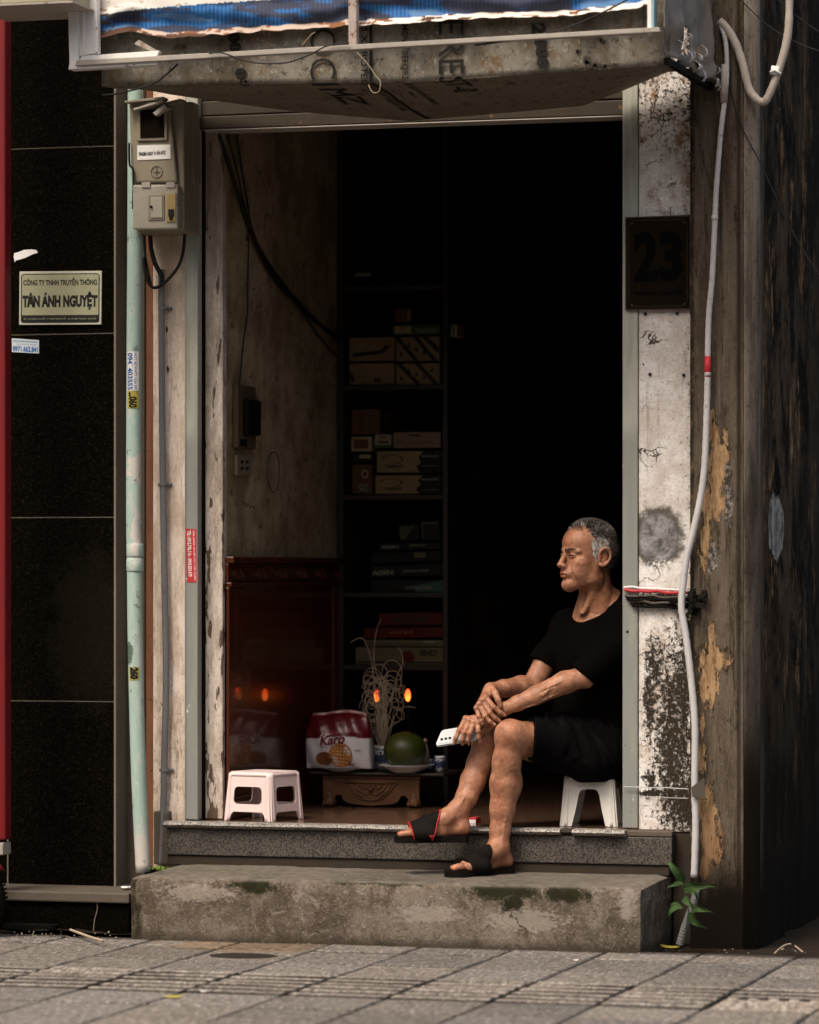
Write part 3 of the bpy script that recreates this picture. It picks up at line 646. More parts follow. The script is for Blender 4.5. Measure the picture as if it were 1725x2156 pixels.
# ================================================================ right neighbour: stained alley wall
aw = thing('alley_wall', 'tall brown render wall with orange peeled patches and black streaks at the right', 'wall', (1.3, 0, 0))
xa = XR1+.004; xc = xof(1566, -.08)
MB().box(xa, xc, -.08, .20, -.05, 7).build('front_face', MT['alley'], aw, bevel=.004)
V = []; n = 14
for j in range(2):
    for i in range(n):
        t = math.radians(-90+90*i/(n-1)); R = .045; V.append((xc+.002+R*math.cos(t)*1.0, -.085+R+R*math.sin(t)-.0, -.05 if j == 0 else 7))
MB().grid(V, n, 2).build('rounded_corner', MT['strip'], aw, smooth=True, solid=.004)
# side of the wall, running back into the alley, with shallow ribs of old render
V = []; ny = 120; nz_ = 90
for j in range(nz_):
    z = -.05+7.05*j/(nz_-1)
    for i in range(ny):
        y = -.038+5.0*(i/(ny-1))**1.5
        V.append((xc+.045+.03*(fbm(np.array([0, y*2.2, z*.25]), 3, 3, 6)-.3)*min(1, y*6+.3), y, z))
MB().grid(V, ny, nz_).build('side_face', MT['alley'], aw, smooth=True)
MB().box(xa, xc+.02, .2, 5, -.05, 7).build('wall_core', MT['void'], aw)
# ================================================================ pipes, conduits, meter box
def pts(P, Y):
    return [PY(p[0], p[1], p[2] if len(p) > 2 else Y) for p in P]
gp = thing('drain_pipe', 'pale green painted drain pipe with peeling patches beside the meter box', 'pipe', PY(300, 1835, -.15))
GP = [(285, 150), (284, 500), (282, 800), (281.5, 1100), (283, 1160), (284, 1300), (287, 1450), (291, 1600), (296, 1720), (302, 1836)]
MB().tube(smoothpts(pts(GP, -.15), 5), .0262, 24).build('pipe', MT['pipe'], gp, smooth=True)
for a, b in ((1145, 1172), (1176, 1203)):
    MB().tube(pts([(284, a), (284.3, b)], -.15), .0295, 24).build('collar', MT['pipe'], gp, smooth=True, bevel=.002)
gc = thing('conduit', 'slim grey electrical conduit clipped to the cream pillar', 'conduit', PY(339, 1825, -.02))
CP = [(340, 567), (341, 800), (343, 1000), (347, 1250), (350, 1420), (347, 1560), (344, 1700), (339, 1825)]
MB().tube(smoothpts(pts(CP, -.025), 6), .0115, 14).build('pipe', MT['conduit'], gc, smooth=True)
for u, v in ((344, 649), (344, 1020), (347, 1622)):
    c = PY(u, v, -.025); m = MB(); m.tube([c+Vector((0, 0, -.005)), c+Vector((0, 0, .005))], .0145, 14)
    m.obox(c+Vector((0, .018, 0)), (.026, 0, 0), (0, .003, 0), (0, 0, .0055))
    for s in (-1, 1): m.tube([c+Vector((.021*s, .016, 0)), c+Vector((.021*s, .010, 0))], .0035, 8)
    m.build('saddle_clip', MT['conduit'], gc, bevel=.001)
for (u, v) in ((351, 693), (353, 777), (349, 1483)):
    c = PY(u, v, -.004); tag(MB().tube([c+Vector((0, 0, .012)), c+Vector((.002, -.002, 0)), c+Vector((.001, 0, -.012))], [.001, .004, .0015], 8).build('plaster_hole', MT['cable']),
        'small dark hole in the cream pillar beside the conduit, %s' % {693: 'topmost of three', 777: 'below the topmost one', 1483: 'lowest of three'}[v], 'hole')
wc = thing('hose_conduit', 'long white conduit hanging down along the right pillar and alley wall', 'conduit', PY(1462, 1850, -.13))
W1 = [(1517, 52), (1528, 85), (1531, 150), (1526, 215), (1518, 280), (1512, 400), (1509, 394), (1506, 458), (1500, 584), (1493, 663), (1490.7, 748), (1490.7, 780), (1488.5, 868), (1484, 979), (1475, 1050), (1461, 1115), (1447, 1172), (1439, 1228), (1435.5, 1281), (1445, 1341), (1456, 1435), (1463.7, 1529), (1463, 1650), (1465, 1740), (1462, 1848)]
W1 = W1[:5]+W1[6:]
P1 = smoothpts(pts(W1, -.115), 8); N1 = len(P1); rr = []
for i, p in enumerate(P1):
    t = i/N1; rr.append(.0075+.0040*min(1, t*1.6)+(.0006 if i % 2 else -.0004))
MB().tube(P1, rr, 12).build('pipe', MT['wconduit'], wc, smooth=True)
for u, v, m_ in ((1526, 175, 'taped'), (1505.5, 458, 'wconduit'), (1490.6, 772, 'redst'), (1490.6, 787, 'wconduit')):
    a = {'redst': 22}.get(m_, 5 if m_ == 'wconduit' else 40); p = pts([(u, v-a), (u, v), (u+(-1 if v < 300 else 0), v+a)], -.115)
    MB().tube(p, [.0105, .0115, .0105] if m_ != 'taped' else [.010, .013, .0125], 12).build('tape_wrap', MT[m_], wc, smooth=True)
th = [(1664, -40), (1663, 0), (1659, 75), (1641, 145), (1617, 205), (1604, 214), (1590, 205), (1577, 185), (1563, 130), (1548, 88), (1530, 58), (1515, 44)]
P2 = smoothpts(pts(th, -.115), 8); r2 = [.0125+.0018*vnoise(np.array([i*.9, 0, 0.])) for i in range(len(P2))]
hk = thing('hose_loop', 'thick weathered taped hose looping down at the top right corner', 'hose', PY(1600, 215, -.115))
MB().tube(P2, r2, 14).build('hose', MT['taped'], hk, smooth=True)
MB().tube(pts([(1636, 140), (1632, 158)], -.115), .0175, 14).build('white_band', MT['white'], hk, smooth=True)
MB().tube(pts([(1622, 152), (1632, 147), (1645, 155)], -.135), .004, 8).build('tie', MT['white'], hk, smooth=True)
LH = smoothpts(pts([(1466, 1875), (1461, 1900), (1452, 1925), (1441, 1955), (1431, 1990)], -.22), 12)
tag(MB().tube(LH, [.0115+(.0012 if i % 2 else 0) for i in range(len(LH))], 12).build('hose_end', MT['conduit'], smooth=False), 'short ribbed grey hose end hanging above the pavement behind the small plant', 'hose')
for i, (P, r_) in enumerate((([(1512, 30), (1530, 150), (1560, 260), (1605, 350), (1655, 460), (1700, 540), (1740, 600)], .0022), ([(1560, 0), (1620, 55), (1680, 90), (1740, 112)], .0022), ([(1640, 0), (1680, 35), (1730, 70)], .0018))):
    tag(MB().tube(smoothpts(pts(P, -.10), 6), r_, 6).build('hanging_wire', MT['cable'], smooth=True), ['thin black wire running diagonally down across the alley wall', 'thin black wire crossing behind the taped hose at the top right', 'short thin black wire in the extreme top right corner'][i], 'wire')
# tied bands round the right pillar and conduit
bd = thing('tied_cable_band', 'bundle of black cable and red tape tied round the right pillar below the cement patch', 'cable', PY(1400, 1275, -.02))
def wav(u0, u1, v, Y, n, amp, seed, dv=0):
    r_ = random.Random(seed); return smoothpts([PY(u0+(u1-u0)*i/(n-1), v+dv*i/(n-1)+r_.uniform(-amp, amp), Y-.0-(.055 if u0+(u1-u0)*i/(n-1) > 1425 else 0)+r_.uniform(-.004, 0)) for i in range(n)], 5)
MB().tube(wav(1316, 1452, 1243, -.020, 9, 2.0, 1, 6), .0052, 8).build('red_tape', MT['redst'], bd, smooth=True)
MB().tube(wav(1314, 1456, 1236, -.016, 9, 1.5, 2, 8), .0042, 8).build('white_tape', MT['paper'], bd, smooth=True)
for k in range(6): MB().tube(wav(1316+k*3, 1488-k*5, 1254+k*4.2, -.018, 10, 2.2, 5+k, 5), .0048, 7).build('cable', MT['black' if k % 3 else 'brownwall'], bd, smooth=True)
m = MB(); r_ = random.Random(8)
for k in range(16):
    c = PY(1462+r_.uniform(-10, 22), 1264+r_.uniform(-16, 22), -.085-r_.uniform(0, .05)); m.obox(c, (r_.uniform(.008, .018), 0, r_.uniform(-.004, .004)), (0, .004, .003), (r_.uniform(-.005, .005), .002, r_.uniform(.006, .014)))
m.build('plastic_knot', MT['black'], bd, bevel=.003)
b2 = thing('wire_tie', 'thin wire tie and dark plastic scrap round the foot of the right pillar', 'wire', PY(1400, 1680, -.02))
MB().tube(wav(1314, 1450, 1657, -.018, 6, .6, 3, 4), .0018, 6).build('wire', MT['wconduit'], b2, smooth=True)
MB().tube(wav(1346, 1450, 1677, -.018, 6, .6, 4, 4), .0014, 6).build('wire', MT['wconduit'], b2, smooth=True)
Q = [PY(1456, 1658, -.14), PY(1483, 1638, -.12), PY(1486, 1682, -.12), PY(1458, 1678, -.14)]
MB().add(Q, [(0, 1, 2, 3)]).build('plastic_scrap', MT['ledge'], b2, solid=.003)

# meter box ------------------------------------------------------------------
mb = thing('meter_box', 'beige electricity meter box with a dark window, hinged lid and pasted name strip', 'meter box', PY(340, 492, -.10))
Yf = -.20
def px(u, v, Y=Yf): p = PY(u, v, Y); return p
def quadbox(q, Y0, Y1, name, mat, bev=.003, parent=mb):   # q: four (u,v) corners measured on the front plane
    A = [PY(u, v, Y0) for u, v in q]; Bk = [Vector((a.x, Y1, a.z)) for a in A]
    return MB().hexa([A[0], A[1], Bk[1], Bk[0], A[3], A[2], Bk[2], Bk[3]]).build(name, MT[mat] if isinstance(mat, str) else mat, parent, bevel=bev)
quadbox([(280, 490), (388, 486), (388, 212), (275, 216)], -.17, -.005, 'housing', 'meter', .006)
quadbox([(277, 384), (373, 383), (356, 213), (271, 218)], -.19, -.168, 'upper_cover', 'meter', .006)
quadbox([(279, 483), (374, 482), (374, 388), (279, 389)], -.215, -.169, 'lid', mat_galv('pale_meter_lid', (.30, .275, .22), (.42, .39, .32)), .006)
quadbox([(288, 297), (352, 295), (352, 226), (288, 228)], -.198, -.188, 'window_frame', 'meter', .003)
quadbox([(295, 290), (345, 288), (345, 230), (295, 231)], -.201, -.197, 'window', flat('dark_meter_glass', (.008, .005, .003), .5, .03), .001)
quadbox([(289, 337), (359, 334), (359, 304), (289, 306)], -.1925, -.190, 'name_strip', 'paper', 0)
m = MB(); o = PY(292, 328, -.1935); put_text(m, 'ÔNG/BÀ: NGUYỄN VĂN ĐỨC', o, (1, 0, .02), (0, 0, 1), .098, .019, .035); m.build('lettering', MT['ink'], mb)
m = MB(); c = PY(330, 362, -.1915)
for k in range(24):
    a = 2*math.pi*k/24; b = 2*math.pi*(k+1)/24; R = .0205
    m.tube([c+Vector((R*math.cos(a), 0, R*math.sin(a))), c+Vector((R*math.cos(b), 0, R*math.sin(b)))], .0012, 5)
m.obox(c, (.012, 0, 0), (0, .001, 0), (0, 0, .0011)); m.obox(c, (.0011, 0, 0), (0, .0012, 0), (0, 0, .014)); m.build('embossed_cross', flat('grime_line', (.13, .10, .07), .8), mb)
quadbox([(312, 464), (346, 463), (346, 409), (312, 410)], -.219, -.214, 'small_door', 'meter', .002)
quadbox([(317, 459), (342, 458), (342, 414), (317, 415)], -.222, -.218, 'door_panel', mat_galv('meter_door_inset', (.36, .34, .27), (.45, .42, .34)), .002)
MB().tube([PY(318, 435, -.223), PY(318, 435, -.228)], .005, 10).build('lock_hole', MT['ink'], mb)
quadbox([(350, 468), (370, 467), (370, 406), (350, 407)], -.219, -.214, 'seal_panel', flat('yellowed_panel', (.42, .30, .12), .6), .002)
quadbox([(354, 456), (366, 455.5), (366, 440), (354, 440)], -.223, -.2185, 'padlock', 'ink', .002)
for u in (357.5, 361.5): MB().tube([PY(u, 455, -.222), PY(u+.5, 463, -.222)], .0025, 8).build('seal_pin', MT['ink'], mb)
for u in (298, 350):
    quadbox([(u, 395), (u+18, 394.5), (u+18, 383), (u, 383.5)], -.219, -.2145, 'hinge', 'galv', .001)
quadbox([(385, 388), (410, 387), (406, 214), (384, 214)], -.09, -.02, 'side_flange', 'meter', .004)
# caps of the box: bent sheets and torn cardboard
for q, Y0, nm, mt in (([(262, 216), (345, 209), (343, 203), (262, 212)], -.24, 'bent_sheet', 'meter'), ([(282, 232), (343, 214), (341, 209), (281, 228)], -.235, 'loose_strip', 'galv'), ([(328, 244), (352, 226), (346, 219), (322, 237)], -.23, 'loose_strip', 'galv'), ([(340, 224), (386, 214), (380, 207), (335, 218)], -.20, 'bent_sheet', 'meter')):
    quadbox(q, Y0, Y0+.05, nm, mt, .001)
for i, (P, r_, Y) in enumerate((([(316, 485), (318, 520), (327, 555), (340, 580), (341, 600)], .0085, -.05), ([(389, 470), (387, 520), (376, 560), (350, 592), (330, 605), (316, 600), (306, 575), (302, 540)], .0058, -.06), ([(300, 480), (307, 545), (318, 600)], .0045, -.05), ([(272, 300), (273, 345), (281, 362), (280, 440)], .004, -.20))):
    tag(MB().tube(smoothpts(pts(P, Y), 6), r_, 8).build('meter_cable', MT['cable'], smooth=True), ['thick black cable dropping from the meter box into the grey conduit', 'black cable hanging in a loop under the meter box', 'thin dark cable behind the loop under the meter box', 'short black cable hanging at the left side of the meter box'][i], 'cable')
# stickers on the pipe, rail and granite -----------------------------------------
def curved_sticker(name, v0, v1, a0, a1, mat, uc, label, texts, R=.0272):
    c0 = PY(uc, v0, -.15); c1 = PY(uc, v1, -.15); V = []; n = 9
    d = Vector((FW[0], FW[1], 0)); a_cam = math.atan2(-FW[1], -FW[0])
    def P(a, z, rr=R): t = a_cam+a; cx = c0.x+(c1.x-c0.x)*((c0.z-z)/(c0.z-c1.z)); return (cx+rr*math.cos(t), -.15+rr*math.sin(t), z)
    for z in (c0.z, c1.z):
        for i in range(n): V.append(P(a0+(a1-a0)*i/(n-1), z))
    r_ = thing(name, label, 'sticker', P((a0+a1)/2, c1.z))
    MB().grid(V, n, 2).build('paper', mat, r_, solid=.0004)
    H = c0.z-c1.z
    for (s, f0, f1, l0, l1, mt, bo) in texts:   # f across (0..1), l along
        X, Y, F = text_fit(s, (l1-l0)*H, 1, bo)
        # text reads downwards, tops to the right
        W = [P(a0+(a1-a0)*(f0+(f1-f0)*y), c0.z-l0*H-x, R+.0009) for x, y in zip(X, Y)]
        MB().add(W, F).build('lettering', MT[mt], r_)
curved_sticker('phone_sticker', 741, 823, -.95, .72, MT['paper'], 282.5, 'white sticker with blue phone number wrapped on the green pipe',
    [('0941403555', .06, .50, .03, .98, 'blue', .03), ('HÚT BỂ PHỐT GIÁ RẺ', .62, .90, .03, .97, 'blue', .0)])
curved_sticker('yellow_sticker', 824, 860, -.9, .70, MT['yellow'], 282.5, 'yellow sticker with black digits just under the white one on the pipe', [('L.060', .15, .85, .03, .97, 'ink', .05)])
curved_sticker('worn_sticker', 1404, 1432, -.85, .55, MT['yellow'], 286, 'small worn yellow sticker low on the green pipe reading 260', [('260', .1, .92, .02, .92, 'ink', .08)])
def wall_sign(name, label, cat, q, Y, mat, th=.004, bev=0):
    A = [PY(u, v, Y) for u, v in q]; r_ = thing(name, label, cat, ((A[0].x+A[1].x)/2, Y, min(a.z for a in A)))
    Bk = [Vector((a.x, Y+th, a.z)) for a in A]
    MB().hexa([A[0], A[1], Bk[1], Bk[0], A[3], A[2], Bk[2], Bk[3]]).build('plate', mat, r_, bevel=bev)
    xd = (A[1]-A[0]); yd = (A[3]-A[0])
    return r_, A[0], xd, yd
def sign_text(r_, o, xd, yd, s, fx0, fx1, fy0, fy1, mat, bold=.0, off=-.0008):
    m = MB(); X, Y, F = text_fit(s, 1, 1, bold); o = np.array(o)+np.array([0, off, 0])
    W = o+np.outer(fx0+(fx1-fx0)*X, np.array(xd))+np.outer(fy0+(fy1-fy0)*Y, np.array(yd)); m.add(W, F); return m.build('lettering', MT[mat] if isinstance(mat, str) else mat, r_)
r_, o, xd, yd = wall_sign('company_plate', 'pale green company name plate screwed to the black granite', 'sign', [(40, 684), (213, 683), (214, 570), (41, 571.5)], YG-.012, MT['signw'], .008, .001)
m = MB()
def outline_frame(r_, o, xd, yd, x0, y0, x1, y1, w, h, rad, mat, nm='border', off=-.0006):
    a = rrect(x0, y0, x1, y1, rad, 5); b = rrect(x0+w, y0+h, x1-w, y1-h, rad*.7, 5); k = len(a); L = a+b
    # correct corner radii for aspect
    W = [np.array(o)+np.array([0, off, 0])+px_*np.array(xd)+py_*np.array(yd) for px_, py_ in L]
    F = [(i, (i+1) % k, k+(i+1) % k, k+i) for i in range(k)]
    MB().add(W, F).build(nm, MT[mat] if isinstance(mat, str) else mat, r_)
outline_frame(r_, o, xd, yd, .022, .035, .978, .955, .012, .016, .045, 'ink')
sign_text(r_, o, xd, yd, 'CÔNG TY TNHH TRUYỀN THÔNG', .05, .945, .735, .895, 'ink', .035)
sign_text(r_, o, xd, yd, 'TÂN ÁNH NGUYỆT', .04, .955, .27, .62, 'ink', .06)
A = [np.array(o)+np.array([0, -.0006, 0])+a*np.array(xd)+b*np.array(yd) for a, b in ((.034, .05), (.966, .05), (.966, .18), (.034, .18))]
MB().add(A, [(0, 1, 2, 3)]).build('black_band', MT['ink'], r_)
sign_text(r_, o, xd, yd, 'ĐC: 33 HÀNG CHUỐI - P. PHẠM ĐÌNH HỔ - Q. HAI BÀ TRƯNG - HÀ NỘI', .06, .94, .085, .145, 'signgreen', .0, -.0014)
MB().add([np.array(o)+np.array([0, -.0003, 0])+a*np.array(xd)+b*np.array(yd) for a, b in ((.035, .06), (.965, .06), (.965, .935), (.035, .935))], [(0, 1, 2, 3)]).build('face', MT['signgreen'], r_)
r_, o, xd, yd = wall_sign('phone_sticker', 'small white sticker with blue phone number on the granite below the company plate', 'sticker', [(25, 741), (82, 744), (82, 716), (25, 712)], YG-.0055, flat('bluish_paper', (.55, .62, .66), .6), .001)
sign_text(r_, o, xd, yd, '0971.662.841', .04, .96, .06, .46, 'blue', .03); sign_text(r_, o, xd, yd, 'SỬA CHỮA ĐẠI THÀNH', .06, .94, .74, .90, 'blue', .02); sign_text(r_, o, xd, yd, 'THÔNG TẮC - HÚT BỂ PHỐT', .15, .9, .56, .66, 'blue', 0)
r_, o, xd, yd = wall_sign('shutter_sticker', 'red sticker with white text pasted on the left guide rail', 'sticker', [(394, 1226), (418, 1226), (415.5, 1114), (391, 1113)], -.0095, MT['redst'], .001)
def vtext(r_, s, q0, q1, v0, v1, Y, mat, bold):   # reads downwards, tops to the right
    X, Yc, F = text_fit(s, 1, 1, bold); a = PY(q0, v0, Y); b = PY(q1, v0, Y); c = PY(q0, v1, Y)
    W = [(a.x+(b.x-a.x)*y+(v1-v0)*.03/615*x, Y, a.z+(c.z-a.z)*x) for x, y in zip(X, Yc)]
    MB().add(W, F).build('lettering', MT[mat], r_)
vtext(r_, 'TEL: 0912.776.116 - 0943.833.479', 394, 402, 1117, 1214, -.0103, 'paper', .03); vtext(r_, 'SỬA CHỮA VÀ LẮP ĐẶT CỬA CUỐN', 405, 411.5, 1117, 1222, -.0103, 'paper', .02)
# torn paper on the granite
V = [PY(u, v, YG-.0065) for u, v in ((31, 552), (34, 548), (43, 546), (55, 542), (67, 536), (80, 532), (76, 526), (66, 525), (50, 526), (41, 530), (30, 533), (29, 540))]
tag(MB().add(V, [tuple(range(len(V)))]).build('torn_paper', MT['paper'], solid=.001), 'torn scrap of white paper stuck on the granite above the company plate', 'paper')
# house number plaque --------------------------------------------------------------
r_, o, xd, yd = wall_sign('number_plaque', 'dark enamel house number plaque reading 23 on the right pillar', 'sign', [(1317, 653), (1455, 651), (1457, 452), (1317, 457)], -.022, MT['plaque'], .010, .002)
bord = flat('plaque_border', (.035, .022, .010), .5)
outline_frame(r_, o, xd, yd, .05, .035, .95, .965, .008, .006, .06, bord, 'border'); outline_frame(r_, o, xd, yd, .0, .0, 1, 1, .018, .012, .004, flat('plaque_rim', (.045, .024, .010), .5), 'rim')
def fat2(r_):
    """fat serif digits drawn as filled outlines with offset hairlines"""
    for s, a, b in (('2', .13, .50), ('3', .52, .88)): sign_text(r_, o, xd, yd, s, a, b, .30, .84, 'plaqnum', .045)
fat2(r_); sign_text(r_, o, xd, yd, 'HÀNG CHUỐI', .15, .86, .155, .235, 'plaqnum', .04)
for a, b in ((.1, .93), (.9, .93), (.1, .06), (.9, .06)):
    c = np.array(o)+a*np.array(xd)+b*np.array(yd); MB().tube([Vector(c)+Vector((0, .001, 0)), Vector(c)-Vector((0, .002, 0))], .0045, 8).build('screw', bord, r_)
for i, (u, v) in enumerate(((1359, 661), (1426, 660), (1440, 790), (1369, 788), (1322, 1330))):
    c = PY(u, v, -.004); tag(MB().tube([c, c-Vector((0, .006, 0))], [.006, .004], 8).build('nail_head', MT['ink']), ['dark nail head under the left half of the number plaque', 'dark nail head under the right half of the number plaque', 'dark nail in the white pillar right of centre below the plaque', 'dark nail in the white pillar left of centre below the plaque', 'dark nail on the right guide rail beside the man\'s shoulder'][i], 'nail')
# ================================================================ sign box above the door
YS = -.82
sb = thing('signboard', 'broken old signboard frame with torn blue sheet and lettered panel above the doorway', 'signboard', (.1, -.5, 3.0))
def bar(q, Y0, Y1, nm, mt, bev=.002):   return quadbox(q, Y0, Y1, nm, mt, bev, sb)
bar([(146, 142), (165, 130), (165, -90), (140, -90)], YS-.02, YS+.06, 'corner_post', 'white', .003)
bar([(166, 118), (206, 112), (202, -90), (164, -90)], YS-.012, YS+.02, 'side_panel', 'white', .004)
bar([(172, 110), (178, 110), (176, -90), (170, -90)], YS-.017, YS-.011, 'ridge', 'white', .002)
bar([(144, 146), (332, 136), (333, 122), (146, 131)], YS-.022, YS+.03, 'corner_post', 'white', .002)
bar([(158, 138), (1390, 66.5), (1388, 56.5), (160, 127)], YS-.034, YS+.0, 'lower_bar', 'galv', .002)
bar([(166, 127), (330, 119), (336, 106), (172, 117)], YS-.010, YS+.02, 'bottom_strip', 'white', .002)
bar([(282, 92), (330, 113), (334, 108), (292, 84)], YS+.0, YS+.01, 'torn_strip', 'rust', .001)
bar([(734, 96), (751, 93), (750, -90), (733, -90)], YS-.03, YS-.0, 'centre_post', 'rust', .002)
bar([(1363, 72), (1372, 71), (1373, -90), (1364, -90)], YS-.02, YS+.01, 'end_post', 'white', .002)
bar([(1372.5, 66), (1377, 66), (1378, -90), (1374, -90)], YS-.024, YS+.03, 'end_post', flat('sky_blue_paint', (.30, .50, .58), .5), .001)
# blue sheet: measured lower edge, blue/white division, colours of the sheet with its light sheen painted in
be = [(200, 84), (249, 68), (288, 66), (330, 78), (369, 80), (458, 72), (638, 60), (734, 54), (850, 49), (940, 41), (1076, 36), (1148, 34), (1207, 32), (1250, 26), (1300, 22), (1366, 12)]
bt = [(200, 33), (300, 19), (430, 8), (560, -1), (700, -12), (1000, -35), (1366, -60)]
def itp(T, u): return float(np.interp(u, [t[0] for t in T], [t[1] for t in T]))
nu, nv = 560, 84; V = []; Cc = []
for j in range(nv):
    for i in range(nu):
        u = 203+(1364-203)*i/(nu-1); e = itp(be, u)+1.2*math.sin(u*.11)+2.5*(float(vnoise(np.array([u*.07, 0, 0.])))-.5); top = -130.; f = j/(nv-1); v = e+(top-e)*f
        dv = e-v; fold = math.sin(min(dv, 60)/60*math.pi*2.0+1.5*math.sin(u*.013))*.010+.010*math.sin(u*.05+dv*.06)*math.exp(-dv/40); tear = math.exp(-((u-289)/16.)**2)*math.exp(-dv/30)*.03
        bend = .022*max(0, 1-dv/11) if dv < 11 else 0
        y = YS+.035+fold+tear-bend
        p = PY(u, v, y); V.append(tuple(p))
        q = np.array([u*.011, v*.05, 1.]); n1 = float(fbm(q, 1, 4, 3)); n2 = float(fbm(q, 3.5, 3, 5))
        tb = itp(bt, u)+3*(n2-.5)
        if dv < 11: # rusty steel edge strip behind the sheet hem
            c = np.array([.50, .40, .33]) if n2 > .44 else np.array([.22, .10, .05])
            if n1 > .56: c = np.array([.10, .055, .035])
            if u > 760 and n2 > .36: c = np.array([.78, .70, .62])
        elif v > tb:
            st = .5+.5*math.sin(u*.75); c = np.array([.022, .10, .27])*(.75+.9*st)
            w1 = min(1, max(0, (.50-n1)/.07)); c = c*(1-w1)+(c*.20+np.array([.035, .025, .018]))*w1
            w2 = min(1, max(0, (n1-.60)/.06)); c = c*(1-w2)+np.array([.10, .22, .42])*w2  # pale patches paint a light sheen into the blue
            if u < 240 and n2 < .5: c = np.array([.06, .055, .05])
        else:
            c = np.array([.82, .78, .72]); 
            if n2 > .66: c = np.array([.38, .26, .17])
            if v > tb-2.2: c = np.array([.72, .78, .74])
        Cc.append(c)
mk('torn_sheet', V, MB().grid([(0, 0, 0)]*(nu*nv), nu, nv).F, mat_vcol('blue_vinyl', .7, .15, 50, .25), sb, smooth=True, colors=np.array(Cc))
# lettered fascia panel and the sheet hanging below it
YF = -.74; YB = -.05
fold = [(214, 181), (227, 180), (861, 173), (1130, 155), (1407, 138), (1412, 137)]
back = [(284, 188), (619, 234), (861, 254), (1061, 237), (1227, 222), (1312, 190), (1407, 150)]
fx = [(PY(u, v, YF).x, PY(u, v, YF).z) for u, v in fold]; bx = [(PY(u, v, YB).x, PY(u, v, YB).z) for u, v in back]
def zfold(x): return float(np.interp(x, [q[0] for q in fx], [q[1] for q in fx]))
def zback(x): return float(np.interp(x, [q[0] for q in bx], [q[1] for q in bx]))
def sof(x, y, off=0):   # under-sheet height
    t = (y-YF)/(YB-YF); a = zfold(x-0.0); b = zback(min(max(x, bx[0][0]), bx[-1][0])); e = min(1, max(0, (x-fx[0][0])/.25), max(0, (fx[-1][0]-x)/.12))
    return a*(1-t)+b*t-.004*math.sin(math.pi*t)*e+(.004*math.sin(9*x+4*t)+.010*(float(fbm(np.array([x*1.5+t*2.0, y*.6, 0.]), 5, 3, 6))-.5))*math.sin(math.pi*t)-off
xA, xB = fx[0][0], fx[-1][0]; nu, nv = 160, 2
V = [];
for j in range(30):
    for i in range(nu):
        x = xA+(xB-xA)*i/(nu-1); z = zfold(x)+(.60)*j/29; V.append((x, YF+.004*math.sin(x*5)+.010*(fbm(np.array([x, 0, z]), 2, 2, 8)-.5), z))
MB().grid(V, nu, 30).build('fascia_panel', MT['fascia'], sb, smooth=True, solid=.003)
V = [(xA+(xB-xA)*i/(nu-1), YF+(YB-YF)*j/24, sof(xA+(xB-xA)*i/(nu-1), YF+(YB-YF)*j/24)) for j in range(25) for i in range(nu)]
sofm = Mat('under_sheet'); c_ = sofm.mix(sofm.noise(9, 6, .7, (1, 1, 1)), (.095, .078, .054), (.25, .215, .165)); c_ = sofm.mix(sofm.rng(sofm.noise(12, 5, .7, (4, 1, 1)), .55, .68), c_, (.035, .026, .018)); sofm.out(c_, .8, .2, bump=(sofm.noise(10, 5, .6, (4, .6, 1)), .8), dist=.01)
MB().grid(V, nu, 25).build('hanging_sheet', sofm.m, sb, smooth=True, solid=.002)
def ftext(s, u0, u1, v0, v1, bold=.0, mt='inkdim', soft=True):
    """reads downwards on the panel, continues along the sheet below the fold"""
    X, Yc, F = text_fit(s, 1, 1, bold); a = PY(u0, v0, YF); b = PY(u1, v0, YF); L = PY(u0, v0, YF).z-PY(u0, v1, YF).z; W = []
    for x_, y_ in zip(X, Yc):
        x = a.x+(b.x-a.x)*y_; z = a.z-L*x_; zf = zfold(x)
        if z >= zf+.002: W.append((x, YF-.0105, z))
        else: d = min(zf+.002-z, .66); W.append((x, YF-.004+d, sof(x, YF+d, .0035)))
    MB().add(W, F).build('lettering', MT[mt], sb)
def disc(u, v, ru=12.5, rv=10.5):
    c = PY(u, v, YF-.0105); sx_ = ru*1.57e-3; sz_ = rv*1.57e-3; m = MB(); n = 20
    for s in (-1, 1):   # two half discs with a light slit between them
        P = [(c.x+sx_*math.cos(math.pi*k/n), c.y, c.z+s*(.0016+(sz_-.0016)*math.sin(math.pi*k/n))) for k in range(n+1)]; m.add(P, [tuple(range(n+1))])
    for s in (-1, 1): m.add([(c.x+s*sx_, c.y, c.z-.0018), (c.x+s*sx_*.72, c.y, c.z-.0018), (c.x+s*sx_*.72, c.y, c.z+.0018), (c.x+s*sx_, c.y, c.z+.0018)], [(0, 1, 2, 3)])
    m.build('lettering', MT['inkdim'], sb)
ftext('2', 1121, 1151, 50, 73, .06); disc(1138, 87); disc(1140.5, 108); disc(1143, 131); disc(493, 79); disc(495.5, 99); disc(507, 154); ftext('S', 507, 524, 169, 188, .05)
ftext('EVEREST-0', 925, 979, -40, 300, .0); ftext('COC', 655, 709, 10, 168, -.012); ftext('1MZ', 655, 712, 176, 420, .0)
ftext('FILM THIS X PROTECTION ONLAY THIS SIDE FILM', 762, 776, -30, 480, .012); ftext('FILM REMOVE BEFORE INSTALLATION FILM REMOVE', 848, 862, -10, 420, .012)
MB().box(PY(780, 0, YF).x, PY(786, 0, YF).x, YF-.0105, YF-.0095, zfold(0)-.0, zfold(0)+.4).build('black_stripe', MT['inkdim'], sb)
V = []
for k in range(20):
    y = YF-.004+.68*k/19
    for u in (780, 788): x = PY(u, 0, YF).x; V.append((x, y, sof(x, y, .0035)))
MB().grid(V, 2, 20).build('black_stripe', MT['inkdim'], sb)
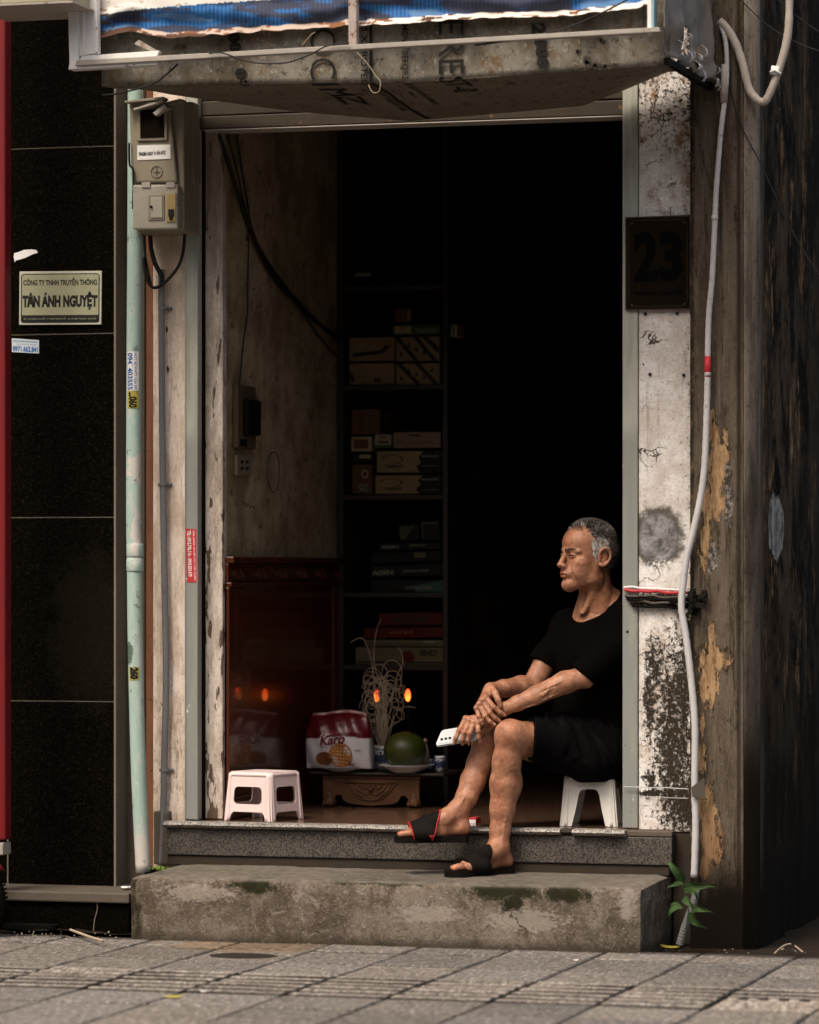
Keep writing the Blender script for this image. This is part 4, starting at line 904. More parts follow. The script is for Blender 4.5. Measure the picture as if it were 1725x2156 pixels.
# mould streaks drawn by old glue on the panel (raised crust)
r_ = random.Random(4)
for P in (([(1206, 100), (1222, 112), (1236, 128), (1244, 139), (1262, 141), (1300, 138)]), ([(1262, 80), (1272, 92)])):
    for _ in range(26 if len(P) > 2 else 10):
        t = r_.random()*(len(P)-1.001); i = int(t); f = t-i; u = P[i][0]+(P[i+1][0]-P[i][0])*f+r_.uniform(-5, 5); v = P[i][1]+(P[i+1][1]-P[i][1])*f+r_.uniform(-4, 4)
        c = PY(u, v, YF-.009); R = r_.uniform(.003, .008); mk('glue_crust', [c+Vector((R*math.cos(a*.9)*r_.uniform(.6, 1.3), 0, R*math.sin(a*.9)*r_.uniform(.6, 1.3))) for a in range(7)], [tuple(range(7))], MT['brownwall'], sb)
# right end panel of the box, torn
XE = fx[-1][0]+.004; ny, nz_ = 70, 50; V = []; F = []
for j in range(nz_):
    for i in range(ny):
        y = YS+(.78)*i/(ny-1); z = PY(1390, 128, YS).z-.03+.62*j/(nz_-1); q = np.array([0, y, z]); crump = max(0, 1-(z-3.02)/.16)
        V.append((XE+.010*math.sin(y*26)*max(0, crump)+.03*(fbm(q, 14, 3, 2)-.5)*max(0, crump), y, z))
for j in range(nz_-1):
    for i in range(ny-1):
        a = j*ny+i; y, z = V[a][1], V[a][2]; n_ = fbm(np.array([3., y, z]), 17, 3, 4)
        low = zfold(XE)+.015+.03*(n_-.5)+(.08*(1-min(1, (y-YS)/.05)))
        hole = (((y+.52)/.05)**2+((z-PY(1415, 92, -.5).z)/.05)**2 < .9+.9*(n_-.5)) or (((y+.30)/.06)**2+((z-PY(1440, 105, -.3).z)/.04)**2 < .7+1.2*(n_-.5))
        if z > low and not hole: F.append((a, a+1, a+ny+1, a+ny))
MB().add(V, F).build('end_panel', mat_conduit('end_panel_paint', (.13, .11, .088), (.30, .27, .235), (1, 1, .4)), sb, smooth=True, solid=.003)
for k in range(14):   # curled torn flaps
    r2_ = random.Random(50+k); y = YS+.10+r2_.uniform(0, .62); z = zfold(XE)+r2_.uniform(.02, .13); c = Vector((XE+.012, y, z)); w = r2_.uniform(.008, .02); h = r2_.uniform(.015, .05)
    V = [(c.x+.022*math.sin(t*2.6), c.y+s*w+.3*h*t*r2_.uniform(-1, 1)*.2, c.z-h*t) for t in (0, .35, .7, 1) for s in (-1, 1)]
    MB().grid(V, 2, 4).build('torn_flap', MT['white'] if k % 2 else MT['wconduit'], sb, smooth=True, solid=.0015)
MB().box(XE-.02, XE+.002, YS+.05, -.02, zfold(XE)+.0, zfold(XE)+.02).build('end_rail', MT['black'], sb)
for i, (P, r_, mt, Y) in enumerate((([(440, 112), (468, 111), (500, 122), (540, 132), (600, 132), (650, 116), (690, 96), (735, 90)], .0026, 'cable', YS-.045), ([(375, 134), (352, 155), (318, 178), (250, 196), (215, 200)], .0032, 'cable', YS-.0), ([(1330, -5), (1250, 35), (1180, 62), (1090, 82), (1000, 95)], .0028, 'cable', YS-.02),
        ([(752, 110), (775, 135), (792, 160), (801, 172), (798, 192), (785, 194), (776, 178)], .0012, 'twine', YS-.04), ([(636, 95), (655, 73), (664, 68)], .0010, 'twine', YS-.04))):
    tag(MB().tube(smoothpts(pts(P, Y), 6), r_, 6).build('sign_wire' if mt == 'cable' else 'twine', MT[mt], smooth=True), ['thin dark wire draped over the lower bar left of the centre post', 'black wire dropping from the signboard towards the meter box', 'dark wire slanting down from the top right over the signboard', 'pale frayed twine hanging from the foot of the centre post', 'tiny pale thread left of the centre post'][i], 'wire' if mt == 'cable' else 'twine')
# ================================================================ things inside the doorway
def PW(u, v, off=0): p = PX(u, v, XW); return Vector((XW+off, p.y, p.z))
def wall_tube(name, P, r, mat, label, cat='cable', off=.012):
    return tag(MB().tube(smoothpts([PW(u, v, off+(q[0] if q else 0)) for u, v, *q in P], 6), r, 7).build(name, MT[mat], smooth=True), label, cat)
wall_tube('wall_cable', [(455, 283), (480, 360), (500, 425), (518, 478), (540, 525), (570, 573), (610, 625), (655, 672), (712, 722)], .007, 'cable', 'thick black cable sagging across the inner left wall, upper one of the bundle')
wall_tube('wall_cable', [(487, 283), (498, 360), (510, 430), (518, 478), (545, 545), (590, 610), (640, 668), (712, 712)], .005, 'cable', 'black cable close under the lintel that joins the sagging bundle', off=.02)
wall_tube('wall_cable', [(470, 283), (492, 370), (514, 470), (540, 540), (580, 605), (620, 645), (650, 690), (690, 740), (712, 752)], .004, 'cable', 'lowest black cable of the bundle, drooping towards the shelves', off=.016)
wall_tube('wall_cable', [(517, 480), (515, 600), (514, 660), (506, 720), (498, 800), (497, 812)], .003, 'cable', 'thin cable running straight down the inner wall to the intercom')
it = thing('intercom', 'grimy wall intercom handset box on the inner left wall above the socket', 'intercom', PW(508, 948))
def wallbox(u0, u1, v0, v1, t0, t1, nm, mat, par, bev=.003):
    a = PW(u0, v0); b = PW(u1, v1); return MB().box(XW+t0, XW+t1, min(a.y, b.y), max(a.y, b.y), b.z, PW(u0, v0).z).build(nm, MT[mat] if isinstance(mat, str) else mat, par, bevel=bev)
wallbox(489, 527, 810, 946, .001, .022, 'back_box', 'socket', it); wallbox(498, 526, 840, 918, .0225, .045, 'handset', 'black', it, .008); wallbox(493, 506, 924, 940, .0225, .026, 'call_button', 'black', it, .002)
sk = thing('wall_socket', 'small dirty square socket below the intercom', 'socket', PW(507, 1003))
wallbox(492, 522, 958, 1003, .001, .014, 'plate', flat('dirty_plate', (.20, .165, .10), .5), sk)
for u in (501, 512):
    for v in (972, 986): wallbox(u-2, u+3, v-3, v+4, .0142, .0155, 'pin_hole', 'ink', sk, 0)
# pencil scribbles
wall_tube('pencil_loop', [(566, 962), (574, 952), (584, 958), (588, 985), (584, 1025), (574, 1036), (563, 1010), (562, 975), (566, 962)], .0012, 'ink', 'thin oval scribble drawn on the inner wall beside the socket', 'scribble', .001)
wall_tube('pencil_scrawl', [(510, 1052), (512, 1062), (516, 1058), (518, 1068), (523, 1060), (526, 1070), (530, 1064), (536, 1072)], .0010, 'ink', 'small dark scrawl on the inner wall above the wood panelling', 'scribble', .001)
# shelving -------------------------------------------------------------------
YSH = 1.40
def sx(u, Y=YSH): return PY(u, 1200, Y).x
def sz(v, u=830, Y=YSH): return PY(u, v, Y).z
sh = thing('shelving_unit', 'dark wooden shelving unit with parts boxes at the back of the room', 'shelf', (sx(830), YSH+.15, ZF))
for u in (718, 938): MB().box(sx(u)-.008, sx(u)+.012, YSH-.01, YSH+.36, ZF, 2.93).build('upright', MT['shelfw'], sh, bevel=.002)
MB().box(sx(718)+.013, sx(938)-.009, YSH+.34, YSH+.358, ZF+.02, 2.93).build('back_board', MT['void'], sh)
for v in (600, 811, 1042, 1248, 1401): MB().box(sx(718)+.013, sx(938)-.009, YSH-.008, YSH+.338, sz(v)-.018, sz(v)).build('shelf_board', MT['shelfw'], sh, bevel=.002)
def dim(n, c): return flat(n, c, .8, .15, var=.2, ns=25, bump=.05)
cart = dim('tan_carton', (.19, .135, .066)); cart2 = dim('brown_carton', (.085, .042, .020)); redc = dim('dull_red_carton', (.060, .010, .005)); drk = dim('dark_carton', (.012, .012, .011))
grn = dim('green_carton', (.03, .07, .022)); teal = dim('teal_carton', (.035, .07, .05)); olive = dim('olive_carton', (.095, .082, .044)); pale = dim('pale_label', (.26, .21, .12)); wlab = dim('dim_lettering', (.17, .17, .12)); stri = dim('stripe_ink', (.022, .020, .014))
def carton(label, u0, u1, v0, v1, mat, dec=(), tilt=0, depth=.22, dy=0, name='carton', grp='parts boxes on the shelves'):
    Y = YSH+.012+dy; a = PY(u0, v1, Y); b = PY(u1, v0, Y); cx = (a.x+b.x)/2
    o_ = thing(name, label, 'box', (cx, Y+depth/2, a.z+.001), grp)
    t = math.radians(tilt); ct, st = math.cos(t), math.sin(t); W = b.x-a.x-.002; H = b.z-a.z-.003
    def R(x, z, y=Y): return (cx+(x)*ct-z*st, y, a.z+.001+abs(st)*W/2+x*st+z*ct)
    P = [R(-W/2, 0), R(W/2, 0), R(W/2, 0, Y+depth), R(-W/2, 0, Y+depth), R(-W/2, H), R(W/2, H), R(W/2, H, Y+depth), R(-W/2, H, Y+depth)]
    MB().hexa(P).build('box_body', mat, o_, bevel=.002)
    for k, d in enumerate(dec):
        yy = Y-.0012-.0006*k
        if d[0] == 'q':   # polygon patch in 0..1 coordinates
            MB().add([R((x-.5)*W, z*H, yy) for x, z in d[1]], [tuple(range(len(d[1])))]).build('printed_label', d[2], o_)
        else:
            X, Z, F = text_fit(d[1], 1, 1, d[6] if len(d) > 6 else .03); x0, x1, z0, z1 = d[2:6]
            MB().add([R((x0+(x1-x0)*p-.5)*W, (z0+(z1-z0)*q)*H, yy) for p, q in zip(X, Z)], F).build('lettering', d[7] if len(d) > 7 else wlab, o_)
    return o_
def rect(x0, z0, x1, z1): return [(x0, z0), (x1, z0), (x1, z1), (x0, z1)]
def diag(xs): return [('q', [(x+.16, 0), (x+.28, 0), (x-.30+.12, 1), (x-.30, 1)], stri) for x in xs]
def clubs(n=5, seed=1):
    r_ = random.Random(seed); L = []
    for k in range(n):
        x = .12+.18*k; z = .25+.5*((k*37) % 10)/10
        for dx, dz in ((-.018, 0), (.018, 0), (0, .10)): L.append(('q', [(x+dx+.020*math.cos(a*1.05), z+dz+.07*math.sin(a*1.05)) for a in range(6)], stri))
    return L
carton('tan carton with a torn dark label, upper left of the block of four', 735, 831, 708, 761, cart, [('q', [(.05, .16), (.75, .30), (.93, .62), (.80, .66), (.70, .45), (.1, .34)], stri), ('t', 'P100', .18, .30, .62, .75)])
carton('tan carton with diagonal black stripes and clubs, upper right of the block of four', 834, 926, 707, 761, cart, diag([.25, .68])+[('q', [(.88, .45), (1, .30), (1, .55), (.72, 1), (.60, 1)], stri)]+clubs(5, 2))
carton('tan carton with a small printed table, lower left of the block of four', 735, 831, 763, 811, cart, [('t', 'CODE', .16, .28, .55, .68), ('t', 'N. 3112', .16, .5, .3, .42, 0, stri), ('q', rect(.55, .12, .70, .30), stri), ('t', 'KAV', .3, .5, .05, .16, 0, stri), ('q', [(0, .7), (.06, .6), (.14, .2), (.06, .1), (0, .4)], stri)])
carton('tan carton with diagonal black stripes, lower right of the block of four', 834, 926, 763, 811, cart, diag([.30, .72])+clubs(5, 3))
carton('green carton marked TIMING KIT lying on the tan cartons', 826, 927, 681, 706, grn, [('q', rect(.05, .15, .40, .85), pale), ('t', 'TOP', .16, .28, .52, .72, .03, stri), ('t', 'TIMING KIT', .48, .97, .12, .60)])
carton('small brown box standing on top of the green carton', 831, 866, 648, 679, cart2, [('q', rect(.8, .1, .98, .9), cart)])
carton('small green and white box standing alone right of the shelving unit', 949, 963, 682, 709, pale, [('q', [(.3, 0), (.65, 0), (.55, 1), (.2, 1)], grn)], 0, .1, -.03)
carton('brown carton tilted upright at the left end of the third shelf', 740, 800, 860, 915, cart2, [('t', 'PART', .3, .45, .1, .8, 0, stri), ('t', 'SETS', .6, .7, .1, .8, 0, stri)], 0, .16)
carton('small open yellow box with a dark window, under the tilted brown carton', 739, 783, 918, 951, pale, [('q', rect(.12, .18, .84, .82), cart2)])
carton('flat navy box with a white strip under the open yellow box', 740, 783, 953, 974, drk, [('q', rect(.4, .45, .98, .82), pale)])
carton('dark maroon box with a round orange badge at the bottom left of the third shelf', 741, 784, 977, 1041, cart2, [('q', [(.65+.18*math.cos(a*.63), .68+.16*math.sin(a*.63)) for a in range(10)], pale), ('q', [(.65+.10*math.cos(a*.63), .68+.10*math.sin(a*.63)) for a in range(10)], redc), ('t', 'GAZ', .35, .8, .1, .35)])
carton('small green and white box between the yellow box and the long tan carton', 789, 824, 914, 943, pale, [('q', rect(0, 0, 1, .2), grn), ('t', 'GMB', .25, .75, .7, .88, .03, stri), ('q', rect(.15, .35, .85, .5), stri)])
carton('long tan carton with dark printing, top of the third shelf', 828, 928, 908, 944, dim('pinkish_carton', (.17, .115, .07)), [('t', '1-LR222-777', .38, .86, .22, .42, 0, stri), ('q', rect(.34, .72, .58, .84), stri), ('t', 'EXEDY', .1, .28, .3, .4, 0, stri)])
cmp_ = [('q', [(.68, 0), (1, 0), (1, 1), (.74, 1), (.66, .72), (.70, .45), (.62, .3)], drk), ('t', 'COMPACT', .14, .42, .22, .36, .05, stri)]
ring = [('q', [(.25+.17*math.cos(t), .62+.22*math.sin(t)) for t in [a*.33-1.2 for a in range(14)]]+[(.25+.15*math.cos(t), .62+.19*math.sin(t)) for t in [a*.33-1.2 for a in range(13, -1, -1)]], stri)]
carton('tan and black brake shoe carton marked COMPACT, upper of the pair', 793, 928, 948, 996, cart, cmp_+ring+[('t', 'BRAKE SHOES', .72, .97, .70, .80), ('q', rect(.7, .3, .97, .32), wlab)])
carton('tan and black brake shoe carton marked COMPACT, lower of the pair', 790, 928, 999, 1041, cart, cmp_+ring+[('t', 'BRAKE SHOES', .72, .97, .72, .84), ('q', rect(.7, .2, .97, .22), wlab)])
carton('teal clutch cover carton at the bottom of the fourth shelf pile', 780, 934, 1220, 1247, drk, [('q', [(.62, 0), (1, 0), (1, .95), (.88, .85), (.60, .55)], teal), ('t', 'CLUTCH COVER', .48, .84, .25, .48, .03, wlab)])
carton('black carton with white AISIN lettering, second from the bottom of the fourth shelf pile', 780, 932, 1191, 1217, drk, [('t', 'AISIN', .02, .32, .2, .62, .04), ('t', 'CLUTCH COVER', .46, .82, .35, .56)], 2, .2)
carton('dark carton with a yellow label, third from the bottom of the fourth shelf pile', 781, 930, 1164, 1187, drk, [('t', 'AISIN', .12, .36, .3, .6, .02, stri), ('q', rect(.62, .4, .78, .9), olive)], 2, .2)
carton('dark carton with small yellow lettering near the top of the fourth shelf pile', 798, 928, 1143, 1160, drk, [('t', 'AISIN', .03, .32, .3, .7), ('t', 'SUPER ONE', .50, .76, .5, .8)], 1, .2)
carton('small box printed with pale stripes on top of the fourth shelf pile', 841, 884, 1104, 1140, drk, [('q', [(.05, .1+.13*k), (.9-.09*(6-k), .16+.13*k), (.9-.09*(6-k), .22+.13*k), (.05, .17+.13*k)], olive) for k in range(6)], 4, .12)
carton('dim black box leaning beside the striped box on the fourth shelf', 888, 927, 1096, 1139, drk, [('q', rect(.05, .1, .07, .9), wlab), ('q', rect(.05, .86, .95, .89), wlab)], 3, .12)
carton('olive carton with black END lettering and a red disc, bottom of the fifth shelf pile', 748, 934, 1363, 1400, olive, [('t', 'END', .74, .93, .52, .88, .05, stri), ('q', [(.60+.075*math.cos(a*.5), .45+.38*math.sin(a*.5)) for a in range(13)], redc), ('q', rect(0, .10, 1, .2), stri)])
carton('thin grey striped carton under the long red one on the fifth shelf', 768, 934, 1347, 1361, olive, [('q', rect(.02, .3, .98, .4), stri), ('q', rect(.75, .5, .9, .9), wlab)])
carton('long dull red carton with small pale lettering on the fifth shelf', 766, 934, 1322, 1345, redc, [('t', 'RACK END', .33, .63, .4, .65, .02, dim('pinkish_ink', (.25, .09, .05)))], 1, .2)
carton('red carton with black RACK END lettering on top of the fifth shelf pile', 797, 932, 1291, 1318, redc, [('t', 'RACK END', .22, .82, .2, .82, .05, stri)], 1, .2)
carton('faint white strip box alone on the second shelf', 744, 785, 568, 586, drk, [('q', rect(.1, .2, .9, .7), wlab)], 0, .1)
# altar ---------------------------------------------------------------------
YA = .86
at_ = thing('altar_stand', 'low carved brown wooden altar stand with lion paw feet on the floor', 'altar', (PY(783, 1700, YA).x, YA+.12, ZF))
ax0, ax1 = PY(682, 0, YA).x, PY(884, 0, YA).x; az0, az1 = ZF+.002, PY(783, 1632, YA).z; W_ = ax1-ax0; Hh = az1-az0
MB().box(PY(655, 0, YA).x, PY(938, 0, YA).x, YA-.025, YA+.30, az1, az1+.010).build('top_board', MT['shelfw'], at_, bevel=.003)
MB().box(ax0-.006, ax1+.006, YA-.012, YA+.28, az1-.014, az1-.001).build('moulding', MT['altar'], at_, bevel=.004)
def apron(w, h):
    P = [(0, h), (0, h*.28), (w*.10, h*.25), (w*.14, h*.42), (w*.19, h*.42), (w*.215, h*.22), (w*.26, h*.13), (w*.36, h*.08), (w*.5, h*.04), (w*.64, h*.08), (w*.74, h*.13), (w*.785, h*.22), (w*.81, h*.42), (w*.86, h*.42), (w*.90, h*.25), (w, h*.28), (w, h)]
    return P
V, F = plate([apron(W_, Hh-.015)], .018); V = np.stack([V[:, 0]+ax0, YA+V[:, 2], V[:, 1]+az0], 1)
mk('apron', V, F, MT['altar'], at_, bevel=.002)
V2 = V.copy(); V2[:, 1] += .25; mk('apron', V2, F, MT['altar'], at_)
m = MB(); cx = (ax0+ax1)/2; cz = az0+Hh*.50
def line(m, P, r=.0026): m.tube([Vector((cx+x*W_, YA-.0115, cz+z*Hh)) for x, z in P], r, 6)
line(m, [(-.27, .26), (.27, .26)]); line(m, [(-.27, .26), (-.20, .0), (-.12, -.24), (0, -.30), (.12, -.24), (.20, 0), (.27, .26)])
for s in (-1, 1):
    line(m, [(s*.22, .20), (s*.16, -.05), (s*.09, -.2)]); line(m, [(s*.17, .2), (s*.12, .0), (s*.05, -.12), (0, -.05)]); line(m, [(s*.12, .2), (s*.08, .08), (s*.03, .12), (0, .02)], .0032)
    line(m, [(s*.05, .2), (s*.02, .14), (0, .2)], .003)
m.tube([Vector((cx, YA-.010, cz+.05*Hh)), Vector((cx, YA-.018, cz+.05*Hh))], .008, 10); m.build('carved_flower', MT['altar'], at_, smooth=True)
for x in (ax0+.022, ax1-.022):
    for y in (YA+.005, YA+.25):
        m = MB(); m.lathe([(.010, Hh*.45), (.020, Hh*.40), (.016, Hh*.32), (.024, Hh*.22), (.027, Hh*.12), (.022, .002)], (x, y, az0), 14)
        for k in (-1, 0, 1): m.tube([Vector((x+k*.012, y-.014, az0+.016)), Vector((x+k*.013, y-.028, az0+.012)), Vector((x+k*.013, y-.032, az0+.005))], [.008, .009, .005], 8)
        m.build('paw_foot', MT['altar'], at_, smooth=True)
zt_ = az1+.011
# biscuit bag
YB_ = .83; bg_ = thing('biscuit_bag', 'dark red and white biscuit bag with waffle picture standing on the altar', 'snack bag', (PY(711, 0, YB_).x, YB_+.03, zt_))
bx0, bx1 = PY(646, 0, YB_).x, PY(779, 0, YB_).x; bz0, bz1 = PY(711, 1618, YB_).z, PY(711, 1497, YB_).z
nu, nv = 70, 66; V = []; Cc = []
def bagY(a, b): # front bulge
    return YB_-.036*math.sin(math.pi*min(1, b*1.05))**.6*(1-(2*a-1)**4*.8)+.05*max(0, b-.62)+.003*math.sin(a*21+b*9)+.005*(float(fbm(np.array([a*5, b*5, 1.]), 1, 3, 2))-.5)
def bagX(a, b): w = (1-.16*max(0, b-.55)**1.2/.4); return (bx0+bx1)/2+(bx1-bx0)*(a-.5)*w
def bagZ(a, b): return bz0+(bz1-bz0)*b*(1-.02*math.sin(a*3.1*2+.4)-(.035*(2*a-1)**2 if b > .9 else 0))
for j in range(nv):
    for i in range(nu):
        a = i/(nu-1); b = j/(nv-1); V.append((bagX(a, b), bagY(a, b), bagZ(a, b)))
        if b > .52+.03*math.sin(a*3): c = (.085, .004, .007) if b < .955 else (.30, .16, .16)
        else: c = (.52, .50, .52)
        Cc.append(c)
F = MB().grid(V, nu, nv).F
nb = len(V); Vb = [(x, YB_+.075-.045*b_, z) for (x, y, z), b_ in zip(V, [j/(nv-1) for j in range(nv) for i in range(nu)])]
F2 = F+[tuple(reversed([q+nb for q in f])) for f in F]
for j in range(nv-1):
    for i, fl_ in ((0, 0), (nu-1, 1)):
        a = j*nu+i; q = (a, a+nu, a+nu+nb, a+nb); F2.append(q if not fl_ else tuple(reversed(q)))
for i in range(nu-1): a = (nv-1)*nu+i; F2.append((a, a+1, a+1+nb, a+nb))
mk('bag', V+Vb, F2, mat_vcol('glossy_bag_film', .28, .5, 30, .25), bg_, smooth=True, colors=np.array(Cc+Cc))
def bagmap(x, y, off=.0022): return (bagX(x, y), bagY(x, y)-off, bagZ(x, y))
def bagtext(s, x0, x1, y0, y1, mt, slant=.0, off=.0025, bold=.04, par=bg_, rise=0):
    X, Y, F = text_fit(s, 1, 1, bold); MB().add([bagmap(x0+(x1-x0)*p+slant*q, y0+(y1-y0)*q+rise*p, off) for p, q in zip(X, Y)], F).build('lettering', mt, par)
maroon = flat('maroon_ink', (.14, .012, .022), .4, bump=0); wht = flat('white_print', (.70, .66, .66), .4, bump=0)
bagtext('Karo', .235, .665, .385, .600, wht, .03, .0022, .07, rise=.03); bagtext('Karo', .255, .650, .402, .585, maroon, .03, .0046, .035, rise=.03)
bagtext('BÁNH TRỨNG TƯƠI', .28, .62, .365, .385, maroon, 0, .0025, .0, rise=.03); bagtext('21G', .68, .77, .045, .10, maroon, .01, .0025, .03); bagtext('BAKERY', .40, .56, .60, .635, flat('pink_print', (.45, .12, .13), .4), .01, .0025, .02); bagtext('RICH', .80, .875, .30, .33, maroon, .01, .0025, .03)
def bagpoly(nm, c, rx, ry, mt, off, n=22, wob=0, seed=1):
    r_ = random.Random(seed); P = [bagmap(c[0]+rx*math.cos(2*math.pi*k/n)*(1+wob*r_.uniform(-1, 1)), c[1]+ry*math.sin(2*math.pi*k/n)*(1+wob*r_.uniform(-1, 1)), off) for k in range(n)]
    MB().add(P+[bagmap(c[0], c[1], off)], [(k, (k+1) % n, n) for k in range(n)]).build(nm, mt, bg_)
waf = flat('waffle_print', (.34, .13, .035), .5, bump=0); wafd = flat('waffle_lines', (.52, .27, .09), .5, bump=0); chc = flat('chocolate_print', (.16, .055, .02), .5, ns=300, bump=0)
bagpoly('printed_waffle', (.575, .235), .185, .215, waf, .0026, 30); bagpoly('printed_biscuit', (.32, .175), .135, .125, chc, .0028, 14, .12, 3)
ov = [(.485+.07*math.cos(2*math.pi*k/24)*1.5, .617+.035*math.sin(2*math.pi*k/24)*1.1) for k in range(24)]
MB().tube([Vector(bagmap(x, y, .0015)) for x, y in ov+[ov[0]]], .0007, 5).build('printed_oval', flat('pink_line', (.45, .12, .13), .4), bg_)
m = MB()
for k in range(-3, 4):
    for sgn in (-1, 1):
        P = [];
        for t in range(9):
            q = -1+t/4; x = .585+(.042*k)*1+.0+sgn*0; 
            if sgn > 0: pxx, pyy = .575+.052*k+.02*q, .235+.215*q
            else: pxx, pyy = .575+.185*q, .235+.060*k-.02*q
            if ((pxx-.575)/.180)**2+((pyy-.235)/.208)**2 <= 1.0: P.append(Vector(bagmap(pxx, pyy, .0027)))
        if len(P) > 1: m.tube(P, .0013, 5)
m.build('printed_grid', wafd, bg_)
def dish(u0, u1, v0, v1, Y, label, nm='plate'):
    a = PY(u0, v0, Y); b = PY(u1, v0, Y); R = (b.x-a.x)/2; h = max(.012, a.z-zt_)
    return tag(MB().lathe([(R*.52, 0), (R*.56, h*.12), (R*.90, h*.75), (R, h), (R*.97, h), (R*.85, h*.72), (R*.5, h*.25)], ((a.x+b.x)/2, Y+.0, zt_), 36).build(nm, MT['ceram'], smooth=True), label, 'plate')
dish(800, 912, 1609, 1627, .88, 'white ceramic plate under the green pomelo'); dish(682, 762, 1619, 1627, .87, 'white plate hidden under the biscuit bag')
# pomelo
pc = PY(853, 1578, .90); R = .079; V = []; n1, n2 = 40, 26
for j in range(n2+1):
    for i in range(n1):
        t = math.pi*j/n2; a = 2*math.pi*i/n1; r_ = R*(1+.03*math.cos(t)*(1 if t < 1.5 else 0)); q = 1+.012*(float(vnoise(np.array([math.cos(a)*3, math.sin(a)*3, t*2])))-.5)
        V.append((pc.x+r_*q*math.sin(t)*math.cos(a), pc.y+r_*q*math.sin(t)*math.sin(a), zt_+.010+R*.87+R*.87*math.cos(t)*q))
F = [(j*n1+i, j*n1+(i+1) % n1, (j+1)*n1+(i+1) % n1, (j+1)*n1+i) for j in range(n2) for i in range(n1)]
pm = Mat('pomelo_skin'); c_ = pm.mix(pm.noise(20, 4, .6), (.014, .020, .002), (.048, .052, .005)); pm.out(c_, .45, .4, bump=(pm.noise(260, 2, .5), .4), dist=.001)
pf = thing('pomelo', 'large round green pomelo on a white plate', 'fruit', (pc.x, pc.y, zt_+.01)); mk('peel', V, F, pm.m, pf, smooth=True)
# vase with curly twigs
def pot(u0, u1, v0, v1, Y, label, cat, nm):
    a = PY(u0, v0, Y); b = PY(u1, v0, Y); R = (b.x-a.x)/2; h = a.z-zt_; cx = (a.x+b.x)/2; o_ = thing(nm, label, cat, (cx, Y, zt_))
    MB().lathe([(R*.6, 0), (R*.7, h*.05), (R*.92, h*.35), (R*.98, h*.75), (R*.9, h*.92), (R, h), (R*.9, h), (R*.8, h*.9), (R*.8, h*.5)], (cx, Y, zt_), 28).build('body', MT['ceram'], o_, smooth=True)
    for f in (.12, .86):
        MB().tube([Vector((cx+R*1.0*math.cos(2*math.pi*k/24)*(.83 if f < .5 else .955), Y+R*math.sin(2*math.pi*k/24)*(.83 if f < .5 else .955), zt_+h*f)) for k in range(25)], .0018, 5).build('blue_band', MT['cblue'], o_)
    m = MB()
    for q in (-.95, -.1, .75):
        a0 = math.atan2(-FW[1], -FW[0])+q; c = Vector((cx+R*1.0*math.cos(a0), Y+R*1.0*math.sin(a0), zt_+h*.52)); tx = Vector((-math.sin(a0), math.cos(a0), 0)); n_ = Vector((math.cos(a0), math.sin(a0), 0))
        for k in range(7):
            t = 2*math.pi*k/7; d = tx*math.cos(t)+Vector((0, 0, 1))*math.sin(t); p = c+d*h*.16; m.obox(p-n_*.0005, d*h*.10, tx.cross(n_)*0+(d.cross(n_))*h*.045, n_*.0016)
        m.tube([c-n_*.001, c+n_*.0012], h*.05, 8)
    m.build('painted_flower', MT['cblue'], o_)
    return o_
pot(781, 832, 1570, 1622, 1.00, 'blue and white ceramic vase holding curly dry twigs, behind the pomelo', 'vase', 'vase')
pot(915, 938, 1592, 1625, .93, 'small blue and white ceramic cup at the right end of the altar', 'cup', 'cup')
pot(896, 913, 1598, 1625, 1.06, 'tiny blue and white cup between the pomelo and the right cup', 'cup', 'cup')
tw = thing('dry_twigs', 'bunch of pale curly dry twigs standing in the vase', 'twigs', PY(806, 1572, 1.0)); r_ = random.Random(21)
def twig(P, r0=.0015): 
    Q = smoothpts([PY(u, v, Y) for u, v, Y in P], 7); n = len(Q); MB().tube(Q, [r0*(1-.45*i/n) for i in range(n)], 5).build('twig', MT['twig'], tw, smooth=True)
for k in range(24):
    Y = 1.0+r_.uniform(-.03, .03); P = [(806+r_.uniform(-3, 3), 1572, 1.0), (806+r_.uniform(-12, 12), 1530, Y)]; u = 806+r_.uniform(-16, 16); v = r_.uniform(1440, 1505); P.append((u, v, Y))
    a = r_.uniform(-2.2, -1.0); cur = r_.choice((-1, 1)); R_ = r_.uniform(9, 20)
    for q in range(r_.randint(12, 26)):
        if r_.random() < .12: cur = -cur; R_ = r_.uniform(8, 22)
        a += cur*.5; st_ = R_*.5; nu_, nv_ = u+st_*math.cos(a), v+st_*math.sin(a)*1.25
        if nu_ < 764 or nu_ > 851 or nv_ < 1330 or nv_ > 1525: a += cur*.8; nu_, nv_ = u+st_*math.cos(a), v+st_*math.sin(a)*1.25
        u, v = min(852, max(763, nu_)), min(1530, max(1326, nv_)); Y += r_.uniform(-.008, .008); P.append((u, v, Y))
    twig(P)
twig([(806, 1572, 1.), (800, 1450, 1.), (788, 1395, 1.0), (790, 1345, .99), (796, 1318, .99), (803, 1304, .98)]); twig([(805, 1572, 1.), (790, 1440, 1.), (778, 1375, 1.0), (765, 1346, 1.0), (752, 1345, 1.0), (738, 1353, 1.)])
twig([(808, 1572, 1.), (826, 1520, .99), (840, 1494, .98), (858, 1488, .98), (874, 1490, .97)]); twig([(806, 1572, 1.), (798, 1500, 1.), (775, 1478, 1.), (760, 1478, 1.), (757, 1492, 1.)]); twig([(808, 1572, 1.), (835, 1430, 1.), (848, 1400, 1.), (846, 1375, 1.), (838, 1362, 1.)])
for k in range(9): twig([(800+k*1.5, 1575, 1.), (795+k*3+r_.uniform(-9, 9), 1545, .98), (780+k*7, 1515+r_.uniform(-8, 8), .97)], .0016)
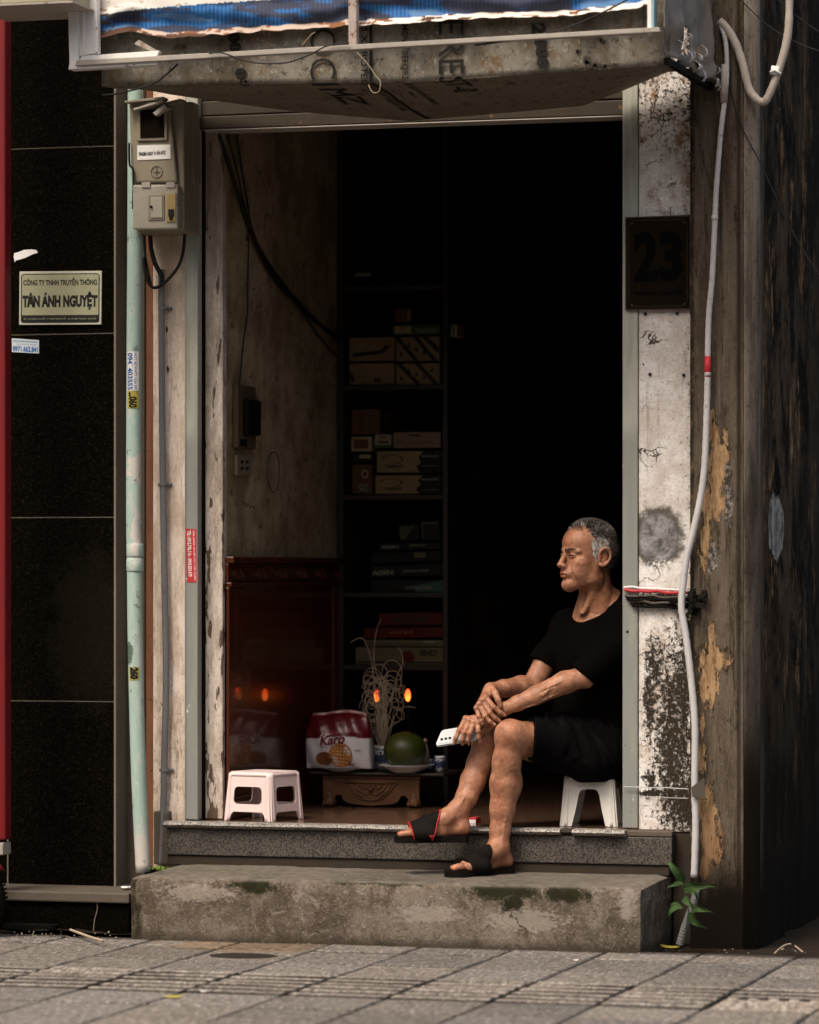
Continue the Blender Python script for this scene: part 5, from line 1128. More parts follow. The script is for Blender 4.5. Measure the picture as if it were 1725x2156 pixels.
# altar lamps
for i, (u, v) in enumerate(((794, 1465), (859, 1464))):
    c = PY(u, v, 1.17); o_ = thing('altar_lamp', ['glowing orange candle lamp partly behind the curly twigs', 'glowing orange candle lamp right of the curly twigs'][i], 'lamp', (c.x, c.y, zt_), 'pair of altar lamps')
    em = Mat('lamp_glow'); z_ = em.rng(em.axis(2), c.z-.02, c.z+.02); ec = em.mix(z_, (1, .20, .025), (1, .07, .015)); mm = em.out((.5, .1, .02), .4, emit=(ec, 2.6))
    MB().lathe([(.003, .023), (.0085, .015), (.0110, .004), (.0110, -.006), (.008, -.017), (.003, -.023)], c, 6).build('bulb', mm, o_, smooth=True)
    MB().lathe([(.004, c.z-.024-zt_), (.006, (c.z-zt_)*.6), (.0045, (c.z-zt_)*.4), (.012, .02), (.02, .0)], (c.x, c.y, zt_), 14).build('stem', MT['black'], o_, smooth=True)
c = PY(900, 1590, 1.0); fg = thing('altar_figure', 'small pale ceramic figurine behind the pomelo', 'figurine', (c.x, 1.0, zt_))
hz = PY(900, 1548, 1.0).z-zt_
MB().lathe([(.016, 0), (.018, hz*.3), (.012, hz*.62), (.007, hz*.74), (.004, hz*.76)], (c.x-.008, 1.0, zt_), 14).build('robe', flat('old_ivory', (.22, .17, .12), .4), fg, smooth=True)
MB().lathe([(.002, .022), (.008, .017), (.0095, .009), (.007, .001), (.002, -.001)], (c.x-.008, 1.0, zt_+hz*.75), 12).build('head', flat('old_ivory_head', (.22, .17, .12), .4), fg, smooth=True)
tag(MB().box(PY(700, 0, 1.2).x, PY(905, 0, 1.2).x, 1.19, 1.36, ZF+.002, az1-.02).build('altar_chest', MT['shelfw'], bevel=.004), 'dark wooden chest behind the carved altar stand', 'chest')
bx_ = thing('cigarette_box', 'small red and white box lying on the floor behind the heel', 'box', PY(995, 1735, .10))
quadbox([(986, 1736), (1003, 1736), (1003, 1722), (986, 1722)], .10, .16, 'carton_body', 'redst', .001, bx_); quadbox([(988, 1734), (1002, 1734), (1002, 1726), (988, 1726)], .0985, .0992, 'white_label', 'paper', 0, bx_)
# stools ---------------------------------------------------------------------
def stool(name, label, grp, loc, rz, h, wb, wt, mat, front, side):
    r_ = thing(name, label, 'stool', loc, grp); r_.rotation_euler = (0, 0, rz)
    def hw(z): return wb+(wt-wb)*min(1, z/h)
    def loc_mk(nm, V, F, **k):
        V = np.array([tuple(v) for v in V])+np.array(loc); o_ = mk(nm, V, F, mat, r_, **k); return o_
    for k, holes in enumerate((front, side, front, side)):
        ol = [(-1, 0), (-.80, 0)]+holes['arch']+[(.80, 0), (1, 0), (1, h-.004), (-1, h-.004)]
        L = [[(x*.1, z) for x, z in ol]]+[[(x*.1, z) for x, z in q] for q in holes['win']]
        V, F = plate(L, .0)
        # plate() with no thickness gives two coincident sheets; keep one and thicken with a modifier
        keep = {}; nf = []
        for f in F:
            key = tuple(sorted((round(V[i][0], 5), round(V[i][1], 5)) for i in f))
            if key in keep: continue
            keep[key] = 1; nf.append(f)
        a = k*math.pi/2; W = []
        for x, z, _ in V:
            s = x*10*(hw(z)-.004); d = -hw(z); W.append((s*math.cos(a)-d*math.sin(a), s*math.sin(a)+d*math.cos(a), z))
        loc_mk('side_panel', W, nf, solid=.0035)
    n = 10
    for sx_ in (-1, 1):
        for sy in (-1, 1):
            V = []
            for j in range(13):
                z = h*j/12-.0; w = hw(z); rr_ = .017+.010*(1-z/h)
                if j == 12: z -= .002
                for i in range(n):
                    t = math.pi/2*(i/(n-1)); V.append((sx_*(w+.0025-rr_+rr_*math.cos(t)), sy*(w+.0025-rr_+rr_*math.sin(t)), z))
            F = [(j*n+i, j*n+i+1, (j+1)*n+i+1, (j+1)*n+i) for j in range(12) for i in range(n-1)]
            loc_mk('leg', V, F, smooth=True, solid=.004)
    P = rrect(-wt, -wt, wt, wt, .02, 6); holes = []
    V, F = plate([P]+[rrect(x-.010, y-.0045, x+.010, y+.0045, .004, 3) for x in (-.045, -.015, .015, .045) for y in (-.03, 0, .03)], .006)
    loc_mk('seat', [(x, y, z+h) for x, y, z in V], F, bevel=.0022)
    loc_mk('rim', [q for zz, o2 in ((h-.012, .003), (h+.001, .0005)) for q in [(x*(1+o2/wt), y*(1+o2/wt), zz) for x, y in P]], [(i, (i+1) % len(P), len(P)+(i+1) % len(P), len(P)+i) for i in range(len(P))], smooth=True, solid=.002)
    return r_
def win(x0, z0, x1, z1, r): 
    return [(x, z) for x, z in [(p[0]/10, p[1]) for p in rrect(x0*10*.1, z0, x1*10*.1, z1, r)]]
def rwin(x0, z0, x1, z1, r):   # normalised x, metres z, scaled corner radius
    P = rrect(x0*.09, z0, x1*.09, z1, r, 5); return [(x/.09, z) for x, z in P]
arch_p = [(-.74, .020), (-.66, .030), (.66, .030), (.74, .020)]
front_p = {'arch': [(-.80, .001), (-.74, .022), (-.64, .031), (.64, .031), (.74, .022), (.80, .001)], 'win': [rwin(-.68, .058, .64, .118, .016)]}
stool('plastic_stool', 'low pale pink plastic stool with windowed sides beside the red wood panelling', 'low plastic stools', (PY(556, 1733, .095).x, .095, ZF+.001), math.radians(-17), .166, .100, .088, MT['pink'], front_p, front_p)
arch_w = {'arch': [(-.62, .002), (-.50, .060), (-.42, .108), (-.34, .122), (-.2, .126), (.2, .126), (.34, .122), (.42, .108), (.50, .060), (.62, .002)], 'win': []}
arch_w2 = {'arch': arch_w['arch'], 'win': [rwin(-.42, .148, .28, .160, .003)]}
stool('plastic_stool', 'low white plastic stool with arched sides under the seated man', 'low plastic stools', (PY(1247, 1700, .14).x, .142, ZF+.001), math.radians(6), .170, .097, .082, MT['whitep'], arch_w2, arch_w)
# plant, moss, litter ------------------------------------------------------------
pl = thing('wall_plant', 'small green weed with heart shaped leaves growing beside the right end of the step', 'plant', PY(1450, 1990, -.26))
MB().tube(smoothpts([PY(u, v, -.27) for u, v in ((1440, 1992), (1446, 1950), (1450, 1912), (1443, 1885), (1437, 1858))], 6), .0016, 6).build('stem', MT['leaf'], pl, smooth=True)
def leaf(P, w, Y, curl=.01, mat='leaf', par=pl, nm='leaf', bend=0):
    Q = smoothpts([PY(u, v, Y-.03*math.sin(i*.9)) for i, (u, v) in enumerate(P)], 6); n = len(Q); V = []; q = 7; acc = (Q[-1]-Q[0]).normalized(); sd_ = Vector((-acc.z, -.25, acc.x)).normalized()
    for i, p in enumerate(Q):
        t = i/(n-1); ww = w*max(.03, math.sin(math.pi*min(1, t*.96+.04)**.50))**.9*(1-.35*t)
        for k in range(q): s = -1+2*k/(q-1); V.append(p+sd_*ww*s+Vector((0, -curl*.5*(abs(s))*(1+bend*t)-.003*math.sin(11*t+s*3)*abs(s), 0)))
    MB().grid(V, q, n).build(nm, MT[mat], par, smooth=True)
    if nm == 'leaf': MB().tube([p+Vector((0, -.0012, 0)) for p in Q[:-2]], .0006, 4).build('vein', flat('leaf_vein', (.12, .22, .06), .5, bump=0), par)
leaf([(1439, 1857), (1428, 1838), (1414, 1822), (1406, 1813)], .017, -.29); leaf([(1437, 1859), (1422, 1862), (1408, 1868), (1403, 1880)], .008, -.30, .004)
leaf([(1442, 1871), (1462, 1868), (1486, 1865), (1512, 1866)], .019, -.33, .012); leaf([(1434, 1906), (1422, 1908), (1412, 1920), (1406, 1936)], .017, -.31)
leaf([(1439, 1892), (1448, 1898), (1456, 1906), (1463, 1914)], .015, -.29); leaf([(1457, 1915), (1472, 1913), (1488, 1917), (1503, 1921)], .014, -.31); leaf([(1450, 1925), (1462, 1938), (1475, 1948), (1492, 1955)], .017, -.24); leaf([(1452, 1868), (1460, 1878), (1466, 1884), (1470, 1896)], .012, -.27)
r_ = random.Random(12); m = MB()
for k in range(90):
    c = PZ(322+r_.gauss(12, 9), 1829+r_.uniform(-3, 4), .225); a = r_.uniform(0, 6.28); d = Vector((math.cos(a), math.sin(a)*.6, r_.uniform(.2, 1)))*.006; s_ = Vector((-d.y, d.x, .001))*.6
    m.add([c-s_, c+s_, c+s_+d, c-s_+d], [(0, 1, 2, 3)])
o_ = m.build('moss', flat('moss_green', (.14, .22, .03), .8)); o_['kind'] = 'stuff'; o_['label'] = 'small clump of bright green moss at the foot of the grey conduit'
def litter(name, u, v, Z, w, h, rot, mat, label, cat, yz=.0015):
    c = PZ(u, v, Z); ca, sa = math.cos(rot), math.sin(rot); V = []
    for j in range(3):
        for i in range(5):
            a = (i-2)/2; b = (j-1); ww = 1-.75*abs(a)**2; V.append(c+Vector((a*w*ca-b*h*ww*sa, a*w*sa+b*h*ww*ca, .0065+yz*(a*a+.5*b))))
    return tag(MB().grid(V, 5, 3).build(name, mat if not isinstance(mat, str) else MT[mat], smooth=True, solid=.001), label, cat)
litter('fallen_leaf', 366, 2103, 0, .028, .016, .4, 'leafy', 'bright yellow fallen leaf on the pavement left of the centre', 'leaf'); litter('fallen_leaf', 1412, 1998, -.01, .038, .014, -.3, 'leafy', 'yellow fallen leaf at the right end of the step', 'leaf', .004)
litter('fallen_leaf', 448, 1980, 0, .012, .008, .8, 'leafy', 'tiny yellow leaf against the foot of the step at the left', 'leaf'); litter('paper_scrap', 429, 2092, 0, .010, .006, .1, 'paper', 'tiny white scrap on the ribbed tiles', 'scrap'); litter('paper_scrap', 1213, 2026, 0, .009, .006, .7, 'paper', 'tiny pale pebble like scrap near the right of the step front', 'scrap')
litter('paper_scrap', 368, 1868, .145, .022, .02, .1, 'paper', 'folded white scrap on the dark ledge beside the step', 'scrap') if False else None
litter('paper_scrap', 266, 1872, .143, .018, .03, .1, 'paper', 'folded white scrap on the ledge beside the step', 'scrap')
litter('fallen_leaf', 1737, 2120, 0, .02, .012, .1, 'leafy', 'x', 'leaf') if False else None
litter('fallen_leaf', 1516, 2155, 0, .014, .008, .5, flat('orange_leaf', (.35, .16, .03)), 'small orange brown leaf at the bottom edge of the pavement', 'leaf') if False else None
litter('fallen_leaf', 1588, 1930, .0, .016, .01, .5, flat('brown_leaf', (.30, .18, .08)), 'small brown leaf on the dirt of the alley', 'leaf') if False else None
m = MB(); r_ = random.Random(31)
for k in range(130):
    a = r_.random()
    if a < .30: c = PZ(r_.uniform(20, 250), r_.uniform(1962, 1976), .015)
    elif a < .40: c = PZ(r_.uniform(1400, 1725), r_.uniform(1996, 2008), -.005)
    elif a < .60: c = PZ(r_.uniform(285, 1360), 1980+(r_.uniform(285, 1360)-285)*.0, .0); c = Vector((r_.uniform(-.85, .92), -.495-abs(r_.gauss(0, .012)), .001))
    elif a < .72: c = Vector((r_.uniform(-.8, .9), r_.uniform(-.46, -.08), .219))
    else: c = Vector((r_.uniform(-1.1, 1.5), r_.uniform(-2.6, -.5), .001))
    s_ = r_.uniform(.0010, .0028); m.obox(c+Vector((0, 0, s_*.4)), (s_, s_*.3, 0), (-s_*.3, s_, 0), (0, s_*.2, s_*.5))
o_ = m.build('grit', flat('pale_grit', (.26, .23, .19), .9, var=.5)); o_['kind'] = 'stuff'; o_['label'] = 'pale grit and crumbs scattered on the pavement and steps'
for i, P in enumerate(([(1632, 2007), (1642, 1998), (1655, 1990), (1666, 1988)], [(1675, 1992), (1682, 1998), (1690, 2004)])):
    tag(MB().tube(smoothpts([PZ(u, v, .012) for u, v in P], 5), [.003]*16 if i == 0 else [.003]*11, 6).build('dry_twig', MT['twig'], smooth=True), ['curved pale dry twig on the dirt at the right', 'short pale twig beside the curved one on the dirt'][i], 'twig')
mc = PZ(75, 1957, .01); tag(MB().lathe([(.10, .0), (.10, .016), (.0, .018)], (mc.x-.02, mc.y-.0, .012), 28, 1, .45).build('drain_cover', MT['black'], smooth=False), 'dark round cover lying in the dirt beside the wheel', 'cover')
c0 = PY(128, 1958, -.42); tag(MB().tube(smoothpts([PZ(u, v, .02) for u, v in ((148, 1958), (170, 1966), (195, 1975), (216, 1981))], 5), .005, 6).build('dry_twig', MT['twig'], smooth=True), 'brown stick lying against the black plinth at the left', 'twig')
tag(MB().tube(smoothpts([PY(u, v, -.337) for u, v in ((276+0, 1892), (277, 1910), (272, 1935), (271, 1965))], 5), [.004*(1-.03*i) for i in range(16)], 6).build('plinth_crack', flat('chalky_streak', (.22, .19, .14)), smooth=True) if False else MB().tube(smoothpts([PY(u, v, -.336) for u, v in ((204, 1901), (205, 1915), (199, 1940), (197, 1968))], 5), .0022, 6).build('lime_streak', flat('chalky_streak', (.20, .17, .12)), smooth=True), 'pale lime streak running down the black plinth', 'streak')
# motorbike wheel at the far left ---------------------------------------------------
wcn = PY(-64, 1893, -.58); mbk = thing('motorbike', 'motorbike whose front tyre just enters the picture at the lower left', 'motorbike', (wcn.x, wcn.y, 0)); Rw = wcn.z-.001
m = MB(); n = 56; V = []
for i in range(n):
    a = 2*math.pi*i/n
    for k in range(10): t = 2*math.pi*k/10; r__ = Rw-.028+.028*math.cos(t); V.append((wcn.x+r__*math.cos(a), wcn.y+.032*math.sin(t), wcn.z+r__*math.sin(a)))
F = [(i*10+k, i*10+(k+1) % 10, ((i+1) % n)*10+(k+1) % 10, ((i+1) % n)*10+k) for i in range(n) for k in range(10)]
m.add(V, F); ty = m.build('tyre', MT['black'], mbk, smooth=True)
m = MB()
for i in range(n*2): a = 2*math.pi*i/(n*2); c = Vector((wcn.x+(Rw+.0005)*math.cos(a), wcn.y+.012*(1 if i % 2 else -1), wcn.z+(Rw+.0005)*math.sin(a))); tv = Vector((-math.sin(a), 0, math.cos(a))); m.obox(c, tv*.0035, (0, .010, 0), Vector((math.cos(a), 0, math.sin(a)))*.001)
m.build('tread_block', MT['black'], mbk)
m = MB(); m.tube([Vector((wcn.x+(Rw-.058)*math.cos(2*math.pi*i/40), wcn.y, wcn.z+(Rw-.058)*math.sin(2*math.pi*i/40))) for i in range(41)], .006, 8)
for i in range(5): a = 2*math.pi*i/5; m.tube([wcn, wcn+Vector((math.cos(a), 0, math.sin(a)))*(Rw-.058)], .007, 8)
m.build('rim', MT['galv'], mbk, smooth=True)
for s in (-1, 1): MB().tube([wcn+Vector((0, .06*s, 0)), wcn+Vector((-.12, .06*s, .45))], .014, 10).build('fork_leg', MT['galv'], mbk, smooth=True)
V = []
for i in range(20):
    a = math.radians(40+120*i/19)
    for k in range(7): t = -1+2*k/6; V.append((wcn.x+(Rw+.03-.02*t*t)*math.cos(a), wcn.y+.045*t, wcn.z+(Rw+.03-.02*t*t)*math.sin(a)))
MB().grid(V, 7, 20).build('mudguard', MT['redp'], mbk, smooth=True, solid=.003)
MB().hexa([wcn+Vector(q) for q in ((-.9, -.08, .30), (-.2, -.08, .42), (-.2, .08, .42), (-.9, .08, .30), (-.9, -.06, .48), (-.16, -.05, .62), (-.16, .05, .62), (-.9, .06, .48))]).build('body', MT['redp'], mbk, bevel=.02)
# ================================================================ the seated man
class Field:
    """signed distance field on a grid, meshed with surface nets"""
    def __init__(s, lo, hi, h):
        s.lo = np.array(lo, float); s.h = h; s.n = np.ceil((np.array(hi)-s.lo)/h).astype(int)+1
        s.d = np.full(s.n, .5, np.float32); s.ax = [(s.lo[i]+h*np.arange(s.n[i])).astype(np.float32) for i in range(3)]
    def win(s, lo, hi):
        a = np.clip(np.floor((np.array(lo)-s.lo)/s.h).astype(int), 0, s.n); b = np.clip(np.ceil((np.array(hi)-s.lo)/s.h).astype(int)+1, 0, s.n)
        if np.any(b <= a): return None
        sl = tuple(slice(a[i], b[i]) for i in range(3))
        g = np.meshgrid(*[s.ax[i][sl[i]] for i in range(3)], indexing='ij', sparse=True); return sl, g
    def comb(s, sl, d, k, sub=False):
        a = s.d[sl]
        if sub:
            h = np.clip(.5-.5*(d+a)/k, 0, 1); s.d[sl] = a*(1-h)-d*h+k*h*(1-h)
        else:
            h = np.clip(.5+.5*(a-d)/k, 0, 1); s.d[sl] = a*(1-h)+d*h-k*h*(1-h)
    def cone(s, a, b, r1, r2, k=.01, sub=False):
        a = np.array(a, float); b = np.array(b, float); m = max(r1, r2)+k*1.5+4*s.h
        w = s.win(np.minimum(a, b)-m, np.maximum(a, b)+m)
        if w is None: return s
        sl, (X, Y, Z) = w; ba = b-a; L = max(1e-9, ba.dot(ba))
        t = np.clip(((X-a[0])*ba[0]+(Y-a[1])*ba[1]+(Z-a[2])*ba[2])/L, 0, 1)
        d = np.sqrt((X-a[0]-t*ba[0])**2+(Y-a[1]-t*ba[1])**2+(Z-a[2]-t*ba[2])**2)-(r1+(r2-r1)*t)
        s.comb(sl, d.astype(np.float32), k, sub); return s
    def chain(s, P, R, k=.01, sub=False):
        for i in range(len(P)-1): s.cone(P[i], P[i+1], R[i], R[i+1], k, sub)
        return s
    def ell(s, c, r, k=.01, M=None, sub=False):
        c = np.array(c, float); r = np.array(r, float); m = r.max()+k*1.5+4*s.h
        w = s.win(c-m, c+m)
        if w is None: return s
        sl, (X, Y, Z) = w; x, y, z = X-c[0], Y-c[1], Z-c[2]
        if M is not None:   # rows of M are the ellipsoid's axes
            x, y, z = (M[0][0]*x+M[0][1]*y+M[0][2]*z, M[1][0]*x+M[1][1]*y+M[1][2]*z, M[2][0]*x+M[2][1]*y+M[2][2]*z)
        k0 = np.sqrt((x/r[0])**2+(y/r[1])**2+(z/r[2])**2); k1 = np.sqrt((x/r[0]**2)**2+(y/r[1]**2)**2+(z/r[2]**2)**2)
        d = k0*(k0-1)/np.maximum(k1, 1e-6); s.comb(sl, d.astype(np.float32), k, sub); return s
    def cut(s, p, n, c=None, rad=1e9):   # remove what lies on the +n side (near c)
        p = np.array(p); n = np.array(n, float); n /= np.linalg.norm(n); X, Y, Z = np.meshgrid(*s.ax, indexing='ij', sparse=True)
        d = -((X-p[0])*n[0]+(Y-p[1])*n[1]+(Z-p[2])*n[2])   # inside the removed half-space is negative
        if c is not None: d = np.maximum(d, np.sqrt((X-c[0])**2+(Y-c[1])**2+(Z-c[2])**2)-rad)
        s.d = np.maximum(s.d, -d.astype(np.float32)); return s
    def noise(s, amp, sc, seed=0, o=3, st=(1, 1, 1)):
        m = np.abs(s.d) < amp*3+2*s.h; idx = np.argwhere(m); P = s.lo+idx*s.h
        s.d[m] += (amp*(fbm(P*np.array(st), sc, o, seed)-.5)*2).astype(np.float32); return s
    def mesh(s):
        d = s.d; d[0], d[-1] = .5, .5; d[:, 0], d[:, -1] = .5, .5; d[:, :, 0], d[:, :, -1] = .5, .5
        neg = d < 0; nx, ny, nz = s.n
        C8 = [(i, j, k) for i in (0, 1) for j in (0, 1) for k in (0, 1)]
        cnt = np.zeros((nx-1, ny-1, nz-1), np.int8)
        for i, j, k in C8: cnt += neg[i:nx-1+i, j:ny-1+j, k:nz-1+k]
        act = (cnt > 0) & (cnt < 8); cells = np.argwhere(act); ids = np.full(act.shape, -1, np.int64); ids[act] = np.arange(len(cells))
        acc = np.zeros((len(cells), 3)); num = np.zeros(len(cells))
        val = {c: d[cells[:, 0]+c[0], cells[:, 1]+c[1], cells[:, 2]+c[2]].astype(np.float64) for c in C8}
        for a in C8:
            for ax in range(3):
                if a[ax]: continue
                b = list(a); b[ax] = 1; b = tuple(b); va, vb = val[a], val[b]; cr = (va < 0) != (vb < 0)
                t = np.where(cr, va/np.where(cr, va-vb, 1), 0)
                p = np.array(a, float)[None]+0*acc; p[:, ax] += t; acc[cr] += p[cr]; num[cr] += 1
        V = s.lo+(cells+acc/num[:, None])*s.h; F = []
        for ax in range(3):
            o1, o2 = [(1, 2), (2, 0), (0, 1)][ax]
            sa = [slice(None)]*3; sb = [slice(None)]*3; sa[ax] = slice(0, -1); sb[ax] = slice(1, None)
            ch = neg[tuple(sa)] != neg[tuple(sb)]; e = np.argwhere(ch)
            e = e[(e[:, o1] > 0) & (e[:, o2] > 0) & (e[:, o1] < s.n[o1]-1) & (e[:, o2] < s.n[o2]-1)]
            inn = neg[e[:, 0], e[:, 1], e[:, 2]]
            def cid(d1, d2):
                q = e.copy(); q[:, o1] -= d1; q[:, o2] -= d2; return ids[q[:, 0], q[:, 1], q[:, 2]]
            q = np.stack([cid(1, 1), cid(0, 1), cid(0, 0), cid(1, 0)], 1); q[~inn] = q[~inn][:, ::-1]; F.append(q)
        F = np.concatenate(F); F = F[(F >= 0).all(1)]
        return V, F
def P3(u, Y, z): return Vector((xof(u, Y), Y, z))
def J(u, v, Y): return PY(u, v, Y)
man = thing('person', 'grey haired man in black t-shirt and shorts sitting cross-legged on the white stool', 'person', PY(1240, 1740, .12))

# ---- head in its own frame: x forward, y to his left (towards the street), z up
HY = math.radians(27); HPITCH = math.radians(2)
R3 = Vector((RT[0], RT[1], 0)); F3 = Vector((FW[0], FW[1], 0))
hf = (-R3*math.cos(HY)-F3*math.sin(HY)); hl = (R3*math.sin(HY)-F3*math.cos(HY)); hu = Vector((0, 0, 1))
hf, hu = hf*math.cos(HPITCH)+hu*math.sin(HPITCH), hu*math.cos(HPITCH)-hf*math.sin(HPITCH)
HC = PY(1237.5, 1170, .13); HM = np.array([hf[:], hl[:], hu[:]])
def hw_(V): return np.array(HC)+np.asarray(V)@HM
HF = Field((-.12, -.105, -.20), (.14, .105, .14), .00165)
f = HF
f.ell((-.012, 0, .024), (.096, .077, .084), .02); f.ell((.030, 0, .044), (.058, .064, .056), .02)
f.ell((.030, 0, -.030), (.052, .062, .078), .02); f.cone((.046, 0, -.080), (.064, 0, -.099), .034, .022, .02)
for s in (-1, 1):
    f.cone((.070, .008*s, -.102), (.004, .046*s, -.078), .016, .017, .022)      # jaw line
    f.cone((.004, .046*s, -.078), (-.012, .057*s, -.020), .017, .015, .024)
    f.ell((.052, .043*s, -.026), (.024, .021, .017), .014)                      # cheekbone
    f.ell((.048, .038*s, -.056), (.030, .022, .028), .018)                      # cheek
    f.cone((.086, .010*s, .0165), (.064, .050*s, .012), .0085, .008, .007)        # brow ridge
    f.ell((.096, .029*s, .001), (.0165, .018, .0125), .006, sub=True)            # socket
    f.ell((.0715, .030*s, -.002), (.0150, .0165, .0120), .003); f.chain([(.0865, .014*s, .0035), (.0855, .030*s, .0062), (.0765, .047*s, .0015)], [.0014, .0016, .0014], .0015, True)                  # eyeball and lids
    f.cone((.0895, .016*s, -.0025), (.080, .045*s, -.003), .0021, .0016, .0015, sub=True)   # closed, squinting slit
    f.chain([(.088, .014*s, -.012), (.084, .028*s, -.0165), (.074, .046*s, -.013)], [.0026, .0028, .0020], .003, True)   # bag under the eye
    f.ell((.096, .0130*s, -.0385), (.011, .0078, .0075), .004)                  # nostril wing
    f.ell((.101, .0065*s, -.0445), (.006, .0032, .003), .002, sub=True)
    f.chain([(.094, .020*s, -.038), (.086, .030*s, -.050), (.078, .037*s, -.066), (.072, .038*s, -.080)], [.0034, .0036, .0030, .0020], .004, True); f.chain([(.050, .055*s, -.030), (.045, .057*s, -.050), (.050, .052*s, -.068)], [.0016, .0018, .0014], .005, True)  # smile fold
    f.cone((.071, .050*s, -.004), (.058, .060*s, -.010), .0024, .0018, .0025, sub=True); f.cone((.071, .050*s, .001), (.056, .061*s, .004), .0024, .0018, .0025, sub=True)
f.cone((.087, 0, .004), (.102, 0, -.028), .0080, .0095, .007); f.ell((.1045, 0, -.0345), (.0115, .0120, .0090), .005)   # nose
f.ell((.078, 0, -.060), (.0185, .030, .022), .012)                              # muzzle
f.chain([(.086, -.022, -.0665), (.0950, -.010, -.0630), (.0962, 0, -.0632), (.0950, .010, -.0630), (.086, .022, -.0665)], [.0028, .0038, .0040, .0038, .0028], .004); f.chain([(.084, -.020, -.0720), (.0925, -.008, -.0735), (.0925, .008, -.0735), (.084, .020, -.0720)], [.003, .0046, .0046, .003], .004)
f.chain([(.101, .0, -.0682), (.095, .015, -.0684), (.085, .030, -.0735)], [.0020, .0018, .0015], .0015, True); f.chain([(.101, .0, -.0682), (.095, -.015, -.0684), (.085, -.030, -.0735)], [.0020, .0018, .0015], .0015, True)
f.ell((.094, 0, -.0845), (.008, .017, .004), .005, sub=True); f.ell((.072, 0, -.101), (.0165, .020, .015), .012)
for z in (.034, .043, .053): f.cone((.096-.25*(z-.034), -.034, z), (.096-.25*(z-.034), .034, z+.001), .0028, .0028, .003, sub=True)
for y in (-.004, .004): f.cone((.097, y, .012), (.099, y*1.2, .026), .0012, .001, .002, sub=True)
for s in (-1, 1):   # ears
    f.ell((-.016, .0775*s, -.008), (.020, .0075, .030), .004); E = [(-.002, .082, -.012), (-.000, .084, .010), (-.010, .088, .023), (-.024, .092, .024), (-.035, .093, .012), (-.037, .092, -.006), (-.029, .088, -.022), (-.016, .083, -.033), (-.005, .079, -.031)]
    f.chain([tuple(q) for q in smoothpts([(x, y*s, z) for x, y, z in E], 3)], [.0040]*18+[.0044, .0048, .0052, .0056, .0058, .0052, .0048], .003)
    f.ell((-.016, .0905*s, .002), (.0115, .006, .017), .003, sub=True); f.ell((-.010, .0880*s, -.010), (.006, .007, .007), .002, sub=True)
f.cone((-.030, 0, -.060), (-.060, 0, -.20), .050, .056, .03)
for s in (-1, 1): f.cone((-.020, .050*s, -.075), (.018, .010*s, -.20), .008, .007, .024)
f.noise(.0006, 160, 3, 2)
Vh, Fh = f.mesh(); skins = [(hw_(Vh), Fh)]
# ---- neck, collar bones and chest under the shirt, in world space
NB = PY(1262, 1290, .20); SN = PY(1334, 1322, .12); SF = PY(1198, 1322, .26); PEL = PY(1264, 1572, .20)
CH = PY(1262, 1385, .19); nk = HC+Vector(hw_((-.035, 0, -.09))-np.array(HC))
T = Field(np.array([SF.x-.14, -.12, PEL.z-.14]), np.array([SN.x+.13, .46, HC.z-.02]), .0034)
T.cone(nk, NB+Vector((0, -.01, .01)), .052, .062, .03)
T.cone(SN, SF, .050, .050, .05); T.cone(NB, CH, .075, .115, .05); T.cone(SN, J(1304, 1272, .21), .050, .042, .04); T.cone(CH, PEL, .118, .125, .05)
f2 = NB+hf*.055+Vector((0, -.02, -.015))
for s, S in ((1, SN), (-1, SF)): T.cone(f2+hl*.012*s, S+Vector((0, -.03, .018)), .010, .009, .012)
T.ell(f2+Vector((0, -.014, .012)), (.010, .010, .010), .016, sub=True)
skins.append(T.mesh())
# ---- arms and hands
A = Field(np.array([xof(940, -.15), -.24, zof(1100, 1590, -.1)]), np.array([xof(1345, .1), .34, zof(1200, 1290, .1)]), .0019)
EN = J(1232, 1424, -.01); WN = J(1062, 1493, -.115); EF = J(1118, 1448, .09); WF = J(1034, 1452, -.085)
A.chain([J(1330, 1325, .12), J(1290, 1370, .06), EN], [.046, .042, .036], .02)
A.chain([EN, J(1190, 1437, -.045), J(1130, 1464, -.085), J(1090, 1481, -.105), WN], [.0345, .0375, .031, .025, .0215], .012)
A.chain([J(1198, 1322, .26), J(1150, 1392, .15), EF], [.044, .037, .035], .02)
A.chain([EF, J(1098, 1446, .05), J(1060, 1450, -.03), WF], [.036, .037, .029, .022], .012)
for P_, r_ in (([(1212, 1420, -.055), (1180, 1436, -.085), (1150, 1449, -.103), (1120, 1462, -.112), (1085, 1478, -.124)], .0030), ([(1205, 1442, -.05), (1172, 1446, -.087), (1140, 1463, -.110), (1112, 1477, -.114)], .0030), ([(1192, 1452, -.06), (1160, 1467, -.093), (1125, 1484, -.105), (1095, 1493, -.118)], .0026), ([(1160, 1440, -.094), (1150, 1460, -.106), (1130, 1470, -.109)], .0024), ([(1075, 1440, .0), (1050, 1442, -.06), (1036, 1452, -.105)], .0022)):
    A.chain(smoothpts([J(*q) for q in P_], 3), [r_]*30, .004)
A.ell(EN+Vector((.004, .0, -.022)), (.020, .02, .016), .012); A.ell(WN+Vector((.006, -.012, .012)), (.008, .008, .007), .006)
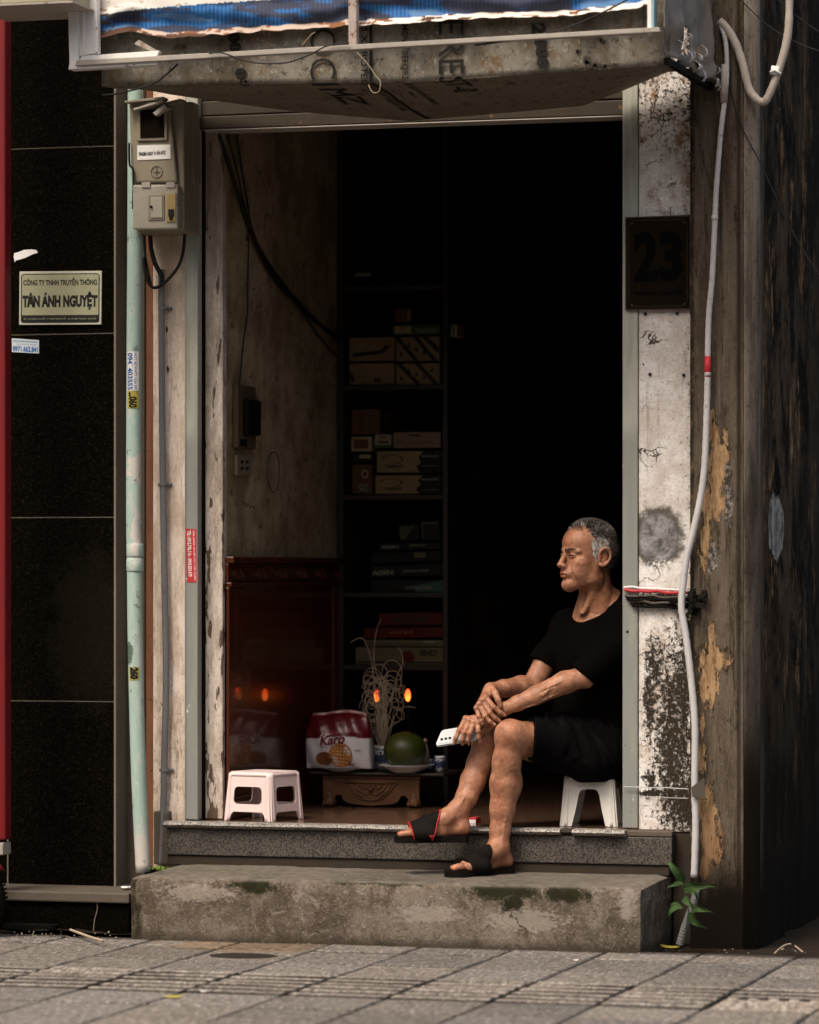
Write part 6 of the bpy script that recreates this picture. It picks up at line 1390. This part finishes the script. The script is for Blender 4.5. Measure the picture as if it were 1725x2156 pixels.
# near hand (holds the phone): palm to the knuckles, fingers hanging over it
K = [J(981, 1514, -.140), J(989.5, 1518, -.147), J(998, 1522, -.150), J(1006, 1525, -.147)]
for k_, r_ in zip(K, (.0105, .0108, .0105, .0095)): A.cone(J(1038, 1511, -.118), k_, .016, r_, .010)
A.cone(WN, J(1036, 1512, -.117), .0205, .018, .012)
near_f = [[K[0], J(968, 1537, -.165), J(960.5, 1554, -.170), J(956, 1565.5, -.167)], [K[1], J(978, 1542, -.172), J(973.5, 1557, -.172), J(974.5, 1566.5, -.164)], [K[2], J(989.5, 1544, -.174), J(986, 1558, -.172), J(987.5, 1566, -.164)], [K[3], J(1007.5, 1540, -.170), J(1009, 1553, -.168), J(1011.5, 1563, -.160)]]
for i, q in enumerate(near_f):
    e = (.0, .0, -.0003, -.0010)[i]; A.chain(q, [.0098+e, .0088+e, .0076+e, .0064+e], .0035); A.ell(q[1]+Vector((0, -.001, .0)), (.0095+e, .0095+e, .0095+e), .003); A.ell(q[0]+Vector((0, -.004, .003)), (.0095, .009, .0095), .005)
    A.chain([J(1036, 1508, -.137), q[0]+Vector((.002, -.011, .004))], [.0022, .0026], .004)
A.chain([J(1030, 1522, -.110), J(1008, 1546, -.118), J(990, 1557, -.120), J(978, 1562, -.122)], [.0135, .0105, .0092, .0078], .006)
# far hand, gripping the other wrist
K2 = [J(1023, 1469, -.136), J(1017, 1476, -.142), J(1010.5, 1484, -.143), J(1004.5, 1492, -.138)]
for k_, r_ in zip(K2, (.0115, .0112, .0108, .0100)): A.cone(WF, k_, .019, r_, .010); A.ell(k_+Vector((0, -.003, .002)), (.0105, .010, .0105), .004); A.chain([WF+Vector((.0, -.022, .006)), k_+Vector((.001, -.011, .003))], [.002, .0026], .004)
far_f = [[K2[0], J(1040.5, 1490, -.154), J(1053, 1500, -.151), J(1063.5, 1506.5, -.143)], [K2[1], J(1031.5, 1501, -.158), J(1043, 1512, -.155), J(1053, 1519, -.146)], [K2[2], J(1022, 1508, -.158), J(1032.5, 1519.5, -.157), J(1042, 1526, -.150)], [K2[3], J(1008.5, 1509, -.154), J(1012.5, 1518, -.155), J(1016.5, 1524.5, -.150)]]
for i, q in enumerate(far_f):
    e = (.0, .0, -.0004, -.0013)[i]; A.chain(q, [.0100+e, .0088+e, .0076+e, .0064+e], .0030); A.ell(q[1]+Vector((0, -.001, 0)), (.0095+e, .0095+e, .0095+e), .003); A.ell(q[2], (.0082+e, .0082+e, .0082+e), .002)
A.chain([WF+Vector((.004, -.014, .004)), J(1043, 1460, -.135), J(1049.5, 1475, -.150), J(1054, 1487, -.150)], [.014, .0112, .0096, .0076], .006)
A.noise(.0006, 170, 5, 2)
skins.append(A.mesh())
# ---- legs and feet
G = Field(np.array([xof(815, -.2), -.37, .20]), np.array([xof(1330, .2), .33, zof(1200, 1480, 0)]), .0024)
KN = J(1077, 1550, -.125); KH = J(1028, 1560, -.045); HN = PEL+Vector((.02, -.07, -.01)); HH = PEL+Vector((-.05, .09, .0))
ANK = P3(1051, -.125, zof(1051, 1782, -.125))
G.chain([HN, J(1165, 1563, .03), KN], [.088, .070, .052], .03); G.ell(KN+Vector((-.008, -.012, .010)), (.040, .040, .044), .02)
G.ell(J(1074, 1545, -.165), (.020, .012, .024), .012); G.ell(J(1068, 1592, -.155), (.013, .011, .018), .012)
G.chain([KN, J(1067, 1605, -.120), J(1064.5, 1650, -.105), J(1058, 1705, -.11), J(1053, 1750, -.12), ANK], [.050, .0455, .0500, .0400, .0320, .0300], .02)
G.ell(J(1076, 1648, -.085), (.034, .040, .062), .02)
G.chain([HH, J(1130, 1560, .11), KH], [.085, .066, .048], .03); G.ell(KH+Vector((-.006, -.008, .004)), (.038, .038, .042), .02)
AH = J(968, 1706, -.135)
G.chain([KH, J(1010, 1608, -.060), J(996, 1645, -.085), J(983, 1678, -.115), AH], [.047, .0405, .0400, .0340, .0285], .02); G.ell(J(1007, 1628, -.045), (.030, .036, .056), .02)
for P_, r_ in (([(1046, 1625, -.155), (1050, 1665, -.150), (1044, 1700, -.148), (1052, 1735, -.150), (1050, 1765, -.150)], .0028), ([(1062, 1640, -.152), (1056, 1690, -.148), (1060, 1730, -.146)], .0022), ([(1064, 1718, -.142), (1060, 1752, -.148), (1054, 1782, -.152)], .0026), ([(985, 1660, -.135), (975, 1685, -.158), (962, 1700, -.163), (948, 1716, -.168)], .0026)):
    G.chain(smoothpts([J(*q) for q in P_], 3), [r_]*30, .005)
# near foot, flat on the concrete step
zs = .2365
def FN(u, Y, z): return P3(u, Y, z)
heel = FN(1063, -.095, zs+.026); G.chain([ANK, heel], [.029, .026], .02); G.chain([ANK+Vector((0, -.01, 0)), FN(1034, -.165, zs+.052), FN(1000, -.225, zs+.028), FN(978, -.250, zs+.018)], [.030, .027, .021, .015], .022)
G.chain([heel, FN(1030, -.15, zs+.018), FN(990, -.215, zs+.016)], [.023, .024, .024], .02); G.cone(FN(1012, -.245, zs+.016), FN(990, -.262, zs+.014), .018, .016, .014)
G.cone(FN(996, -.185, zs+.015), FN(976, -.215, zs+.014), .017, .015, .014)
for s in (-1, 1): G.ell(ANK+Vector((-.002, .026*s-.002, -.012)), (.012, .010, .012), .01)
toesN = [((972, -.270), (958, -.288), .0125), ((967, -.252), (953, -.270), .0095), ((966, -.237), (954, -.253), .0088), ((967, -.224), (957, -.237), .0082), ((969, -.211), (960, -.222), .0078)]
for (a, b, r_) in toesN: G.cone(FN(a[0]+12, a[1]+.02, zs+.014), FN(a[0], a[1], zs+.013), r_*1.1, r_, .006); G.cone(FN(a[0], a[1], zs+.013), FN(b[0], b[1], zs+.010), r_, r_*.86, .002)
# hanging foot (crossed leg), sole level, toes to the left
zh = zof(900, 1761, -.19)
def FH_(u, Y, z): return P3(u, Y, z)
hh = FH_(972, -.140, zh+.027); G.chain([AH, hh], [.028, .026], .02); G.chain([AH+Vector((-.01, -.01, 0)), FH_(938, -.175, zh+.060), FH_(900, -.200, zh+.036), FH_(868, -.215, zh+.020)], [.030, .028, .024, .016], .022)
G.chain([hh, FH_(930, -.172, zh+.020), FH_(885, -.195, zh+.018)], [.024, .024, .025], .02); G.cone(FH_(905, -.222, zh+.017), FH_(872, -.232, zh+.015), .018, .015, .014); G.cone(FH_(890, -.165, zh+.015), FH_(868, -.18, zh+.014), .017, .015, .014)
G.ell(AH+Vector((-.004, -.024, -.004)), (.015, .010, .015), .010); G.ell(J(955, 1732, -.19), (.016, .010, .012), .010, sub=True) if False else None
toesH = [((862, -.238), (845, -.246), .0125), ((858, -.219), (841, -.226), .0095), ((857, -.203), (842, -.210), .0088), ((858, -.189), (845, -.195), .0082), ((861, -.175), (850, -.180), .0078)]
for (a, b, r_) in toesH: G.cone(FH_(a[0]+14, a[1]+.012, zh+.014), FH_(a[0], a[1], zh+.013), r_*1.1, r_, .006); G.cone(FH_(a[0], a[1], zh+.013), FH_(b[0], b[1], zh+.009), r_, r_*.86, .002)
G.noise(.0007, 140, 7, 2)
skins.append(G.mesh())
VV = []; FF = []; n0 = 0
for V, F in skins: VV.append(V); FF.append(F+n0); n0 += len(V)
VV = np.concatenate(VV); FF = np.concatenate(FF)
# skin tone varies over the body: redder lips and knuckles, darker knees and brow, pale soles; face shade and highlights painted in
col = np.ones((len(VV), 3)); 
def spot(c, r, tint, st=1.0):
    d = np.linalg.norm((VV-np.array(c))/np.array(r), axis=1); w = np.clip(1.15-d, 0, 1)[:, None]*st; w = w*w*(3-2*w); col[:] = col*(1-w)+col*np.array(tint)*w
def hspot(p, r, tint, st=1.): spot(hw_(p), r, tint, st)
hspot((.098, 0, -.064), .013, (.85, .55, .50)); hspot((.093, .016, -.072), .012, (.85, .58, .55)); hspot((.093, -.016, -.072), .012, (.85, .58, .55)); hspot((.104, .0, -.068), (.014), (.75, .5, .45), .6)
for s in (-1, 1):
    hspot((.083, .030*s, .003), (.016), (.50, .38, .32), .8); hspot((.060, .045*s, -.02), .03, (1.12, .98, .92), .7); hspot((-.016, .085*s, 0), .03, (1.0, .82, .75), .8); hspot((.02, .055*s, -.07), .045, (.85, .80, .78), .6)  # darker sockets and brighter cheeks paint shading into the skin
hspot((.110, 0, -.032), .018, (1.15, 1.02, 1.0), .9); hspot((.085, 0, .055), .05, (.92, .80, .70), .8); hspot((.05, .05, .06), .03, (1.15, 1.05, 1.0), .6); hspot((.055, .03, -.095), .03, (.75, .72, .70), .6); hspot((.0, .055, -.05), .045, (.72, .64, .60), .8); hspot((-.02, .05, -.13), .07, (.75, .66, .60), .8); hspot((.078, .0, -.055), .03, (.82, .76, .74), .6)  # brighter nose, shaded neck and stubbled jaw painted into the tint
for q in near_f+far_f: spot(q[1], .014, (.92, .72, .66), .8); spot(q[3], .010, (1.05, .88, .84), .9); spot(q[0], .016, (.95, .80, .74), .8)
spot(J(1074, 1548, -.165), (.04, .04, .05), (.80, .70, .62), .8); spot(J(1074, 1534, -.165), (.02, .03, .016), (1.5, 1.35, 1.25), .8); spot(J(1068, 1595, -.155), (.03, .04, .03), (.68, .55, .48), .7)
spot(J(1053, 1690, -.14), (.03, .05, .09), (.82, .68, .60), .8); spot(ANK, (.05, .06, .07), (1.0, .78, .70), .8); spot(heel+Vector((0, 0, -.01)), (.05, .05, .03), (1.15, 1.0, .98), .9); spot(hh+Vector((0, 0, -.012)), (.06, .05, .03), (1.2, 1.02, 1.0), .9); spot(AH+Vector((0, -.02, -.02)), (.04, .04, .04), (.80, .68, .62), .7)
for (a, b, r_) in toesN: spot(FN(b[0], b[1], zs+.01), .018, (1.35, 1.05, 1.02), .9)
for (a, b, r_) in toesH: spot(FH_(b[0], b[1], zh+.01), .018, (1.35, 1.05, 1.02), .9)
ms = Mat('tanned_skin'); n1 = ms.noise(28, 5, .65); n2 = ms.noise(120, 4, .7)
c_ = ms.mix(ms.rng(n1, .33, .67), (.275, .118, .062), (.46, .222, .132)); c_ = ms.mix(ms.rng(n2, .54, .68, 0, .45), c_, (.17, .062, .030)); c_ = ms.mix(1.0, c_, ms.attr(), 'MULTIPLY')
wr = ms.noise(70, 5, .7, (1, 1, 2.0), 1.5)
skinm = ms.out(c_, .46, .45, bump=(ms.math('ADD', wr, ms.math('MULTIPLY', n2, .5)), .42), sss=.0, dist=.003)
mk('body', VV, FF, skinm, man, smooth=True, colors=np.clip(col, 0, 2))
# nails
nm_ = flat('finger_nail', (.58, .36, .29), .35, .5, bump=0)
for q in near_f+far_f:
    d = (q[3]-q[2]).normalized(); c = q[3]-d*.0005+Vector((0, -.0066, .0008)); w = Vector((-d.z, 0, d.x)).normalized()
    V = [c+d*a*.0052+w*b*.0043*(1-.25*abs(a))+Vector((0, .0016*b*b+.001*a*a, 0)) for a in (-1, 0, 1) for b in (-1, 0, 1)]
    MB().grid(V, 3, 3).build('nail', nm_, man, smooth=True, solid=.0006)
# eyebrows, eyes
hm = Mat('grey_hair'); hmix = hm.n('ShaderNodeNewGeometry').outputs['Random Per Island']
hc = hm.attr(); hairm = hm.out(hc, .45, .4)
r_ = random.Random(5); hb = MB()
for s in (-1, 1):
    for k in range(130):
        t = r_.random(); p = np.array((.0955-.024*t**1.5, (.011+.038*t)*s, .0155+.006*math.sin(t*2.6)-.0035*t+r_.uniform(-.0038, .0038))); d = np.array((-.002-.003*t, .006*s, .002*(1-2*t)+r_.uniform(-.0015, .001))); a = hw_(p); b = hw_(p+d+np.array((.0012, 0, 0))); w = np.array((0, 0, .0007))
        hb.add([a-w, a+w, b], [(0, 1, 2)])
hb.build('eyebrow', flat('dark_brow', (.022, .015, .011), .7), man)
for s in (-1, 1):
    P_ = [hw_((.0885, .017*s, -.0020)), hw_((.0875, .024*s, -.0010)), hw_((.085, .034*s, -.0015)), hw_((.0795, .045*s, -.0040))]
    MB().tube(smoothpts([Vector(p) for p in P_], 4), [.0016]*13, 6).build('eye', flat('dark_eye', (.008, .006, .005), .2, .5, bump=0), man, smooth=True)
for s in (-1, 1):   # painted glint on the white of the eye in the corner
    c = hw_((.0878, .0225*s, -.0024)); MB().tube([Vector(c), Vector(hw_((.0868, .0275*s, -.0024)))], [.0008, .0008], 6).build('eye_white_glint', flat('eye_white_glint', (.45, .40, .36), .2, .5, bump=0), man)
# hair: a close cap plus short strands
def scalp(th, ph, off=.0):   # direction from skull centre
    d = np.array((math.sin(th)*math.cos(ph), math.sin(th)*math.sin(ph), math.cos(th))); c = np.array((-.011, 0, .024)); r = np.array((.0965, .0775, .0850))+off
    return c+d*r, d
def hairy(p):   # where hair grows
    x, y, z = p; line = .052+.034*max(0, 1-abs(y)/.05)*(1 if z > .07 else 0)-.0
    if z > .085: return x < .062-.5*abs(y)
    if z > .055: return x < .050-.9*max(0, abs(y)-.03)
    if z > .0: return x < .018+.18*(z)
    if z > -.028: return x < .012-.2*(-z) and not (-.040 < x < .004 and z < .018)
    return x < -.045 and z > -.055
CP_ = MB(); cells = {}; Vc = []; nt_, np_ = 46, 72; Fc = []
for j in range(nt_):
    for i in range(np_):
        p, d = scalp(math.pi*.78*j/(nt_-1)+1e-3, 2*math.pi*i/np_, .0012+.0012*(float(vnoise(np.array([i*.7, j*.7, 0.])))-.5)); Vc.append(p)
for j in range(nt_-1):
    for i in range(np_):
        q = (j*np_+i, (j+1)*np_+i, (j+1)*np_+(i+1) % np_, j*np_+(i+1) % np_)
        if all(hairy(Vc[k]) for k in q): Fc.append(q)
used = sorted({k for q in Fc for k in q}); rm = {k: i for i, k in enumerate(used)}
MB().add([Vector(hw_(Vc[k])) for k in used], [tuple(rm[k] for k in q) for q in Fc]).build('hair_base', flat('hair_base', (.024, .018, .014), .8, ns=200, var=.5), man, smooth=True, solid=.0015)
hb = MB(); rg = np.random.RandomState(3); cnt = 0; hcol = []
while cnt < 14000:
    th = math.acos(1-rg.rand()*1.72); ph = rg.rand()*2*math.pi; p, d = scalp(th, ph, .0015)
    if not hairy(p+np.array((-.003, 0, 0))) or (p[0] > .02 and rg.rand() < .25): continue
    top = max(0, min(1, (p[2]-.06)/.04)); L = .010+.010*top+.005*rg.rand()
    front = p[0] > .035
    side = np.array((-.62, .05*np.sign(p[1]), -.78)); tp = np.array((.75 if front else -.10, -.25, .20)); fl = side*(1-top)+tp*top+rg.normal(0, .12, 3)
    g_ = d*(.30+.50*top)+fl*.80; g_ /= np.linalg.norm(g_); a = p; b = p+g_*L*.55; c = b+(g_+np.array((0, 0, -.25))*(1-top)+fl*.25)/1.3*L*.5
    w = np.cross(g_, d); w /= (np.linalg.norm(w)+1e-6); w *= .00068
    P_ = [hw_(q) for q in (a-w, a+w, b-w*.8, b+w*.8, c)]; hb.add(P_, [(0, 1, 3, 2), (2, 3, 4)]); cnt += 1
    silver = .62 if (p[0] > -.035 and p[2] < .065) else (.34 if p[0] > .03 else .10)  # silver at the temple; darker back puts its shade into the hair colour
    cc_ = np.array((.62, .57, .52))*rg.uniform(.35, 1.35) if rg.rand() < silver else np.array((.045, .036, .029))*rg.uniform(.3, 1.6); hcol += [cc_]*5
hb.build('hair', hairm, man, colors=np.array(hcol))
# ---- clothes
cloth = flat('black_cotton', (.0022, .0018, .0014), .95, .03, ns=300, var=.3, bump=.4); clm = flat('black_nylon_shorts', (.0030, .0026, .0030), .8, .05, ns=60, var=.3, bump=.3)
S = Field(np.array([SF.x-.16, -.17, PEL.z-.12]), np.array([SN.x+.16, .50, HC.z-.03]), .0036)
S.cone(SN, SF, .060, .060, .05); S.cone(NB, CH, .070, .130, .05); S.cone(CH, PEL, .134, .145, .05); S.cone(CH+Vector((-.05, -.02, -.05)), PEL+Vector((-.06, -.02, .03)), .08, .10, .06)
S.chain([SN, J(1296, 1368, .06), J(1236, 1416, -.004)], [.064, .058, .052], .03); S.chain([SF, J(1158, 1380, .165), J(1136, 1402, .135)], [.060, .050, .047], .03)
nd = Vector((-.62, -.25, -.74)); S.cut(J(1219.5, 1415, -.01), nd, J(1205, 1440, -.05), .10)
nd2 = Vector((-.42, -.30, -.84)); S.cut(J(1137, 1393, .11), nd2, J(1115, 1430, .08), .088)
S.cone(SN, J(1304, 1272, .21), .060, .050, .04); S.noise(.007, 9, 3, 3, (1, 1, .6)); S.noise(.002, 34, 5, 2)
nkc = Vector(hw_((-.035, 0, -.09))); 
S.cone(nkc, NB+hf*.018+Vector((0, -.012, -.012)), .060, .066, .012, sub=True)
S.cone(nkc, nkc+Vector((0, 0, .12)), .075, .095, .01, sub=True)
V, F = S.mesh(); mk('t_shirt', V, F, cloth, man, smooth=True)
S2 = Field(np.array([xof(1085, -.1), -.24, zof(1200, 1665, .1)]), np.array([xof(1380, .2), .44, PEL.z+.14]), .0036)
S2.cone(PEL+Vector((0, 0, .06)), PEL, .138, .146, .04); S2.chain([HN, J(1180, 1558, .02), J(1114, 1553, -.070)], [.104, .088, .078], .04); S2.chain([HH, J(1160, 1556, .11), J(1130, 1556, .06)], [.10, .080, .072], .04)
S2.chain([J(1180, 1590, .0), J(1240, 1600, .05), J(1290, 1608, .12)], [.055, .066, .062], .05)
S2.cut(J(1121, 1545, -.05), Vector((-1, -.35, .02)), None)
S2.noise(.007, 11, 7, 3, (1.0, 1, .30)); S2.noise(.003, 38, 9, 2, (1, 1, .5))
for k in range(9):
    u = 1150+k*17; S2.cone(J(u, 1500+k*3, -.07+k*.012), J(u+22+3*k, 1590+k*3, -.075+k*.014), .004, .003, .016, sub=bool(k % 2))
V, F = S2.mesh(); zf = ZF+.172; V[:, 2] = np.where(V[:, 2] < zf, np.maximum(V[:, 2], zf-.020), V[:, 2]); mk('shorts', V, F, clm, man, smooth=True)
# ---- sandals (slides)
def sandal(name, outline, z0, z1, foot_pts, uu, base_fn, trim, sole_c):
    Vs, Fs = plate([outline], z1-z0); Vs = np.stack([Vs[:, 0], Vs[:, 1], Vs[:, 2]+(z0+z1)/2], 1)
    mk('sandal_sole', Vs, Fs, MT['rubber'], man, bevel=.004)
def outline_from(a, b, wf, wh):   # heel a, toe b
    a = Vector(a[:2]); b = Vector(b[:2]); d = (b-a).normalized(); n = Vector((-d.y, d.x)); L = (b-a).length; prof = [(0, 0), (.015, .55), (.06, .86), (.15, wh/ wf*1.0), (.35, .80), (.55, .86), (.72, 1.0), (.85, .98), (.94, .78), (.985, .42), (1, 0)]
    P_ = [a+d*L*t+n*wf*w for t, w in prof]+[a+d*L*t-n*wf*w for t, w in reversed(prof[1:-1])]; Q = smoothpts([Vector((p.x, p.y, 0)) for p in P_]+[Vector((P_[0].x, P_[0].y, 0))], 3)[:-1]
    return [(p.x, p.y) for p in Q]
def strap(field_cones, p0, p1, axis, zlo, seed):
    """band hugging the foot between two planes across its axis"""
    c = (np.array(p0)+np.array(p1))/2; B = Field(c-np.array((.085, .085, .055)), c+np.array((.085, .085, .085)), .0018)
    for a, b, r1, r2, k in field_cones: B.cone(a, b, r1, r2, k)
    ax = np.array(axis, float); ax[2] = 0; ax /= np.linalg.norm(ax); up = np.array((.0, 0, .0))
    B.cut(p1, ax+np.array((0, 0, -.25))); B.cut(p0, -ax+np.array((0, 0, -.30))); B.cut((0, 0, zlo), (0, 0, -1)); B.noise(.0008, 60, seed, 2); return B.mesh()
# near sandal
hN, tN = FN(1073, -.072, 0), FN(944, -.292, 0)
sandal('n', outline_from(hN, tN, .050, .040), .2155, zs+.001, None, None, None, None, None)
w_ = .007
fc = [(FN(1034, -.165, zs+.052), FN(1000, -.225, zs+.028), .027+w_, .021+w_, .022), (FN(1000, -.225, zs+.028), FN(972, -.252, zs+.018), .021+w_, .016+w_, .022), (FN(1030, -.15, zs+.018), FN(975, -.225, zs+.014), .024+w_, .024+w_, .02), (FN(1020, -.235, zs+.014), FN(975, -.270, zs+.012), .018+w_, .016+w_, .02), (FN(1010, -.165, zs+.012), FN(970, -.205, zs+.012), .018+w_, .016+w_, .02)]
axn = (tN-hN).normalized(); V, F = strap(fc, FN(1017, -.185, zs+.02), FN(972, -.246, zs+.02), axn, zs-.012, 3); mk('sandal_strap', V, F, MT['strap'], man, smooth=True)
hH, tH = FH_(988, -.128, 0), FH_(830, -.226, 0)
sandal('h', outline_from(hH, tH, .050, .042), zh-.020, zh+.001, None, None, None, None, None)
fc2 = [(FH_(938, -.175, zh+.060), FH_(900, -.200, zh+.036), .028+w_, .024+w_, .022), (FH_(900, -.200, zh+.036), FH_(862, -.215, zh+.020), .024+w_, .016+w_, .022), (FH_(930, -.172, zh+.016), FH_(862, -.205, zh+.014), .026+w_, .024+w_, .02), (FH_(910, -.222, zh+.012), FH_(865, -.236, zh+.010), .019+w_, .017+w_, .02), (FH_(900, -.165, zh+.012), FH_(868, -.178, zh+.010), .019+w_, .016+w_, .02)]
axh = (tH-hH).normalized(); sp0 = FH_(912, -.19, zh+.02); sp1 = FH_(866, -.21, zh+.02)
V, F = strap(fc2, sp0, sp1, axh, zh-.014, 5); mk('sandal_strap', V, F, MT['strap'], man, smooth=True)
# red piping and red patch on the hanging sandal: bands cut from a slightly larger copy of the strap
def band(p0, p1, zlo, grow, name, mat, zhi=None, tiltb=None):
    c = (np.array(p0)+np.array(p1))/2; B = Field(c-np.array((.075, .085, .05)), c+np.array((.075, .085, .09)), .0013)
    for a, b, r1, r2, k in fc2: B.cone(a, b, r1+grow, r2+grow, k)
    ax = np.array(axh, float); ax[2] = 0; ax /= np.linalg.norm(ax); t0, t1 = tiltb or (-.25, -.25)
    B.cut(p1, ax+np.array((0, 0, t0))); B.cut(p0, -ax-np.array((0, 0, t1))); B.cut((0, 0, zlo), (0, 0, -1))
    if zhi: B.cut((0, 0, zhi), (0, 0, 1))
    V, F = B.mesh(); mk(name, V, F, MT[mat], man, smooth=True)
band(sp0+Vector((.0045, 0, 0)), sp0+Vector((-.0005, 0, 0)), zh-.012, .0014, 'red_piping', 'redtrim', None, (.30, .30))
band(sp1+Vector((.001, 0, 0)), sp1+Vector((-.0035, 0, 0)), zh-.012, .0014, 'red_piping', 'redtrim')
band(sp0+Vector((.0035, 0, 0)), sp0+Vector((-.034, 0, 0)), zh-.013, .0016, 'red_patch', 'redtrim', zh+.007, (-.8, .30))
# ---- phone in the near hand
ph = thing('phone', 'white smartphone with three camera lenses held in the man\'s lower hand', 'phone', J(958, 1562, -.15))
q = [J(918, 1569.5, -.166), J(1002, 1556, -.150), J(1007, 1529, -.105), J(931, 1538, -.122)]
xd = (q[1]-q[0]); yd = (q[3]-q[0]); nn = xd.cross(yd).normalized(); nn = -nn if nn.dot(F3) < 0 else nn; xl, yl = xd.length, yd.length; xn, yn = xd/xl, yd/yl
P_ = rrect(0, 0, xl, yl, .010, 5)
def slab(P_, o0, o1, nm, mt, bev=0, par=ph):
    k = len(P_); V = [q[0]+xn*x+yn*y+nn*o0 for x, y in P_]+[q[0]+xn*x+yn*y+nn*o1 for x, y in P_]
    MB().add(V, [tuple(range(k)), tuple(reversed(range(k, 2*k)))]+[(i, (i+1) % k, k+(i+1) % k, k+i) for i in range(k)]).build(nm, mt, par, bevel=bev)
slab(P_, .0, .008, 'body', flat('glossy_white_phone', (.62, .66, .68), .12, .6, var=.05, bump=0), .0015)
slab(rrect(.006, .004, .052, yl-.006, .007, 5), -.0016, -.0002, 'camera_plate', flat('camera_plate', (.60, .63, .64), .15, .6, var=.05, bump=0), .0005)
for x in (.014, .028, .042):
    c = q[0]+xn*x+yn*(yl*.33)-nn*.0018; MB().tube([c, c-nn*.0018], .0050, 14).build('lens', MT['ink'], ph)
